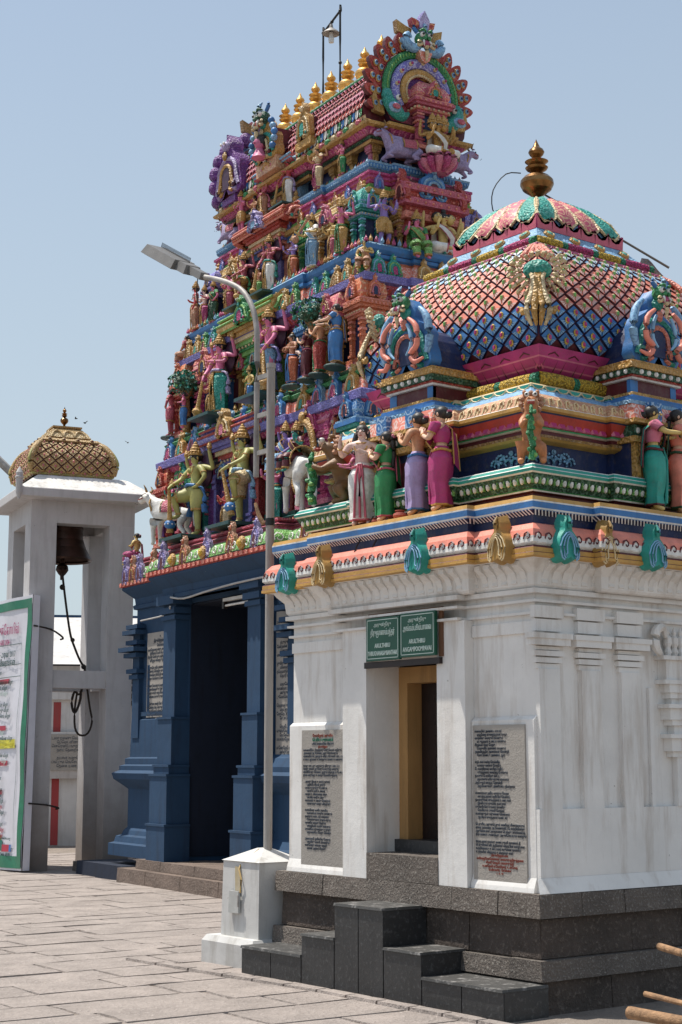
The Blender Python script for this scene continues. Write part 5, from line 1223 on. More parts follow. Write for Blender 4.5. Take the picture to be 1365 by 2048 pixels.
    if legs in ('stand', 'sway') and robe in ('sari', 'dhoti', 'lungi'):
        n = 20; pl = .006
        w = .02 if legs == 'sway' else 0
        rs = [ring(.615, .064, .052, (0, 0), n), ring(.56, .088, .072, (0, 0), n), ring(.50, .116, .094, (w, 0), n, pl), ring(.38, .114, .090, (w, -.01), n, pl), ring(.27, .102, .080, (w, -.012), n, pl * 1.3), ring(.14, .098, .068, (w * .5, 0), n, pl * 1.6), ring(.075, .106, .074, (0, 0), n, pl * 2), ring(.06, .104, .072, (0, 0), n, pl * 2)]
        rs.reverse(); loft(m, rs, [rb, rc, rc, rc, rc, rc, rc] if robe != 'sari' else [rb, rc, rc, rc, rc, rc, rc])
        m.add(rs[0], [tuple(range(n))], rb)
        for a in (-.03, 0, .03): m.tube([(a * .5, -.078, .60), (a, -.102, .48), (a * 1.3, -.098, .28), (a * 1.6, -.085, .08)], [.008, .011, .010, .012], rc if robe != 'dhoti' else rb, 5)
        m.obj('skirt', root, smooth=True)
        m = MB(); m.tube([(.09 * math.cos(a), .075 * math.sin(a), .575 + .006 * math.sin(3 * a)) for a in [2 * PI * k / 14 for k in range(15)]], .013, rb, 6, False); m.tube([(0, -.08, .575), (.015, -.10, .50), (.0, -.095, .43)], [.016, .014, .006], rb, 5); m.obj('waist_band', root, smooth=True)
    elif legs == 'guard' or robe == 'shorts':
        for s in (-1, 1):
            hp, kn, an, to = [Vector(p) + D for p in f[s]]
            q = kn.lerp(an, .15) if robe == 'dhoti' else hp.lerp(kn, .85)
            m.tube([hp + Vector((-s * .01, 0, .03)), hp.lerp(kn, .4), hp.lerp(kn, .85), q], [.080, .076, .064, .060], rc, 12, False)
            m.tube([hp.lerp(kn, .80), hp.lerp(kn, .90)], [.068, .065], rb, 10, False)
        m.tube([Vector((0, 0, .47)) + D, Vector((0, 0, .56)) + D, Vector((0, 0, .60)) + D], [.095, .098, .072], rc, 14, True, .8, (0, 1, 0)); m.obj('garment', root, smooth=True)
    elif legs in ('lotus', 'sit'):
        for s in (-1, 1):
            hp, kn, an, to = [Vector(p) + D for p in f[s]]
            m.tube([hp + Vector((-s * .01, .02, .02)), hp.lerp(kn, .5), kn, kn.lerp(an, .3), kn.lerp(an, .85)], [.085, .078, .066, .056, .052], rc, 12, True)
            m.tube([kn.lerp(an, .80), kn.lerp(an, .9)], [.056, .055], rb, 10, True)
        m.ball((0, .0, .50 - drop), .10, rc, 12, 6, (1.05, .85, .75)); m.obj('garment', root, smooth=True)
    if top:
        m = MB(); n = 16
        def rg(z, rx, ry, y=0): return [(rx * math.cos(a), y + ry * math.sin(a) * (1.25 if fem and .70 < z < .76 and math.sin(a) < 0 else 1), z - drop) for a in [2 * PI * i / n for i in range(n)]]
        yo = lv.y
        loft(m, [rg(.645, .070, .054, yo * .4), rg(.70, .088, .068, yo * .6), rg(.74, .096, .072, yo * .75), rg(.785, .092, .060, yo * .9), rg(.825, .045, .040, yo)], top)
        for s, kd in ((-1, arm[0]), (1, arm[1])):
            sh, el, wr, ha = [p + lv + D for p in arms(kd, s)]; m.tube([sh + Vector((-s * .03, 0, .0)), sh, sh.lerp(el, .55)], [.042, .046, .036], top, 10, False); m.tube([sh.lerp(el, .5), sh.lerp(el, .6)], .038, rb, 8, False)
        m.obj('blouse', root, smooth=True)
    if robe in ('sari', 'seatsari'):
        m = MB(); pts = [(.085, -.03, .57), (.06, -.085, .64), (.0, -.09, .71), (-.06, -.072, .775), (-.075, .0, .835), (-.07, .07, .76), (-.06, .088, .60), (-.06, .098, .42)]
        pts = [Vector(p) + D + lv * max(0, (p[2] - .55) / .3) for p in pts]
        vs = []
        for p, w in zip(pts, [.03, .035, .035, .03, .03, .035, .045, .05]): vs += [p + Vector((w, 0, w * .5)), p - Vector((w, 0, w * .5)), ]
        fs = [(2 * i, 2 * i + 1, 2 * i + 3, 2 * i + 2) for i in range(len(pts) - 1)]
        off = [(0, -.007, 0) if i < 5 else (0, .007, 0) for i in range(len(pts))]
        m.add([tuple(v + Vector(off[i // 2])) for i, v in enumerate(vs)], fs, rc)
        m.tube([tuple(vs[2 * i] + Vector(off[i])) for i in range(len(pts))], .006, rb, 5); m.tube([tuple(vs[2 * i + 1] + Vector(off[i])) for i in range(len(pts))], .006, rb, 5); m.obj('drape', root, smooth=True)
    if sash:
        m = MB()
        for s in (1, -1): m.tube([Vector((s * .08, -.02, .57)) + D, Vector((s * .14, .0, .55)) + D, Vector((s * .16, .02, .46)) + D, Vector((s * .15, .02, .36)) + D, Vector((s * .17, .02, .27)) + D], [.02, .03, .025, .03, .035], sash, 6, True, .5)
        m.tube([Vector((-.09, -.05, .585)) + D, Vector((0, -.085, .60)) + D, Vector((.09, -.05, .585)) + D], .02, sash, 6); m.obj('sash', root, smooth=True)
    if jewel:
        m = MB()
        m.tube([Vector((.048 * math.cos(a), -.012 + .052 * math.sin(a), .815 + .012 * math.sin(a))) + D + lv for a in [2 * PI * k / 12 for k in range(13)]], .007, jewel, 5, False)
        m.tube([Vector((.055 * math.cos(a), -.058 + .006 * math.sin(a), .775 + .055 * math.sin(a))) + D + lv for a in [PI + PI * k / 8 for k in range(9)]], .006, jewel, 5, False)
        m.ball(tuple(Vector((0, -.075, .715)) + D + lv), .013, 'red', 6, 4)
        for tag_, pr in prs:
            for s, kd in ((-1, pr[0]), (1, pr[1])):
                sh, el, wr, ha = [p + lv + D for p in arms(kd, s)]
                if tag_ == 'b': continue
                for a_, b_, t_, r_ in ((sh, el, .6, .034), (el, wr, .9, .024)):
                    if top and t_ == .6: continue
                    m.tube([a_.lerp(b_, t_ - .04), a_.lerp(b_, t_ + .04)], r_, jewel, 8)
        for s in (-1, 1):
            if robe in ('sari',): continue
            kn, an = Vector(f[s][1]) + D, Vector(f[s][2]) + D; m.tube([kn.lerp(an, .85), kn.lerp(an, .93)], .032, jewel, 8)
        m.obj('jewellery', root, smooth=True, kind='stuff')
    if base:
        m = MB(); m.lathe([(.0, -.035), (.19, -.035), (.20, -.02), (.19, .0), (0, .002)], base, 14, (0, -.02), 1, .75); m.obj('base', root)
    return root, hd
def prop_mace(root, pts, col='gold', ball='blue', r=.05):
    m = MB(); a, b = Vector(pts[0]), Vector(pts[1]); m.tube([a, a.lerp(b, .6), b], [.014, .02, .026], col, 8)
    m.ball(tuple(b + (b - a).normalized() * r * .8), r, ball, 10, 7); m.tube([b + (b - a).normalized() * r * 1.4, b + (b - a).normalized() * (r * 1.4 + .06)], [.028, .036], col, 8)
    for k in range(8): an = 2 * PI * k / 8; q = b + (b - a).normalized() * r * .8; m.ball((q.x + r * .9 * math.cos(an), q.y + r * .9 * math.sin(an), q.z), r * .2, 'white' if ball == 'blue' else col, 5, 3)
    m.obj('mace', root, smooth=True)
def lotus_seat(root, r, h, z=0, c1='magenta', c2='pink'):
    m = MB()
    for k in range(12):
        a = 2 * PI * k / 12; d = Vector((math.cos(a), math.sin(a), 0)); m.tube([d * r * .5 + Vector((0, 0, z - h)), d * r * .95 + Vector((0, 0, z - h * .6)), d * r * 1.05 + Vector((0, 0, z - h * .2)), d * r * .95 + Vector((0, 0, z))], [r * .15, r * .27, r * .26, r * .05], c1 if k % 2 else c2, 6)
    m.lathe([(0, z - h), (r * .6, z - h), (r * .9, z - h * .3), (r * .9, z - .005), (0, z)], c2, 12); m.obj('lotus_seat', root, smooth=True)

# quadrupeds: local +x is forward
def bull(name, label, loc, rz, s, col='white', lying=False, cloth=None, group=None, hump=True):
    root = thing(name, label, 'bull statue', loc, rz, group); root.scale = (s, s, s)
    J = {}; E = []
    def j(k, p, r, par=None):
        J[k] = (p, r)
        if par: E.append((par, k))
    Z = .62 if not lying else .30
    j('rump', (-.36, 0, Z + .06), (.14, .15)); j('belly', (-.06, 0, Z), (.17, .18), 'rump'); j('chest', (.24, 0, Z + .05), (.15, .18), 'belly'); j('neck', (.40, 0, Z + .19), (.12, .13), 'chest')
    j('poll', (.50, 0, Z + .33), (.10, .10), 'neck'); j('face', (.60, 0, Z + .29), (.08, .08), 'poll'); j('muzzle', (.70, 0, Z + .21), (.062, .062), 'face')
    if hump: j('hump', (.22, 0, Z + .27), .07, 'chest')
    j('tail', (-.50, .0, Z + .0), .03, 'rump'); j('tail_end', (-.53, 0, Z - .30), .018, 'tail')
    for t in (-1, 1):
        if not lying:
            j('fs%d' % t, (.28, t * .10, .50), .075, 'chest'); j('fk%d' % t, (.30, t * .11, .28), .045, 'fs%d' % t); j('ff%d' % t, (.29, t * .11, .08), .035, 'fk%d' % t); j('fh%d' % t, (.31, t * .11, .02), .045, 'ff%d' % t)
            j('hs%d' % t, (-.34, t * .10, .50), .095, 'rump'); j('hk%d' % t, (-.27, t * .11, .34), .055, 'hs%d' % t); j('hh%d' % t, (-.38, t * .11, .22), .038, 'hk%d' % t); j('hf%d' % t, (-.34, t * .11, .07), .033, 'hh%d' % t); j('ho%d' % t, (-.32, t * .11, .02), .042, 'hf%d' % t)
        else:
            j('fs%d' % t, (.30, t * .13, .18), .065, 'chest'); j('fk%d' % t, (.46, t * .15, .08), .045, 'fs%d' % t); j('ff%d' % t, (.32, t * .17, .045), .035, 'fk%d' % t)
            j('hs%d' % t, (-.30, t * .14, .20), .10, 'rump'); j('hk%d' % t, (-.08, t * .20, .10), .05, 'hs%d' % t); j('hh%d' % t, (-.26, t * .22, .05), .035, 'hk%d' % t); j('hf%d' % t, (-.10, t * .22, .04), .03, 'hh%d' % t)
    skin_obj('body', J, E, root, col, 1)
    m = MB()
    for t in (-1, 1):
        m.tube([(.49, t * .06, Z + .41), (.48, t * .11, Z + .46), (.52, t * .11, Z + .53)], [.026, .02, .005], 'ochre', 6)
        m.tube([(.50, t * .08, Z + .37), (.49, t * .16, Z + .36), (.50, t * .21, Z + .33)], [.02, .035, .008], col, 6, True, .5)
        m.ball((.585, t * .085, Z + .335), .018, 'black', 6, 5)
        m.ball((.765, t * .03, Z + .21), .010, 'black', 5, 4)
    m.obj('horns', root, smooth=True, kind='stuff')
    m = MB(); m.tube([(.36 + .03 * math.cos(a), .145 * math.sin(a), Z + .15 + .13 * math.cos(a)) for a in [2 * PI * k / 14 for k in range(15)]], .018, 'gold', 6, False)
    for k in range(5): a = PI * (.7 + .15 * k); m.ball((.37 - .02 + .03 * math.cos(a), .15 * math.sin(a), Z + .13 + .14 * math.cos(a)), .028, 'gold', 6, 5)
    m.tube([(.56, .08, Z + .30), (.66, .08, Z + .27), (.67, 0, Z + .31), (.66, -.08, Z + .27), (.56, -.08, Z + .30)], .01, 'red', 5); m.obj('collar', root, smooth=True, kind='stuff')
    if cloth:
        m = MB(); n = 9
        L = [[(x, (.185 + .01 * (x > -.1)) * math.sin(a), Z + .03 + .20 * math.cos(a)) for a in [R(-105 + 210 * k / n) for k in range(n + 1)]] for x in (-.22, -.2, .08, .10)]
        for i in range(3): m.add(L[i] + L[i + 1], [(k, k + 1, n + 2 + k, n + 1 + k) for k in range(n)], cloth[1] if i != 1 else cloth[0])
        m.tube(L[0], .012, 'gold', 5); m.tube(L[3], .012, 'gold', 5); m.obj('saddle_cloth', root, smooth=True)
    return root
def lion(name, label, loc, rz, s, col='tan', mane='ochre', plant=True):
    root = thing(name, label, 'lion statue', loc, rz); root.scale = (s, s, s)
    J = {}; E = []
    def j(k, p, r, par=None):
        J[k] = (p, r)
        if par: E.append((par, k))
    j('hips', (-.14, 0, .20), (.15, .16)); j('belly', (-.06, 0, .40), (.13, .14), 'hips'); j('chest', (.02, 0, .60), (.14, .15), 'belly'); j('neck', (.06, 0, .76), .11, 'chest'); j('head', (.12, 0, .87), (.11, .11), 'neck'); j('snout', (.22, 0, .88), (.07, .06), 'head')
    j('tail', (-.28, 0, .12), .04, 'hips'); j('tail2', (-.36, 0, .35), .03, 'tail')
    for t in (-1, 1):
        j('k%d' % t, (.06, t * .14, .26), .09, 'hips'); j('h%d' % t, (-.04, t * .15, .08), .055, 'k%d' % t); j('f%d' % t, (.12, t * .15, .03), .05, 'h%d' % t)
        j('s%d' % t, (.10, t * .13, .60), .065, 'chest'); j('e%d' % t, (.22, t * .13, .50), .045, 's%d' % t); j('p%d' % t, (.32, t * .07, .58), .04, 'e%d' % t)
    skin_obj('body', J, E, root, col, 1)
    m = MB()
    for k in range(11):
        a = 2 * PI * k / 11; m.ball((.05 - .02 * math.cos(a), .14 * math.sin(a), .86 + .14 * math.cos(a)), .045, mane, 6, 5)
    for t in (-1, 1):
        m.ball((.21, t * .055, .95), .035, 'white', 8, 6); m.ball((.235, t * .06, .95), .018, 'black', 6, 5); m.ball((.10, t * .09, 1.0), .035, col, 6, 5)
    m.ball((.25, 0, .82), .055, 'red', 8, 5, (.8, 1, .5))
    for q in range(5): m.ball((.285, -.04 + .02 * q, .845), .011, 'white', 4, 3)
    m.obj('mane', root, smooth=True, kind='stuff')
    if plant:
        m = MB(); m.tube([(.30, 0, .02), (.32, .02, .2), (.29, -.02, .4), (.33, 0, .60), (.30, 0, .78)], [.05, .045, .05, .04, .02], 'green', 7)
        for k in range(9): m.ball((.33 + .02 * math.sin(k * 2), .05 * math.cos(k * 2.3), .08 + k * .075), .034, 'lime' if k % 3 == 0 else 'green', 6, 5)
        m.obj('vine', root, smooth=True)
    return root
def canopy_tree(name, label, loc, s, h=.9):
    root = thing(name, label, 'tree sculpture', loc); m = MB()
    m.tube([(0, 0, 0), (.02, .01, .25 * h), (-.02, 0, .5 * h), (0, 0, .7 * h)], [.06, .05, .06, .09], 'ochre', 8)
    for k in range(5): a = k * 1.25; m.tube([(0, 0, .55 * h), (.12 * math.cos(a), .12 * math.sin(a), .72 * h)], [.04, .02], 'ochre', 6)
    m.obj('trunk', root, smooth=True)
    m = MB(); r2 = random.Random(len(label)); c = Vector((0, 0, .78 * h))
    m.ball(tuple(c), s * .8, 'darkgreen', 10, 7, (1, .8, .6))
    for k in range(420):
        d = Vector((r2.gauss(0, 1), r2.gauss(0, 1), r2.gauss(.25, 1))).normalized(); p = c + Vector((d.x * s, d.y * s * .8, d.z * s * .62)) * r2.uniform(.86, 1.05)
        u = d.cross(Vector((0, 0, 1))).normalized(); w = d.cross(u); a = r2.uniform(0, 6.3); u2 = u * math.cos(a) + w * math.sin(a); v2 = d * .6 + (w * math.cos(a) - u * math.sin(a)) * .7
        L = .05; m.add([p, p + u2 * L * .45 + v2 * L * .5 + d * .006, p + v2 * L * 1.15, p - u2 * L * .45 + v2 * L * .5 + d * .006], [(0, 1, 2, 3)], r2.choice(['darkgreen', 'green', 'darkgreen', 'teal', 'lime']) if k % 9 == 0 else r2.choice(['darkgreen', 'darkgreen', 'teal']))
    m.obj('leaves', root, kind='stuff'); return root

# ---- shrine statues (world frame)
def sw(x, y): return (SC[0] + x, SC[1] + y)
ZL = 3.345
g1 = 'devotee statues on the shrine ledge'
LX = -1.435
figure('saint_statue', 'front facing statue of a saint in a pale dhoti, leftmost on the shrine ledge', (*sw(LX, .40), ZL), RZX + .65, .80, 'paleskin', ('bless', 'chest'), 'stand', 'dhoti', 'white', 'rose', None, 'long', None, group=g1, lod=2)
figure('woman_statue', 'woman statue in a bright green sari with folded hands beside the saint statue', (*sw(LX, .11), ZL), RZX - 1.15, .70, 'fairskin', ('anjali', 'anjali'), 'stand', 'sari', 'green', 'rose', 'green', 'braid', None, group=g1, lod=2)
figure('man_statue', 'bare chested man statue with folded hands in a lilac lungi and blue waist cloth', (*sw(LX, -.26), ZL), RZX - 1.25, .78, 'tanskin', ('anjali', 'anjali'), 'stand', 'lungi', 'lilac', 'blue', None, 'bun', None, group=g1, lod=2, jewel=None, sash=None)
figure('woman_statue', 'statue of a woman in a magenta sari with folded hands behind the bare chested man', (*sw(LX, -.52), ZL), RZX - 1.2, .78, 'fairskin', ('anjali', 'anjali'), 'stand', 'sari', 'magenta', 'gold', 'magenta', 'bun', None, group=g1, lod=2)
figure('woman_statue', 'woman statue in a turquoise sari over a pink blouse reaching forward near the right edge', (*sw(-.22, LX), ZL), .9, .79, 'yellowskin', ('reach', 'reach'), 'stand', 'sari', 'teal', 'maroon', 'pink', 'bun', None, group=g1, lod=2)
figure('woman_statue', 'woman statue in a salmon sari with green hem, partly cut off by the right edge', (*sw(.03, LX - .02), ZL), .8, .79, 'fairskin', ('fwd', 'fwd'), 'stand', 'sari', 'salmon', 'darkgreen', 'salmon', 'braid', None, group=g1, lod=2)
def pot(name, label, x, y, z, s, mat='red'):
    m = MB(); m.lathe([(0, 0), (.5, 0), (.85, .25), (1.0, .6), (.9, .95), (.55, 1.15), (.5, 1.3), (.72, 1.42), (.7, 1.5), (.45, 1.45), (.4, 1.2)], mat_plain('terracotta', (.36, .075, .05), .7), 16)
    o = m.obj(name, None, (*sw(x, y), z), 0, True, label=label, cat='pot'); o.scale = (s, s, s * .8)
pot('clay_pot', 'larger red clay pot on the ledge beside the feet of the green sari woman', -1.47, -.09, ZL, .055)
pot('clay_pot', 'smaller red clay pot on the ledge between the saint and the green sari woman', -1.45, .24, ZL, .042)
lion('lion_statue', 'orange lion statue standing upright with a green vine at the near corner of the shrine', (*sw(-1.27, -1.27), 3.60), R(-135), .50, 'lionorange', 'tan')
lion('lion_statue', 'large brown lion statue rearing with open jaws at the far corner of the shrine', (*sw(-1.20, .98), 3.60), R(150), .62, 'lionbrown', 'tan').scale = (.74, .70, .56)
figure('reclining_statue', 'small pink figure statue bending down behind the brown lion', (*sw(-1.22, .68), 3.60), RZX - .8, .42, 'pinkskin', ('fwd', 'fwd'), 'sway', 'shorts', 'teal', 'gold', None, 'bun', None, lean=.12)
# dead sticks caught on the ledge
for lab, pts in (('thin dry twig caught on the shrine ledge under the green sari woman', [(-1.50, .02, 3.37), (-1.56, .12, 3.16), (-1.60, .17, 3.00)]), ('thin forked twig hanging over the shrine cornice beside the smaller pot', [(-1.50, .19, 3.40), (-1.57, .30, 3.18), (-1.61, .36, 2.98)])):
    m = MB(); m.tube([(*sw(p[0], p[1]), p[2]) for p in pts], .007, WOODDARK, 5); m.obj('twig', None, label=lab, cat='twig')

# ---- tower statues
def T(x, y, z): v = tw(x, y); return (v[0], v[1], z)
RX = RZX + TA; RY = TA
def guardian(label, loc, h, skin, rc, sash, flip=1, ball='blue', legs='guard', rz=RX, extra=('up', 'up'), rb='gold'):
    root, hd = figure('guardian_statue', label, loc, rz, h, skin, ('kneemace', 'hip') if legs == 'guard' else ('mace', 'chest'), legs, 'dhoti' if legs != 'guard' else 'shorts', rc, rb, None, 'top', 'gold', extra=extra, sash=sash, group='four armed guardians beside the tower doorways')
    root.scale = (h * 1.2 * flip, h * 1.2, h)
    prop_mace(root, [(-.07, -.24, .56), (-.13, -.20, .20)] if legs == 'guard' else [(-.13, -.14, .50), (-.20, -.16, .14)], 'gold', ball, .055)
    m = MB(); m.ball((0, .10, .80), .15, 'plum', 10, 6, (1, .35, 1.5))
    for s in (-1, 1): m.tube([(s * .245, .02, .95), (s * .245, .02, 1.0), (s * .25, .02, 1.06)], [.012, .03, .008], 'gold', 6)
    m.obj('back_halo', root, smooth=True)
    m = MB(); m.box(-.24, .24, -.26, .10, -.04, -.002, 'darkteal'); m.obj('base', root)
    return root
guardian('olive guardian statue resting a leg on a blue mace, left of the lowest doorway', T(-1.50, 1.12, 4.52), 1.18, 'olive', 'olive', 'blue')
guardian('olive guardian statue with raised knee and cream loincloth, right of the lowest doorway', T(-1.50, -.24, 4.52), 1.18, 'olive', 'cream', 'skyblue', -1)
guardian('pink guardian statue in turquoise trousers leaning on a gold mace, left of the middle doorway', T(-1.24, .95, 6.16), 1.06, 'pinkskin', 'teal', 'lilac', 1, 'gold', 'sway')
guardian('pink guardian statue in pale turquoise dhoti holding a gold mace, behind the lamp post', T(-1.24, -.45, 6.16), 1.10, 'pinkskin', 'skyblue', 'violet', -1, 'gold', 'sway')
guardian('rose guardian statue in a white and yellow dhoti beside the purple third level doorway', T(-1.00, .0, 7.66), .76, 'rose', 'white', 'teal', 1, 'gold', 'sway')
guardian('rose guardian statue bent over a mace left of the third level doorway', T(-1.00, .74, 7.66), .72, 'rose', 'gold', 'green', -1, 'gold', 'guard')
guardian('brick red guardian statue in a white cloth right of the bright green niche', T(-.80, -.14, 8.86), .66, 'redskin', 'white', 'lilac', 1, 'gold', 'stand')
guardian('rose guardian statue with gold crown left of the bright green niche', T(-.80, .55, 8.86), .64, 'rose', 'tan', 'pink', -1, 'gold', 'stand')

bull('bull_statue', 'white bull statue with a rose saddle cloth at the left end of the lowest tier', T(-1.50, 1.90, 4.50), TA + 2.1, .76, 'white', False, ('rose', 'teal'))
b1 = T(-1.44, 1.98, 5.06)
figure('rider_statue', 'small green rider statue seated on the white bull at the left end of the tower', b1, RX - .3, .58, 'teal', ('bless', 'lap'), 'sit', 'seatsari', 'rose', 'gold', 'magenta', 'bun', 'gold')
bull('bull_statue', 'white bull statue carrying a divine couple under a gold ring near the lamp post', T(-1.48, -1.66, 4.50), TA + 1.30, .90, 'white', False, ('cream', 'skyblue'))
figure('deity_statue', 'violet deity statue with tall gold crown seated on the bull inside the gold ring', T(-1.52, -1.40, 5.10), RX, .80, 'violetskin', ('bless', 'lap'), 'sit', 'seatsari', 'skyblue', 'gold', None, 'top', 'gold', extra=('up', 'up'))
figure('goddess_statue', 'green goddess statue in a maroon sari seated on the bull inside the gold ring', T(-1.52, -1.66, 5.08), RX, .76, 'teal', ('lap', 'bless'), 'sit', 'seatsari', 'maroon', 'gold', 'maroon', 'bun', 'gold')
m = MB(); m.tube([(.27 * math.cos(a), 0, .42 + .46 * math.sin(a)) for a in [PI * (-.35 + 1.7 * k / 26) for k in range(27)]], .035, 'gold', 8); m.tube([(.235 * math.cos(a), -.02, .42 + .42 * math.sin(a)) for a in [PI * (-.35 + 1.7 * k / 26) for k in range(27)]], .014, 'ochre', 6)
m.ball((0, -.02, .93), .06, 'gold', 8, 6, (1, .6, 1.2)); m.obj('halo_ring', None, T(-1.34, -1.50, 4.76), RX, True, label='large oval gold halo ring behind the couple seated on the white bull', cat='halo ring')
figure('seated_statue', 'yellow seated child statue in magenta cloth at the far left corner of the lowest ledge', T(-1.50, 3.02, 4.46), RX - .9, .62, 'yellowskin', ('lap', 'chest'), 'sit', 'seatsari', 'magenta', 'gold', None, 'bun', None)
figure('musician_statue', 'small green and purple musician statue with a gold instrument behind the left bull', T(-1.30, 2.55, 4.66), RX - .4, .62, 'teal', ('chest', 'fwd'), 'stand', 'dhoti', 'purple', 'gold', None, 'top', 'gold')
# tier B
figure('pink_statue', 'rose coloured standing figure statue in profile at the left edge of the middle tier', T(-1.18, 2.62, 6.18), RX - .8, .74, 'rose', ('down', 'hip'), 'stand', 'shorts', 'rose', 'gold', None, 'long', None, base='darkteal')
canopy_tree('tree_sculpture', 'dark green leafy tree sculpture with dark trunk on the left of the middle tier', T(-1.22, 2.02, 6.16), .26, .88)
figure('child_statue', 'small blue clad figure statue standing under the left leafy tree sculpture', T(-1.34, 1.86, 6.16), RX - .5, .52, 'pinkskin', ('up', 'chest'), 'stand', 'dhoti', 'blue', 'gold', None, 'bun', None)
canopy_tree('tree_sculpture', 'leafy tree sculpture sheltering the devotees on the right of the middle tier', T(-1.20, -1.52, 6.16), .27, 1.08)
figure('devotee_statue', 'leftmost devotee statue under the right tree, bare chested with orange leg wraps and blue cloth', T(-1.34, -1.22, 6.14), RX, .66, 'brownskin', ('chest', 'chest'), 'sway', 'dhoti', 'orange', 'blue', None, 'long', None, base='darkteal')
figure('devotee_statue', 'devotee statue of a woman in a dark maroon sari under the right tree', T(-1.34, -1.60, 6.14), RX - .9, .64, 'fairskin', ('anjali', 'anjali'), 'stand', 'sari', 'maroon', 'pink', 'maroon', 'bun', None, base='darkteal')
figure('devotee_statue', 'devotee statue of a bare chested man in a red dhoti beside the right tree', T(-1.34, -1.90, 6.14), RX - 1.0, .70, 'tanskin', ('anjali', 'anjali'), 'stand', 'dhoti', 'red', 'green', None, 'top', None, jewel=None, base='darkteal')
figure('devotee_statue', 'devotee statue of a woman in a royal blue sari nearest the tower corner', T(-1.34, -2.28, 6.16), RX - .9, .76, 'fairskin', ('reach', 'reach'), 'stand', 'sari', 'blue', 'gold', 'blue', 'bun', None, base='darkteal')
figure('sage_statue', 'bearded sage statue with a topknot and bare chest just right of the tower corner', T(-.62, -2.72, 6.30), RY - .5, .66, 'tanskin', ('lap', 'lap'), 'stand', 'dhoti', 'orange', 'gold', None, 'top', None, jewel=None)
m = MB(); m.ball((0, -.05, .0), .05, 'ochre', 8, 6, (1, .7, 1.5)); m.obj('beard', None, T(-.605, -2.75, 6.84), RY, True, label='brown beard of the sage statue right of the tower corner', cat='beard')
figure('peacock_rider_statue', 'small crimson crowned figure statue behind the lamp post on the lowest tier top', T(-1.20, -.70, 5.98), RX, .40, 'pinkskin', ('bless', 'bless'), 'lotus', 'seatsari', 'maroon', 'gold', None, 'top', 'gold')
# tier C
figure('veena_statue', 'goddess statue in a white and sky blue sari holding a lute on a pink lotus', T(-1.06, -1.22, 7.66), RX, .68, 'yellowskin', ('fwd', 'chest'), 'sway', 'sari', 'skyblue', 'white', 'white', 'bun', 'gold')
m = MB(); m.tube([(-.20, -.17, .62), (.12, -.17, .78)], [.012, .02], 'tan', 6); m.ball((-.20, -.17, .60), .05, 'tan', 8, 6); m.ball((.12, -.17, .80), .035, 'tan', 8, 6); 
m.obj('lute', None, T(-1.02, -1.22, 7.66 - .17), RX, True, label='brown lute held slantwise by the goddess in white and sky blue', cat='lute')
figure('dancer_statue', 'rose dancer statue in yellow striped trousers left of the violet deity at the third level', T(-1.04, -1.88, 7.66), RX + .3, .66, 'pinkskin', ('bless', 'bless'), 'sway', 'dhoti', 'gold', 'green', None, 'top', 'gold', extra=('up', 'up'))
figure('deity_statue', 'violet four armed deity statue in a tiger skin skirt at the third level corner', T(-.70, -2.32, 7.66), RY, .70, 'violetskin', ('bless', 'bless'), 'sway', 'shorts', 'gold', 'ochre', None, 'top', 'gold', extra=('up', 'up'))
figure('child_statue', 'cream coloured seated child statue on the very corner of the teal ornament row', T(-1.02, -2.40, 7.40), R(-45) + TA, .56, 'yellowskin', ('lap', 'chest'), 'sit', 'seatsari', 'tan', 'gold', None, 'top', None)
figure('woman_statue', 'seated woman statue in a vivid green sari left of the three headed figure', T(-.28, -2.40, 7.68), RY - .2, .80, 'pinkskin', ('bless', 'lap'), 'sit', 'seatsari', 'lime', 'gold', 'green', 'bun', 'gold')
figure('deity_statue', 'three headed seated deity statue in white trousers with dark topknots', T(.12, -2.40, 7.72), RY, .98, 'yellowskin', ('bless', 'bless'), 'lotus', 'seatsari', 'white', 'rose', None, 'top', None, extra=('up', 'up'), heads=3)
figure('woman_statue', 'seated woman statue in a maroon sari right of the three headed figure', T(.50, -2.36, 7.68), RY + .3, .74, 'pinkskin', ('lap', 'lap'), 'lotus', 'seatsari', 'maroon', 'gold', 'maroon', 'bun', 'gold')
figure('dancer_statue', 'figure statue in a dark green sari below the street lamp arm', T(-1.00, 1.66, 7.66), RX, .58, 'pinkskin', ('fwd', 'hip'), 'sway', 'sari', 'darkgreen', 'gold', 'green', 'bun', 'gold')
figure('demon_statue', 'crimson winged figure statue with gold crown at the left edge of the third level', T(-1.00, 2.22, 7.66), RX - .5, .70, 'redskin', ('chest', 'down'), 'stand', 'dhoti', 'tan', 'gold', None, 'top', 'gold')
figure('seated_statue', 'dark haired seated figure statue at the left end above the teal ornaments', T(-1.04, 2.42, 7.34), RX - 1.0, .56, 'brownskin', ('lap', 'lap'), 'sit', 'seatsari', 'tan', 'rose', 'rose', 'bun', None)
figure('musician_statue', 'rose coloured figure statue with gold headdress under the far bull', T(-.98, 1.20, 7.66), RX, .62, 'pinkskin', ('chest', 'chest'), 'stand', 'dhoti', 'rose', 'gold', None, 'top', 'gold')
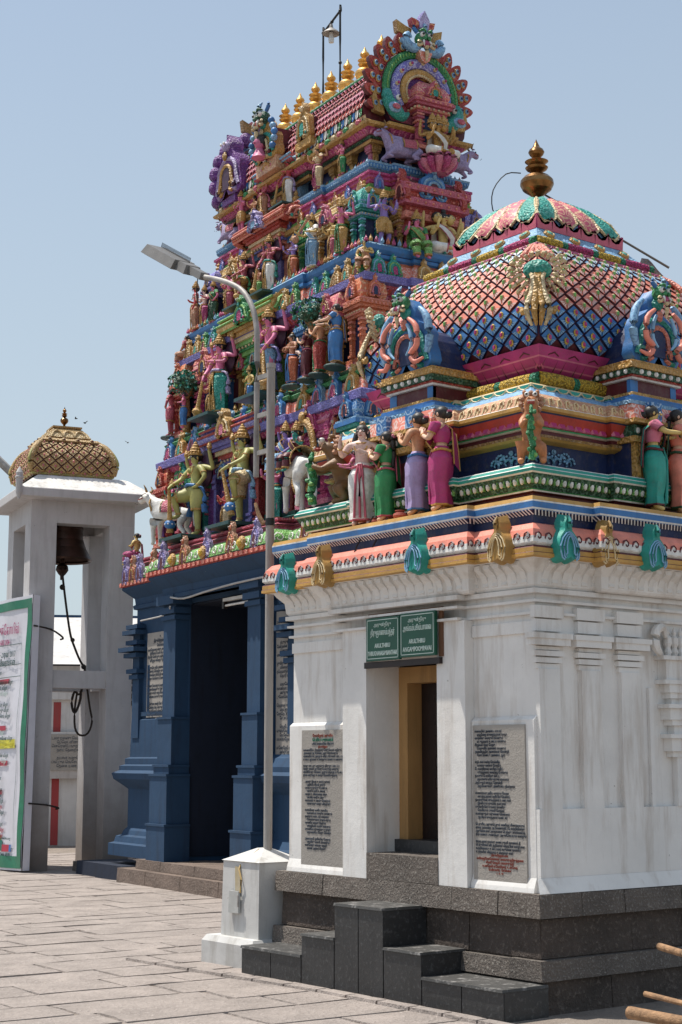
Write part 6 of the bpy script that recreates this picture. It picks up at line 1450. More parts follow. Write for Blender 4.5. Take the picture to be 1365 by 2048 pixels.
# neck level
figure('deity_statue', 'cream and gold deity statue playing a flute on the blue ledge below the roof', T(-.80, -.92, 8.84), RX, .58, 'tanskin', ('bless', 'bless'), 'sway', 'dhoti', 'cream', 'magenta', 'cream', 'top', 'gold', extra=('up', 'up'))
figure('ganesh_like_statue', 'stout rose figure statue with gold leggings below the far end of the roof', T(-.80, 1.22, 8.84), RX, .62, 'pinkskin', ('chest', 'bless'), 'stand', 'shorts', 'gold', 'rose', None, None, 'gold')
r_, hd = figure('brahma_statue', 'golden three headed seated deity statue on a magenta lotus below the big gable', T(.08, -2.36, 8.98), RY, .86, 'gold', ('bless', 'bless'), 'lotus', 'seatsari', 'white', 'gold', None, 'bun', 'gold', extra=('up', 'up'), heads=3)
lotus_seat(r_, .20, .26, .02)
gb = 'lilac bulls lying on the roof corners'
bull('bull_statue', 'lilac bull statue lying at the near corner below the big gable, head toward the viewer', T(-.28, -2.16, 8.90), TA + PI - .15, .60, 'lilac', True, ('rose', 'gold'), gb)
bull('bull_statue', 'lilac bull statue with a green saddle cloth lying at the right roof corner', T(.46, -2.12, 8.90), TA - .15, .54, 'lilac', True, ('teal', 'gold'), gb)
bull('bull_statue', 'lilac bull statue lying at the far left corner below the purple gable', T(-.72, 1.62, 8.88), TA + PI / 2 + .2, .54, 'lilac', True, ('rose', 'gold'), gb)

ATT = [  # tower-frame x, y, z, turn, height, skin, garment, crown, label
 (-1.34, .52, 4.50, RX, .62, 'redskin', 'cream', None, 'small red attendant statue inside the purple columns left of the lowest doorway'),
 (-1.32, -.78, 4.50, RX, .80, 'pinkskin', 'teal', 'gold', 'pink attendant statue in teal hidden behind the lamp post on the lowest tier'),
 (-1.16, 2.96, 4.66, RX - .6, .60, 'brownskin', 'rose', None, 'brown attendant statue in rose cloth beside the red corner pavilion'),
 (-1.18, .20, 6.16, RX, .52, 'yellowskin', 'blue', 'gold', 'small yellow attendant statue in blue inside the green middle doorway'),
 (-1.18, 1.32, 6.16, RX, .64, 'brownskin', 'gold', 'gold', 'brown attendant statue in gold cloth right of the left leafy tree'),
 (-1.14, -.95, 6.16, RX, .60, 'paleskin', 'violet', None, 'pale attendant statue in violet beside the gold columns of the middle tier'),
 (-.10, -2.62, 6.20, RY, .78, 'pinkskin', 'blue', 'gold', 'pink crowned attendant statue in blue on the right face above the shrine dome'),
 (-.98, .34, 7.68, RX, .44, 'brownskin', 'lime', None, 'little brown attendant statue in lime cloth inside the third level doorway'),
 (-.98, -.60, 7.68, RX, .58, 'violetskin', 'orange', 'gold', 'violet crowned attendant statue in orange beside the green pavilion'),
 (-.96, -1.56, 7.68, RX, .56, 'yellowskin', 'rose', None, 'yellow attendant statue in rose cloth between the lute player and the dancer'),
 (-.98, 1.98, 7.68, RX, .58, 'paleskin', 'magenta', 'gold', 'pale crowned attendant statue in magenta on the left of the third level'),
 (-.76, -1.45, 8.88, RX, .44, 'pinkskin', 'green', 'gold', 'small pink crowned attendant statue in green under the near end of the eave'),
 (-.76, .90, 8.88, RX, .46, 'tanskin', 'violet', None, 'small tan attendant statue in violet under the roof dormer'),
]
for (x, y, z, rz, h, sk, rc, cr, lab) in ATT:
    figure('attendant_statue', lab, T(x, y, z), rz, h, sk, (('bless', 'chest'), ('anjali', 'anjali'), ('chest', 'hip'))[int(abs(y) * 100) % 3], 'sway', 'dhoti', rc, 'gold', None, 'top', cr, group='small attendant statues on the tower')
# ------------------------------------------------------------ black step benches against the shrine plinth
bench = thing('black_steps', 'stepped bench of black polished granite slabs climbing to a landing against the plinth', 'steps', (7.25, 9.0, 0))
SG = [(9.63, 10.40, .205), (9.235, 9.628, .36), (8.685, 9.233, .60), (8.285, 8.683, .345), (7.50, 8.283, .19)]
for y0, y1, z in SG:
    m = MB(); m.box(-.19, .19, y0 - 9 + .002, y1 - 9 - .002, -.03, z - .022, BLACKSTONE); m.obj('bench_block', bench)
    m = MB(); m.box(-.215, .19, y0 - 9 - .004, y1 - 9 - .006, z - .020, z - rnd.uniform(0, .004), DUSTY, .004, .004); m.obj('top_slab', bench)
    n = max(1, round((y1 - y0) / .36)); 
    for i in range(n):
        a = y0 - 9 + (y1 - y0) * i / n; b = y0 - 9 + (y1 - y0) * (i + 1) / n
        m = MB(); m.box(-.20, -.1905, a + .004, b - .005, -.03, z - .024, BLACKSTONE); m.obj('facing_slab', bench)

# ------------------------------------------------------------ lamp post and plinth
PLINTHM = mat_plaster('stained_white_plinth', (.56, .55, .53), stain=(.20, .17, .13), amount=.75, low=(.15, .55, .5))
lp = thing('lamp_plinth', 'short white plastered plinth with pyramid top and a meter box carrying the lamp post', 'plinth', (7.52, 10.78, 0))
m = MB(); m.box(-.33, .30, -.32, .40, -.02, .17, PLINTHM, .0, .0); m.box(-.33, .30, -.32, .40, .17, .215, PLINTHM, .03, .03); m.obj('base_block', lp)
m = MB(); m.box(-.235, .235, -.265, .265, .2, .80, PLINTHM, .012, .012); m.obj('pedestal', lp)
m = MB(); m.box(-.235, .235, -.265, .265, .802, .90, PLINTHM, .20, .22); m.obj('pyramid_top', lp)
m = MB(); m.box(-.262, -.238, -.02, .12, .40, .57, mat_plain('grey_plastic_box', (.42, .42, .40), .5), .004, .004); m.box(-.268, -.262, -.03, -.015, .45, .54, STEEL); m.obj('meter_box', lp)
m = MB(); m.tube([(-.242, -.02, .56), (-.246, -.04, .66), (-.242, .0, .74), (-.20, .02, .81), (-.12, -.01, .85), (-.05, 0, .89)], .008, mat_plain('yellowed_cable', (.40, .27, .10), .6), 5); m.obj('cable', lp, smooth=True)
m = MB()
m.add([(-.2365, .06, .57), (-.2365, -.01, .57), (-.2345, -.0, .76), (-.2345, .07, .76)], [(0, 1, 2, 3)], mat_plaster('ochre_stain', (.44, .36, .22), stain=(.5, .48, .44), amount=1.0)); m.obj('stain', lp)
RUSTY = mat_plaster('rusty_grey_paint', (.33, .31, .29), stain=(.16, .09, .05), amount=.9, chip=(.12, .05, .025))
post = thing('street_lamp', 'tall rust flecked street lamp with a curved arm and flat lamp head over the tower', 'street lamp', (7.52, 10.73, .88))
m = MB(); m.tube([(0, 0, -.02), (0, 0, 1.9), (0, .0, 3.98)], .035, RUSTY, 16); m.tube([(0, 0, 3.98), (0, 0, 4.02)], .039, STEEL, 16); m.tube([(0, 0, 2.64), (0, 0, 2.70)], .040, IRON, 16); m.obj('pole', post, smooth=True)
dx, dy = -.0, .21
pts = [(dx, dy, 3.08), (dx, dy, 3.7), (dx, dy, 4.22), (dx, dy + .015, 4.40), (dx, dy + .08, 4.58), (dx, dy + .22, 4.75), (dx, dy + .42, 4.87), (dx, dy + .66, 4.97), (dx, dy + .92, 5.06)]
m = MB(); m.tube(pts, .024, STEEL, 12); m.obj('arm', post, smooth=True)
for z in (3.28, 3.60, 3.93): m = MB(); m.box(-.012, .012, .035, .185, z - .02, z + .02, STEEL); m.obj('bracket', post)
head = MB(); u = Vector((0, .875, .484)); w_ = Vector((0, -.484, .875)); o_ = Vector((dx, dy + .84, 5.03))
def hb(a0, a1, hw, z0, z1, mt, tp=0):
    vs = []
    for z in (z0, z1):
        for a, x in ((a0, -hw), (a1, -hw), (a1, hw), (a0, hw)): vs.append(tuple(o_ + u * (a + (tp if a == a0 else -tp) * (z == z1)) + w_ * z + Vector((x * (1 - .25 * (z == z1)), 0, 0))))
    head.add(vs, [(3, 2, 1, 0), (4, 5, 6, 7), (0, 1, 5, 4), (1, 2, 6, 5), (2, 3, 7, 6), (3, 0, 4, 7)], mt)
HG = mat_plain('lamp_head_grey', (.16, .15, .14), .5, .2)
hb(.0, .26, .055, -.03, .035, HG, .02); hb(.22, .42, .10, -.045, .04, HG, .03); hb(.40, 1.02, .14, -.05, .04, HG, .02); hd_ = head.obj('lamp_head', post)
head = MB(); hb(.43, .99, .115, -.058, -.0505, mat_plain('lamp_glass', (.50, .47, .42), .25)); head.obj('lamp_glass', hd_)
head = MB()
for i in range(30): a = .42 + i * .02; head.tube([o_ + u * a + w_ * .03 + Vector((.05, 0, 0)), o_ + u * a + w_ * .085 + Vector((.05, 0, 0))], .0035, IRON, 3)
head.obj('bird_spikes', hd_, kind='stuff')
m = MB(); m.tube([o_ + u * .12 - w_ * .03, o_ + u * .14 + Vector((0, .02, -.18)), o_ + u * .12 + Vector((0, .0, -.30))], .006, IRON, 5); m.obj('loose_wire', post)
m = MB(); m.tube([(-.03, .05, 2.66), (-.05, .09, 2.73), (-.06, .13, 2.84)], [.02, .019, .014], BAMBOO, 7); m.obj('stick', None, (7.52, 10.73, .88), 0, True, label='short brown stick tied with black tape to the lamp post', cat='stick')

# lightning lamp frame on the tower ridge
fr = thing('ridge_lamp_frame', 'black pipe frame with a hanging bulb standing behind the gold finials on the roof', 'lamp frame', T(.0, .0, 10.48), TA)
m = MB(); m.tube([(0, .32, 0), (0, .32, 1.20), (0, .30, 1.24)], .016, IRON, 8); m.tube([(0, -.14, 0), (0, -.14, 1.34), (0, -.16, 1.36)], .016, IRON, 8); m.tube([(0, .32, 1.22), (0, -.14, 1.36)], .016, IRON, 8)
for p in ((0, .32, 1.22), (0, -.14, 1.36), (0, -.14, .6), (0, .08, 1.29)): m.ball(p, .026, IRON, 8, 6)
m.obj('pipe_frame', fr, smooth=True)
m = MB(); m.lathe([(.02, 1.26), (.03, 1.20), (.10, 1.15), (.125, 1.12), (.12, 1.115), (.03, 1.15)], STEEL, 14, (0, .10)); m.obj('lamp_shade', fr, smooth=True)
m = MB(); m.lathe([(.025, 1.14), (.03, 1.08), (.042, 1.04), (.036, .99), (0, .975)], mat_plain('bulb_glass', (.62, .62, .6), .15), 12, (0, .10)); m.obj('bulb', fr, smooth=True)
# stick, wire and rags on the shrine dome
m = MB(); m.tube([(*sw(.16, -.02), 6.22), (*sw(.55, -.30), 5.93), (*sw(.98, -.62), 5.60)], [.008, .009, .010], mat_plain('grey_stick', (.13, .11, .09), .8), 6); m.obj('stick', None, label='long grey stick leaning across the right side of the shrine dome', cat='stick')
m = MB(); m.tube([(*sw(-.04, .05), 6.38), (*sw(-.16, .10), 6.36), (*sw(-.25, .16), 6.22), (*sw(-.24, .18), 6.06), (*sw(-.18, .14), 5.95)], .005, IRON, 6); m.obj('wire', None, label='thin curved black wire hanging from the shrine finial', cat='wire')
m = MB(); r2 = random.Random(5); RAG = mat_plain('grey_rag', (.38, .33, .34), .9, 0, .4, .9, 12, .02)
ax = [Vector((*sw(.80 + .07 * i, -.50 - .02 * i), 5.60 - .055 * i)) for i in range(8)]
vs = []
for i, p in enumerate(ax):
    for k in range(6): vs.append(tuple(p + Vector((r2.uniform(-.02, .02), -.10 + .05 * k + r2.uniform(-.02, .02), .05 * math.sin(k * .9) + r2.uniform(-.03, .03)))))
m.add(vs, [(i * 6 + k, i * 6 + k + 1, i * 6 + k + 7, i * 6 + k + 6) for i in range(7) for k in range(5)], RAG); m.obj('rag', None, smooth=True, label='crumpled grey rag lying on the right shoulder of the shrine dome', cat='rag')

# cut poles lying at the bottom right corner
def pole_lying(lab, a, b, r):
    m = MB(); a, b = Vector(a), Vector(b); m.tube([a, a.lerp(b, .3), a.lerp(b, .6), b], [r, r * .95, r * 1.03, r], BAMBOO, 10); m.obj('bamboo_pole', None, smooth=True, label=lab, cat='pole', group='cut poles beside the shrine')
pole_lying('thick peeled pole lying lowest at the bottom right corner', (6.84, 6.27, .22), (6.88, 5.2, .20), .035)
pole_lying('thin pale pole lying just above the thick pole at the bottom right', (7.02, 6.31, .30), (6.80, 5.3, .28), .016)
pole_lying('highest of the cut poles, its brown end against the plinth', (7.49, 6.61, .50), (7.0, 5.5, .48), .022)
# ------------------------------------------------------------ bell pavilion
PA = R(-14.0)
def pw(x, y): return rotv(x, y, PA)
PCX, PCY = 6.00, 24.28
pav = thing('bell_pavilion', 'white open bell pavilion with four square pillars and a small brown scaled dome', 'pavilion', (*pw(PCX, PCY), 0), PA)
hp = .80
for sx in (-1, 1):
    for sy in (-1, 1):
        m = MB(); m.box(sx * hp - (.39 if sx > 0 else 0) - (0 if sx > 0 else 0), sx * hp + (0 if sx > 0 else .39), sy * hp - (.39 if sy > 0 else 0), sy * hp + (0 if sy > 0 else .39), -.02, 5.13, PAVWHITE); m.obj('pillar', pav)
for z0, z1, o in ((2.66, 2.92, -.03), (5.13, 5.46, .0)):
    for rz in (0, RZX, PI, -RZX):
        m = MB(); m.box(-hp + .392 if z0 < 5 else -hp, hp - .392 if z0 < 5 else hp - .30, -hp - o, -hp + .30 - o, z0, z1, PAVWHITE); m.obj('beam', pav, (0, 0, 0), rz)
PE = plan_rect(.80, .80)
m = MB(); sweep(m, PE, [(.0, 5.46, PAVWHITE), (.24, 5.475, PAVWHITE), (.25, 5.485, PAVWHITE), (.25, 5.60, PAVWHITE), (.24, 5.612, 'white'), (-.10, 5.86, 'white'), (-.16, 5.88, 'white')])
m.obj('eave_slab', pav)
m = MB(); m.lathe([(0, 5.40), (.02, 5.42), (.05, 5.52), (.055, 5.72), (.065, 5.73), (.065, 5.75), (.05, 5.76), (.055, 5.81), (.03, 5.86), (0, 5.91)], PAVWHITE, 12, (-1.05, -1.05)); m.obj('corner_knob', pav, smooth=True)
BD = [(.60, 5.86), (.64, 5.92), (.655, 6.02), (.65, 6.12), (.60, 6.25), (.52, 6.37), (.43, 6.45)]
BRN = paint('antique_gold_scale', (.36, .22, .10), (.50, .38, .22)); BRD = paint('brown_groove', (.10, .06, .03))
dome_shell(BD, BRD, 'dome', pav)
_c = {}
PALETTE['bronze_gold'] = (.46, .29, .10); ACC['bronze_gold'] = (.6, .45, .3)
PALETTE['pale_gold'] = (.58, .42, .20); ACC['pale_gold'] = (.6, .45, .3)
scales(BD, pav, 7, 4, lambda j, n: ('bronze_gold', 'pale_gold', 'rose'), (0, RZX), lift=.016)
scales(BD, pav, 7, 4, lambda j, n: ('bronze_gold', 'pale_gold', 'rose'), (-RZX, PI), lift=.016, single=False)
m = MB(); sweep(m, plan_rect(.6, .6), [(.0, 5.87, 'ochre'), (.03, 5.885, 'olive'), (.045, 5.91, 'bronze_gold'), (.05, 5.945, 'gold'), (.03, 5.955, 'ochre')], False); row(m, plan_rect(.6, .6), .05, 5.945, .11, m_scallop(.035, .006, 'gold', 'ochre')); m.obj('dome_base', pav)
m = MB(); sweep(m, plan_rect(.43, .43), [(.04, 6.43, 'ochre'), (.05, 6.46, 'bronze_gold'), (.0, 6.50, 'bronze_gold'), (-.10, 6.52, 'ochre'), (-.08, 6.54, 'pale_gold'), (-.13, 6.62, 'bronze_gold'), (-.20, 6.69, 'pale_gold'), (-.22, 6.70, 'ochre'), (-.20, 6.715, 'bronze_gold'), (-.20, 6.74, 'ochre'), (-.35, 6.77, 'ochre')])
for rz in (0, RZX):
    for i in range(4):
        m.M = Matrix.Rotation(rz, 4, 'Z'); m.ball((-.33 + .22 * i, -.455, 6.475), .035, 'pale_gold', 8, 5); m.ball((-.33 + .22 * i, -.485, 6.478), .016, 'maroon', 6, 4)
    for i in range(3): m.tube([(-.18 + .18 * i + .08 * math.cos(a), -.335 + .05 * math.sin(a), 6.56 + .09 * math.sin(a)) for a in [PI * k / 6 for k in range(7)]], .014, 'pale_gold', 5, False)
m.M = Matrix.Identity(4); m.obj('cap', pav)
for s in ((-1, -1), (-1, 1), (1, -1)):
    m = MB(); m.M = Matrix.Rotation(math.atan2(s[1], s[0]) + PI / 2, 4, 'Z')
    m.tube([(0, -h * 1.414 - .01, z) for h, z in (BD[6], BD[5], BD[4], BD[3], BD[2], BD[1])], [.03, .05, .055, .05, .04, .03], 'bronze_gold', 8); m.tube([(0, -h * 1.414 - .05, z) for h, z in (BD[5], BD[4], BD[3], BD[2])], [.02, .025, .025, .015], 'olive', 6); m.obj('corner_rib', pav, smooth=True)
m = kalasam(.34, BRASS, 12, .8); m.obj('finial', pav, (0, 0, 6.76), 0, True)

for o in pav.children:
    if o.name.split('.')[0] in ('dome', 'scale', 'scale_rows', 'dome_base', 'cap', 'corner_rib', 'finial') and o.parent == pav: o.location.x -= .15; o.location.y -= .02
bell = thing('temple_bell', 'large dark bronze bell hanging from the ceiling of the white pavilion', 'bell', (*pw(5.84, 24.10), 4.62), PA)
m = MB(); m.lathe([(.40, .02), (.44, .0), (.45, .03), (.42, .09), (.36, .20), (.315, .33), (.30, .45), (.30, .49), (.31, .50), (.31, .53), (.295, .54), (.285, .68), (.29, .69), (.29, .72), (.27, .74), (.22, .84), (.12, .90), (.08, .92), (.08, 1.0)], BRONZE, 24); m.obj('body', bell, smooth=True)
m = MB(); m.lathe([(.03, .3), (.035, -.02), (.09, -.07), (.10, -.13), (.06, -.19), (.03, -.22), (.028, -.28)], BRONZE, 12); m.obj('clapper', bell, smooth=True)
m = MB(); m.box(-.62, .62, -.05, .05, .92, 1.0, IRON, 0, 0); m.obj('hanger', bell)
rope = MB(); RM = mat_plain('dark_rope', (.035, .027, .022), .9)
def rw(x, z, dy=0): return (x - 5.84, dy, z)
rope.tube([rw(5.79, 4.40), rw(5.80, 4.3), rw(5.86, 3.9), rw(5.93, 3.5), rw(6.0, 3.3), rw(6.10, 3.08), rw(6.17, 3.0)], .018, RM, 7)
rope.ball(rw(5.79, 4.20), .045, RM, 8, 6); rope.ball(rw(5.97, 3.40), .035, RM, 8, 6)
rope.tube([rw(6.17, 3.0), rw(6.21, 2.7), rw(6.26, 2.4), rw(6.30, 2.18), rw(6.24, 2.0), rw(6.12, 1.97), rw(6.04, 2.08), rw(6.03, 2.35), rw(6.06, 2.6)], .016, RM, 7)
rope.tube([rw(6.17, 3.02), rw(6.16, 2.8), rw(6.10, 2.58), rw(6.02, 2.62), rw(5.98, 2.45), rw(6.03, 2.3), rw(6.10, 2.45), rw(6.12, 2.6)], .020, RM, 7); rope.ball(rw(6.15, 3.0), .04, RM, 8, 6)
rope.obj('bell_rope', None, (*pw(5.84, 23.85), 0), PA, True, label='knotted dark bell rope ending in a hanging loop inside the white pavilion', cat='rope')

# banner
ban = thing('banner', 'tall white printed banner with a green border leaning on the left pavilion pillar', 'banner', (10.66, 21.30, 0))
BWm = mat_plain('banner_vinyl', (.66, .65, .70), .35, 0, .06, .2); GRN = mat_plain('banner_green', (.012, .16, .085), .4)
m = MB(); ny, nz = 14, 26; L = 2.3; Hh = 3.98
def bp(y, z): return (-.035 + .018 * math.sin(z * 2.2 + y * 3.1) * (z / 4) + .010 * math.sin(y * 9 - z * 5) + .05 * z / 4, y, .03 + z - .02 * y)
V = [bp(L * i / ny, Hh * j / nz) for j in range(nz + 1) for i in range(ny + 1)]
m.add(V, [(j * (ny + 1) + i, (j + 1) * (ny + 1) + i, (j + 1) * (ny + 1) + i + 1, j * (ny + 1) + i + 1) for j in range(nz) for i in range(ny)], BWm); m.obj('sheet', ban, smooth=True)
m = MB(); m.add([(-.02, 0, .03), (.09, 0, .03), (.14, 0, 4.0), (.03, 0, 4.01)], [(0, 1, 2, 3)], BWm); m.add([(.03, 0, 4.01), (.14, 0, 4.0), (.14, L, 3.96), (.03, L, 3.96)], [(0, 1, 2, 3)], BWm); m.obj('wrapped_side', ban)
m = MB()
def strip(y0, y1, z0, z1, c, d=.012):
    n = max(2, int(max(y1 - y0, z1 - z0) / .12)); ver = (z1 - z0) > (y1 - y0)
    P_ = []
    for k in range(n + 1):
        f = k / n
        for q in (0, 1):
            y, z = ((y0, y1)[q], z0 + (z1 - z0) * f) if ver else (y0 + (y1 - y0) * f, (z0, z1)[q]); x, yy, zz = bp(y, z); P_.append((x - d, yy, zz))
    m.add(P_, [(2 * k, 2 * k + 1, 2 * k + 3, 2 * k + 2) for k in range(n)], c)
strip(.01, L, 3.80, 3.93, GRN); strip(.01, .15, .03, 3.93, GRN, .014); strip(.01, L, .03, .20, GRN)
m.obj('green_border', ban)
m = MB(); REDB = mat_plain('banner_red', (.42, .03, .06), .4); YEL = mat_plain('banner_yellow', (.60, .55, .05), .4); INK = mat_plain('banner_ink', (.02, .08, .07), .5); LGR = mat_plain('banner_lime', (.10, .28, .06), .4)
for z, w0, c, t in ((2.71, .62, REDB, .07), (2.02, .70, REDB, .07), (1.75, .34, YEL, .13), (1.84, 1.55, LGR, .06), (1.60, 1.55, LGR, .06), (1.50, .55, REDB, .07), (1.08, .72, REDB, .07), (.78, 1.5, LGR, .05), (.42 - .0, .66, LGR, .07)):
    strip(w0, L, z, z + t, c, .016)
for z in (3.28, 2.98, 2.80, .30): strip(.30, L, z, z + .008, INK, .015)
strip(.28, .288, .30, 3.28, INK, .015)
strip(.42, .62, .26, .36, REDB, .017); strip(.36, .42, .26, .36, mat_plain('banner_blue', (.05, .15, .4), .4), .017); strip(.62, .70, .27, .42, mat_plain('banner_teal', (.02, .16, .12), .4), .017)
m.obj('colour_bars', ban)

# ------------------------------------------------------------ lettering
def vis(s):
    """Tamil in visual order for the plain text object (signs written left of their letter)"""
    out = []
    for ch in s:
        if ch in 'ெேை': out.insert(len(out) - (1 if out else 0), ch)
        elif ch in 'ொோௌ':
            out.insert(len(out) - 1, 'ெ' if ch == 'ொ' else 'ே'); out.append('ா')
        else: out.append(ch)
    return ''.join(out)
def text(name, body, size, mat, parent, loc, rz=RZX, align='LEFT', sx=1.0, space=1.0, tilt=0.0, ext=.0015, tamil=True, off=.0):
    cu = bpy.data.curves.new(name, 'FONT'); cu.body = '\n'.join(vis(l) for l in body.split('\n')) if tamil else body
    cu.size = size; cu.align_x = align; cu.align_y = 'TOP'; cu.space_line = space; cu.extrude = ext; cu.resolution_u = 2; cu.offset = off
    cu.materials.append(mat); o = link(name, cu, parent, loc, rot=(PI / 2, tilt, rz)); o.scale = (sx, 1, 1); return o
INKB = mat_plain('blue_black_ink', (.075, .09, .115), .85); INKR = mat_plain('red_ink', (.26, .07, .05), .8); INKG = mat_plain('green_ink', (.02, .16, .10), .7)
# name boards over the shrine door
SG_ = mat_plain('sign_green', (.004, .075, .042), .4, 0, .1, .1); SWH = mat_plain('sign_white', (.55, .66, .60), .5)
for (lab, y0, y1, z1, t1, t2, t3, sxx) in (
    ('left green name board over the shrine door, the one with the longer English name', 9.27, 8.882, 2.635, 'அருள்திரு', 'திருஞானசம்பந்தர்', 'ARULTHIRU\nTHIRUGNANASAMBANTHAR', .56),
    ('right green name board over the shrine door with a shorter English name', 8.878, 8.49, 2.645, 'அருள்திரு', 'அங்கம்பூம்பாவை', 'ARULTHIRU\nANGAMPOOMPAVAI', .74)):
    w = y0 - y1; b = thing('name_board', lab, 'sign', (7.385, (y0 + y1) / 2, z1), 0, 'green name boards')
    m = MB(); m.box(-.012, .012, -w / 2 + .002, w / 2 - .002, -.315, 0, SG_); m.obj('board', b)
    m = MB(); e = .014
    for (a0, a1, c0, c1) in ((-w / 2 + e, w / 2 - e, -e - .005, -e), (-w / 2 + e, w / 2 - e, -.315 + e, -.31 + e), (-w / 2 + e, -w / 2 + e + .005, -.315 + e, -e), (w / 2 - e - .005, w / 2 - e, -.315 + e, -e)): m.box(-.0145, -.0125, a0, a1, c0, c1, SWH)
    m.obj('border_line', b)
    text('lettering', t1, .036, SWH, b, (-.0135, 0, -.035), align='CENTER', sx=1.0)
    text('lettering', t2, .056, SWH, b, (-.0135, 0, -.083), align='CENTER', sx=.50 if 'longer' in lab else .56, off=.0004)
    text('lettering', t3.split('\n')[0], .044, SWH, b, (-.0135, 0, -.185), align='CENTER', sx=.76, tamil=False, off=.0008)
    text('lettering', t3.split('\n')[1], .046, SWH, b, (-.0135, 0, -.240), align='CENTER', sx=sxx, tamil=False, off=.0008)
m = MB(); m.box(-.03, .0, -.53, .32, 2.27, 2.315, WOODDARK); m.box(-.012, .004, -.545, -.505, 2.32, 2.67, mat_plain('rusty_stain', (.13, .06, .03), .9)); m.box(-.014, .004, -.54, .29, 2.648, 2.672, mat_plain('rusty_stain', (.13, .06, .03), .9)); m.obj('sign_backing', shrine, (-1.456, 0, 0))

def slab(parent, face_x, y0, y1, z0, z1, lines, size, sx, space=.92, head=(), foot=(), fr=None, name='inscription_slab', x_off=.0):
    """stone slab on a -X face; y0 > y1; text runs from y0 to y1"""
    m = MB(); m.box(face_x - .014, face_x, y1, y0, z0, z1, SLAB, .001, .003); s = m.obj(name, parent)
    z = z1 - .03; x = face_x - .0155
    for t, c, sc_ in head: text('lettering', t, size * sc_, c, s, (x, (y0 + y1) / 2, z), align='CENTER', sx=sx); z -= size * 1.02 * sc_
    text('lettering', '\n'.join(lines), size, INKB, s, (x, y0 - .025, z), sx=sx, space=space, off=-size * .012)
    z = z0 + size * 1.0 * len(foot) + .03
    for t, c, sc_ in foot: text('lettering', t, size * sc_, c, s, (x, (y0 + y1) / 2, z), align='CENTER', sx=sx); z -= size * .95
    return s
RT = ['ஈனமயில் அனைய சாயல்', '    ஏத்திழை குழைத்தான் காது', 'வாரமிகு வளரும் காணும்', '    எடுத்ததார் உடைய வாலும்', 'சீறர்கள் மதர வேறு', '    கேழுவிய தன்மை காணும்', 'அணைத்திச அனங்கன் வென்றி', '    கோடிரண்டு அனைய ஆக', '', 'எதிபகம் ஈன்ற செவ்விக்', '    காலகு மானச் சோதிப்',
      'போன்றிரான் வயிரப் பதிப்', '    பூத்தாரார் மலர்ந்த போலும்', 'நகமும் போலிவு காட்ட', '    ஞாலமும் விசும்பும் எல்லாம்', 'அற்புதம் எய்தத் தோன்றி', '    அழகிணுக்கு அணியாய் நின்றாள்', '', 'எணார்க்குஅரிய எவரும் வேதா', '    யைத்தஅவள் எறியில் கேளாய்', 'நானமுகன் முகத்தாள் உண்டான்', '    இனியும் நுகரை தன்பால்', 'புணரியில் புகளர ராணீரு', '    மேலியும் புகலி வேந்தர்', 'கண்ணுதல் கருணை வெள்ளம்',
      '    ஆயிரம் முகத்தால் கண்டார்', '', 'பெருசிய அருள்பெரும் மணிதர் மீளாமையும்', 'ஏழை தாவறை அடிவணங்கிப் போற்றிநின்று', 'அருமையால் அவர்களை பெற்று பாவையைத்', 'திருமணம் புணர்ந்து அருள்செய்யும் என்றும்', '', 'மற்றஅவர் நமக்கு வண்புகலி நாணார் தீ', 'பெருமிமன் விடத்தினால் வீந்தபின் வாழ்பாள', 'கற்றிவையு உடையவர் கருணை நாளாய்', 'உற்றவில் வித்தகர் உரைநாது என']
slab(shrine, -1.402, -.785, -1.30, .80, 1.835, RT, .0250, .80, .92, foot=(('திருச்சிற்றம்பலம்', INKR, .9), ('கலிவஞ்சேகவேளாளர் பாலமுருத்திருத்தலை', INKR, .95), ('சிவசி செஞ்சி பாலமுருத்தி', INKR, .95), ('உமாதேவி ம.கோரிநாத், உ.ராசேஷ்', INKR, .95), ('பெரியவூர் - சென்னை', INKR, .9), ('1 - 9 - 99', INKR, .9)))
LT = ['வானவிலே பிறந்தார் மேருவென் எதிருக்', 'அவனார் அடியாரை அது செல்வதுக்', 'கணனியும் அகழும் விருப்பொவு காட்டாத', 'உமை ஆவண் உவாதரும் களை உணவும்', '', 'நாது மாடவு வாசலும் திருமு படைப்ப', 'மாறு மாவி அடிசேர் போயுரே வாரும்', 'மாளியேது சீவயை ஆரும் தொழப்ப போப', 'நுல வருமது உலகரு வேலியுநகும்', '', '    அவரு இவர் உலகம் நாளர்', '        அரிகம் சிவம் எம்பி', '    மங்க உறும்பு பேணும்', '        மாமி உற்சி உனவர', '    மாதக உவைமறை வறு', '        மாமிர மாரி உணு', '    எங்கனம் உணமு மொறும்', '        மணுகரு மாறு வித்துரு', '', '    கனவிரை மனிய நாவிய', '        கனமாயம முறும காணும்', '    நனறும் கடையர் என்மை', '        மோன்சுமை முறம் எரும்', '    மாணிர வறமு நேறும்', '        மாணிவம் சம்மு மனமும்', '    முணியே நுறைவு உறுறு', '        மறுமையே கேறு கேலறு', '', '    அமைமயி மகிவறே மேறும்', '        மறமிசு கோசி காளறும்', '    எனவேறு மாலரு எறறு', '        காண அறார் சிறவு']
slab(shrine, -1.402, 1.20, .645, .79, 1.83, LT, .0262, .88, .92, head=(('சேக்கிழார் அருளிய', INKR, 1.1), ('பெரிய புராணம்', INKG, 1.3), ('பூம்பாவையின் சிறப்பு', INKB, .95), ('திருச்சிற்றம்', INKR, .8)))
r3 = random.Random(11); GL = 'கஙசஞடணதநபமயரலவழளறன'; VS = ['', '', 'ா', 'ி', 'ு', '்', 'ெ', 'ை', 'ே']
def word(n): return ''.join(r3.choice(GL) + r3.choice(VS) for _ in range(n))
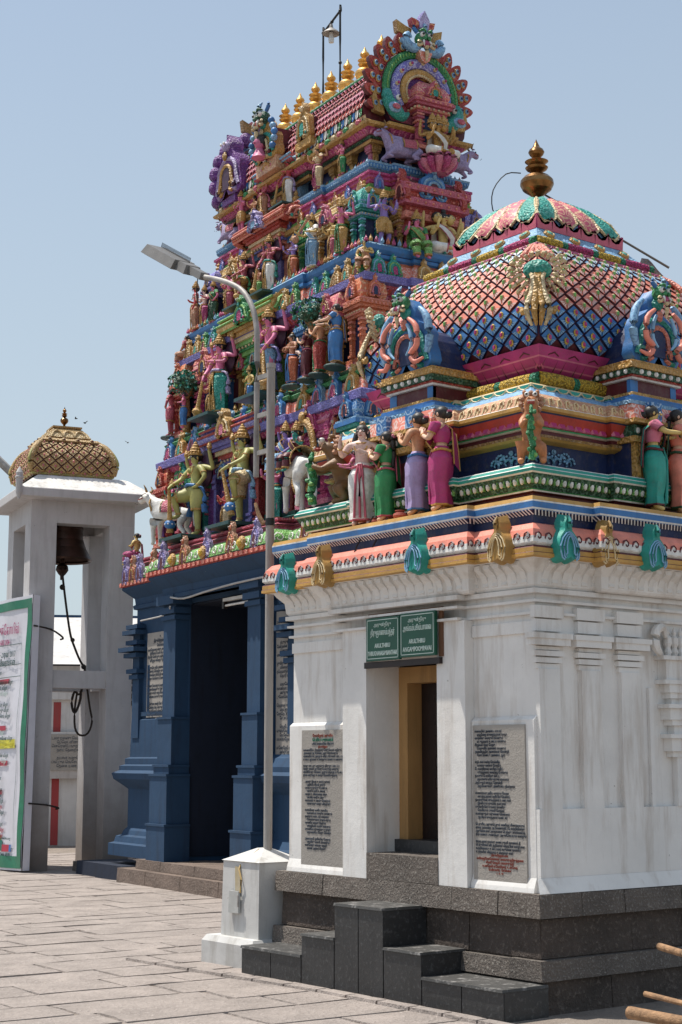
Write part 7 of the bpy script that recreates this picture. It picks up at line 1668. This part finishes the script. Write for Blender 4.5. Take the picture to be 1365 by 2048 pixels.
def scribble(n, wmin, wmax, gap=4):
    L = []
    for i in range(n):
        if i % (gap + 1) == gap: L.append(''); continue
        L.append(('      ' if i % 2 else '') + ' '.join(word(r3.randint(wmin, wmax)) for _ in range(3)))
    return L
# inscription boards on the tower base (own frame)
slab(tower, -1.515, 2.52, 1.66, 2.18, 3.34, scribble(22, 3, 5), .055, .72, .9, head=(('உ', INKB, 1), ('திருச்சிற்றம்பலம்', INKB, 1.2), ('சென்னை', INKB, 1)), name='inscription_board')
slab(tower, -1.512, 2.22, 1.66, 1.66, 2.175, scribble(8, 2, 3), .055, .72, .95, name='inscription_board')
slab(tower, -1.515, -1.20, -2.3, 1.30, 3.35, scribble(40, 3, 5), .055, .85, .9, head=(('திருச்சிற்றம்பலம்', INKB, 1.2),), name='inscription_board')
# banner print
def btext(b, size, mat, y, z, sx=.8, align='RIGHT'):
    x = bp(max(0, min(L, y)), z)[0]
    text('print', b, size, mat, ban, (x - .03, y, z), align=align, sx=sx, ext=.001)
MAG = mat_plain('banner_magenta', (.42, .05, .16), .5)
btext('கபாலீசுவரர்', .085, INK, 1.32, 3.74); btext('கபாலீசுவரர் திருக்கோயில்', .20, MAG, .34, 3.62, .58); btext('மயிலாப்பூர், சென்னை 600 004', .12, MAG, .66, 3.40); btext('இராஜா குமரன் 2017\nஉற்சவங்கள் விவரங்கள்', .12, INK, .46, 3.22, .8); btext('திருமுறை விழா', .08, INK, .85, 2.93)
z = 2.78
for i, (wd, c) in enumerate(((.50, INK), (.66, INK), (.64, SWH), (0, 0), (.62, INK), (.58, INK), (.52, INK), (0, 0), (0, 0), (.72, SWH), (.40, INK), (.40, YEL), (0, 0), (.52, INK), (.56, SWH), (0, 0), (0, 0), (.70, INK), (.74, SWH), (.66, INK), (.70, INK), (.62, INK), (.66, REDB), (.60, INK), (0, 0), (.62, INK), (.58, REDB), (.60, REDB), (.7, INK), (0, 0))):
    if wd: btext(word(5) + ' ' + word(7) + ' ' + word(4) + ' விழா', .075, c, wd, z, .8)
    z -= .083
btext('www.hrce.org', .06, INK, .36, .50, .9); btext('North Mada street, Mylapore, Chennai - 600 004', .075, INK, .36, .275, .6)
for (z0, z1) in ((3.55, 3.42), (.98, .90)):
    m = MB(); m.tube([(10.70, 21.28, z0), (11.05, 21.42, z0 - .03), (11.32, 21.55, z1), (11.36, 21.7, z1 - .02)], .014, RM, 6); m.obj('tie_cord', None, smooth=True, label='brown cord tying the banner to the pillar near its top' if z0 > 2 else 'dark cord around the pillar near the foot of the banner', cat='cord')

# ------------------------------------------------------------ background behind the pavilion
def bgp(px, depth):                    # lateral position on the far wall line
    a = R(37.6) + math.atan((px - 682.5) / 3228.); return (depth * math.sin(a) / math.cos(a - R(37.6)), depth * math.cos(a) / math.cos(a - R(37.6)))
BA = -R(37.6) + R(8)
CW = mat_plaster('courtyard_whitewash', (.58, .56, .54), stain=(.25, .2, .17), amount=.6, low=(.2, 1.2, .5))
ox, oy = bgp(160, 31)
cw = thing('courtyard_wall', 'white courtyard wall with red vertical stripes far behind the pavilion pillars', 'wall', (ox, oy, 0), BA)
m = MB(); m.box(-6.5, 5.0, 0, .3, -.05, 2.75, CW); m.obj('wall_panel', cw)
RS = mat_plaster('dull_red_stripe', (.34, .045, .045), stain=(.2, .1, .08), amount=.6)
for i in range(16):
    x = -6.0 + i * .62 - .03
    if -1.2 < x < 4.9 or x < -1.2: m = MB(); m.box(x - .07, x + .07, -.008, 0, .0, 2.7, RS); m.obj('red_stripe', cw)
m = MB(); m.box(-6.5, 5, -.08, .38, 2.75, 2.9, CW); m.box(-6.5, 5, -.04, .34, 2.9, 3.1, CW); m.box(-6.5, 5, -.12, .4, 3.1, 3.22, CW); m.box(-6.5, 5, -.02, .3, 3.22, 3.40, CW); m.obj('coping', cw)
m = MB(); m.add([(-6.5, -.2, 3.42), (5, -.2, 3.42), (5, 2.4, 4.55), (-6.5, 2.4, 4.55)], [(0, 1, 2, 3)], CW); m.obj('sloping_roof', cw)
m = MB(); m.box(-6.5, 5, 2.4, 4.5, 0, 4.6, BLUEWALL); m.obj('blue_upper_wall', cw)
nb = thing('notice_board', 'grey inscribed notice slab in a white frame on the red striped wall behind the pavilion', 'notice board', (*bgp(120, 30.9), 1.35), BA)
m = MB(); m.box(-.30, .42, -.06, -.012, -.1, .78, CW); m.obj('frame', nb)
m = MB(); m.box(-.22, .38, -.075, -.0605, .05, .74, SLAB); m.obj('slab', nb); text('lettering', '\n'.join(scribble(8, 2, 3)), .075, INKB, nb, (-.16, -.078, .70), rz=0, sx=.8)
ox, oy = bgp(330, 27.0)
ow = thing('side_gallery', 'plain grey white gallery wall with ribbed stone courses between pavilion and tower', 'wall', (ox, oy, 0), BA)
m = MB(); m.box(-1.2, 3.4, 0, .4, -.05, 3.7, CW); m.obj('wall_panel', ow)
m = MB(); 
for k in range(5): m.box(-1.22 - .03 * (k % 2), 3.4, -.03 - .03 * (k % 2), .4, 2.5 + .12 * k, 2.58 + .12 * k, BROWNSTONE)
m.obj('stone_course', ow)
gs = MB(); gs.box(-.3, .5, -.2, .25, -.02, .14, GRANITE, .01, .01); gs.obj('granite_block', None, (*pw(6.25, 23.2), 0), PA, label='low grey granite block at the foot of the inner pavilion pillar', cat='stone block')
# a lamp arm seen behind the dome at the far left edge
m = MB(); a_ = bgp(-30, 34); b_ = bgp(28, 34); m.tube([(a_[0], a_[1], 1.6 + (1515 - 905) * 34 / 3190), (b_[0], b_[1], 1.6 + (1515 - 960) * 34 / 3190)], .09, STEEL, 8); m.tube([(a_[0], a_[1], -.02), (a_[0], a_[1], 4.0), (a_[0], a_[1], 1.6 + (1515 - 905) * 34 / 3190)], .09, STEEL, 8); m.obj('far_lamp_arm', None, label='grey slanting lamp arm poking out at the far left beside the brown dome', cat='street lamp')
# birds
for i, (px, py, dd) in enumerate(((153, 835, 70), (243, 876, 80), (135, 826, 90))):
    q = bgp(px, dd); m = MB(); m.M = Matrix.Scale(.55, 4); m.ball((0, 0, 0), .08, IRON, 6, 4, (2.2, .8, .8)); m.add([(0, 0, .02), (.12, .0, .02), (.05, .30, .14), (-.06, .28, .13)], [(0, 1, 2, 3)], IRON); m.add([(0, 0, .02), (.12, .0, .02), (.05, -.30, .14), (-.06, -.28, .13)], [(3, 2, 1, 0)], IRON)
    m.obj('bird', None, (q[0], q[1], 1.6 + (1515 - py) * dd / 3190), .4 + i, label=('tiny dark bird just right of the small dome finial', 'tiny dark bird in the open sky left of the tower', 'tiny dark bird nearest the small dome finial')[i], cat='bird')

# lettering becomes plain meshes
dg = bpy.context.evaluated_depsgraph_get()
for o in [o for o in COL.objects if o.type == 'FONT']:
    me = bpy.data.meshes.new_from_object(o.evaluated_get(dg)); nm = o.name
    me.materials.clear(); me.materials.append(o.data.materials[0])
    n = bpy.data.objects.new('tmp', me); COL.objects.link(n); n.parent = o.parent; n.location = o.location; n.rotation_euler = o.rotation_euler; n.scale = o.scale
    bpy.data.objects.remove(o); n.name = nm; n['kind'] = 'stuff'
for o in COL.objects:
    lb = o.get('label')
    if lb and len(lb.replace('-', ' ').split()) > 16: print('LONG', o.name, '|', lb)
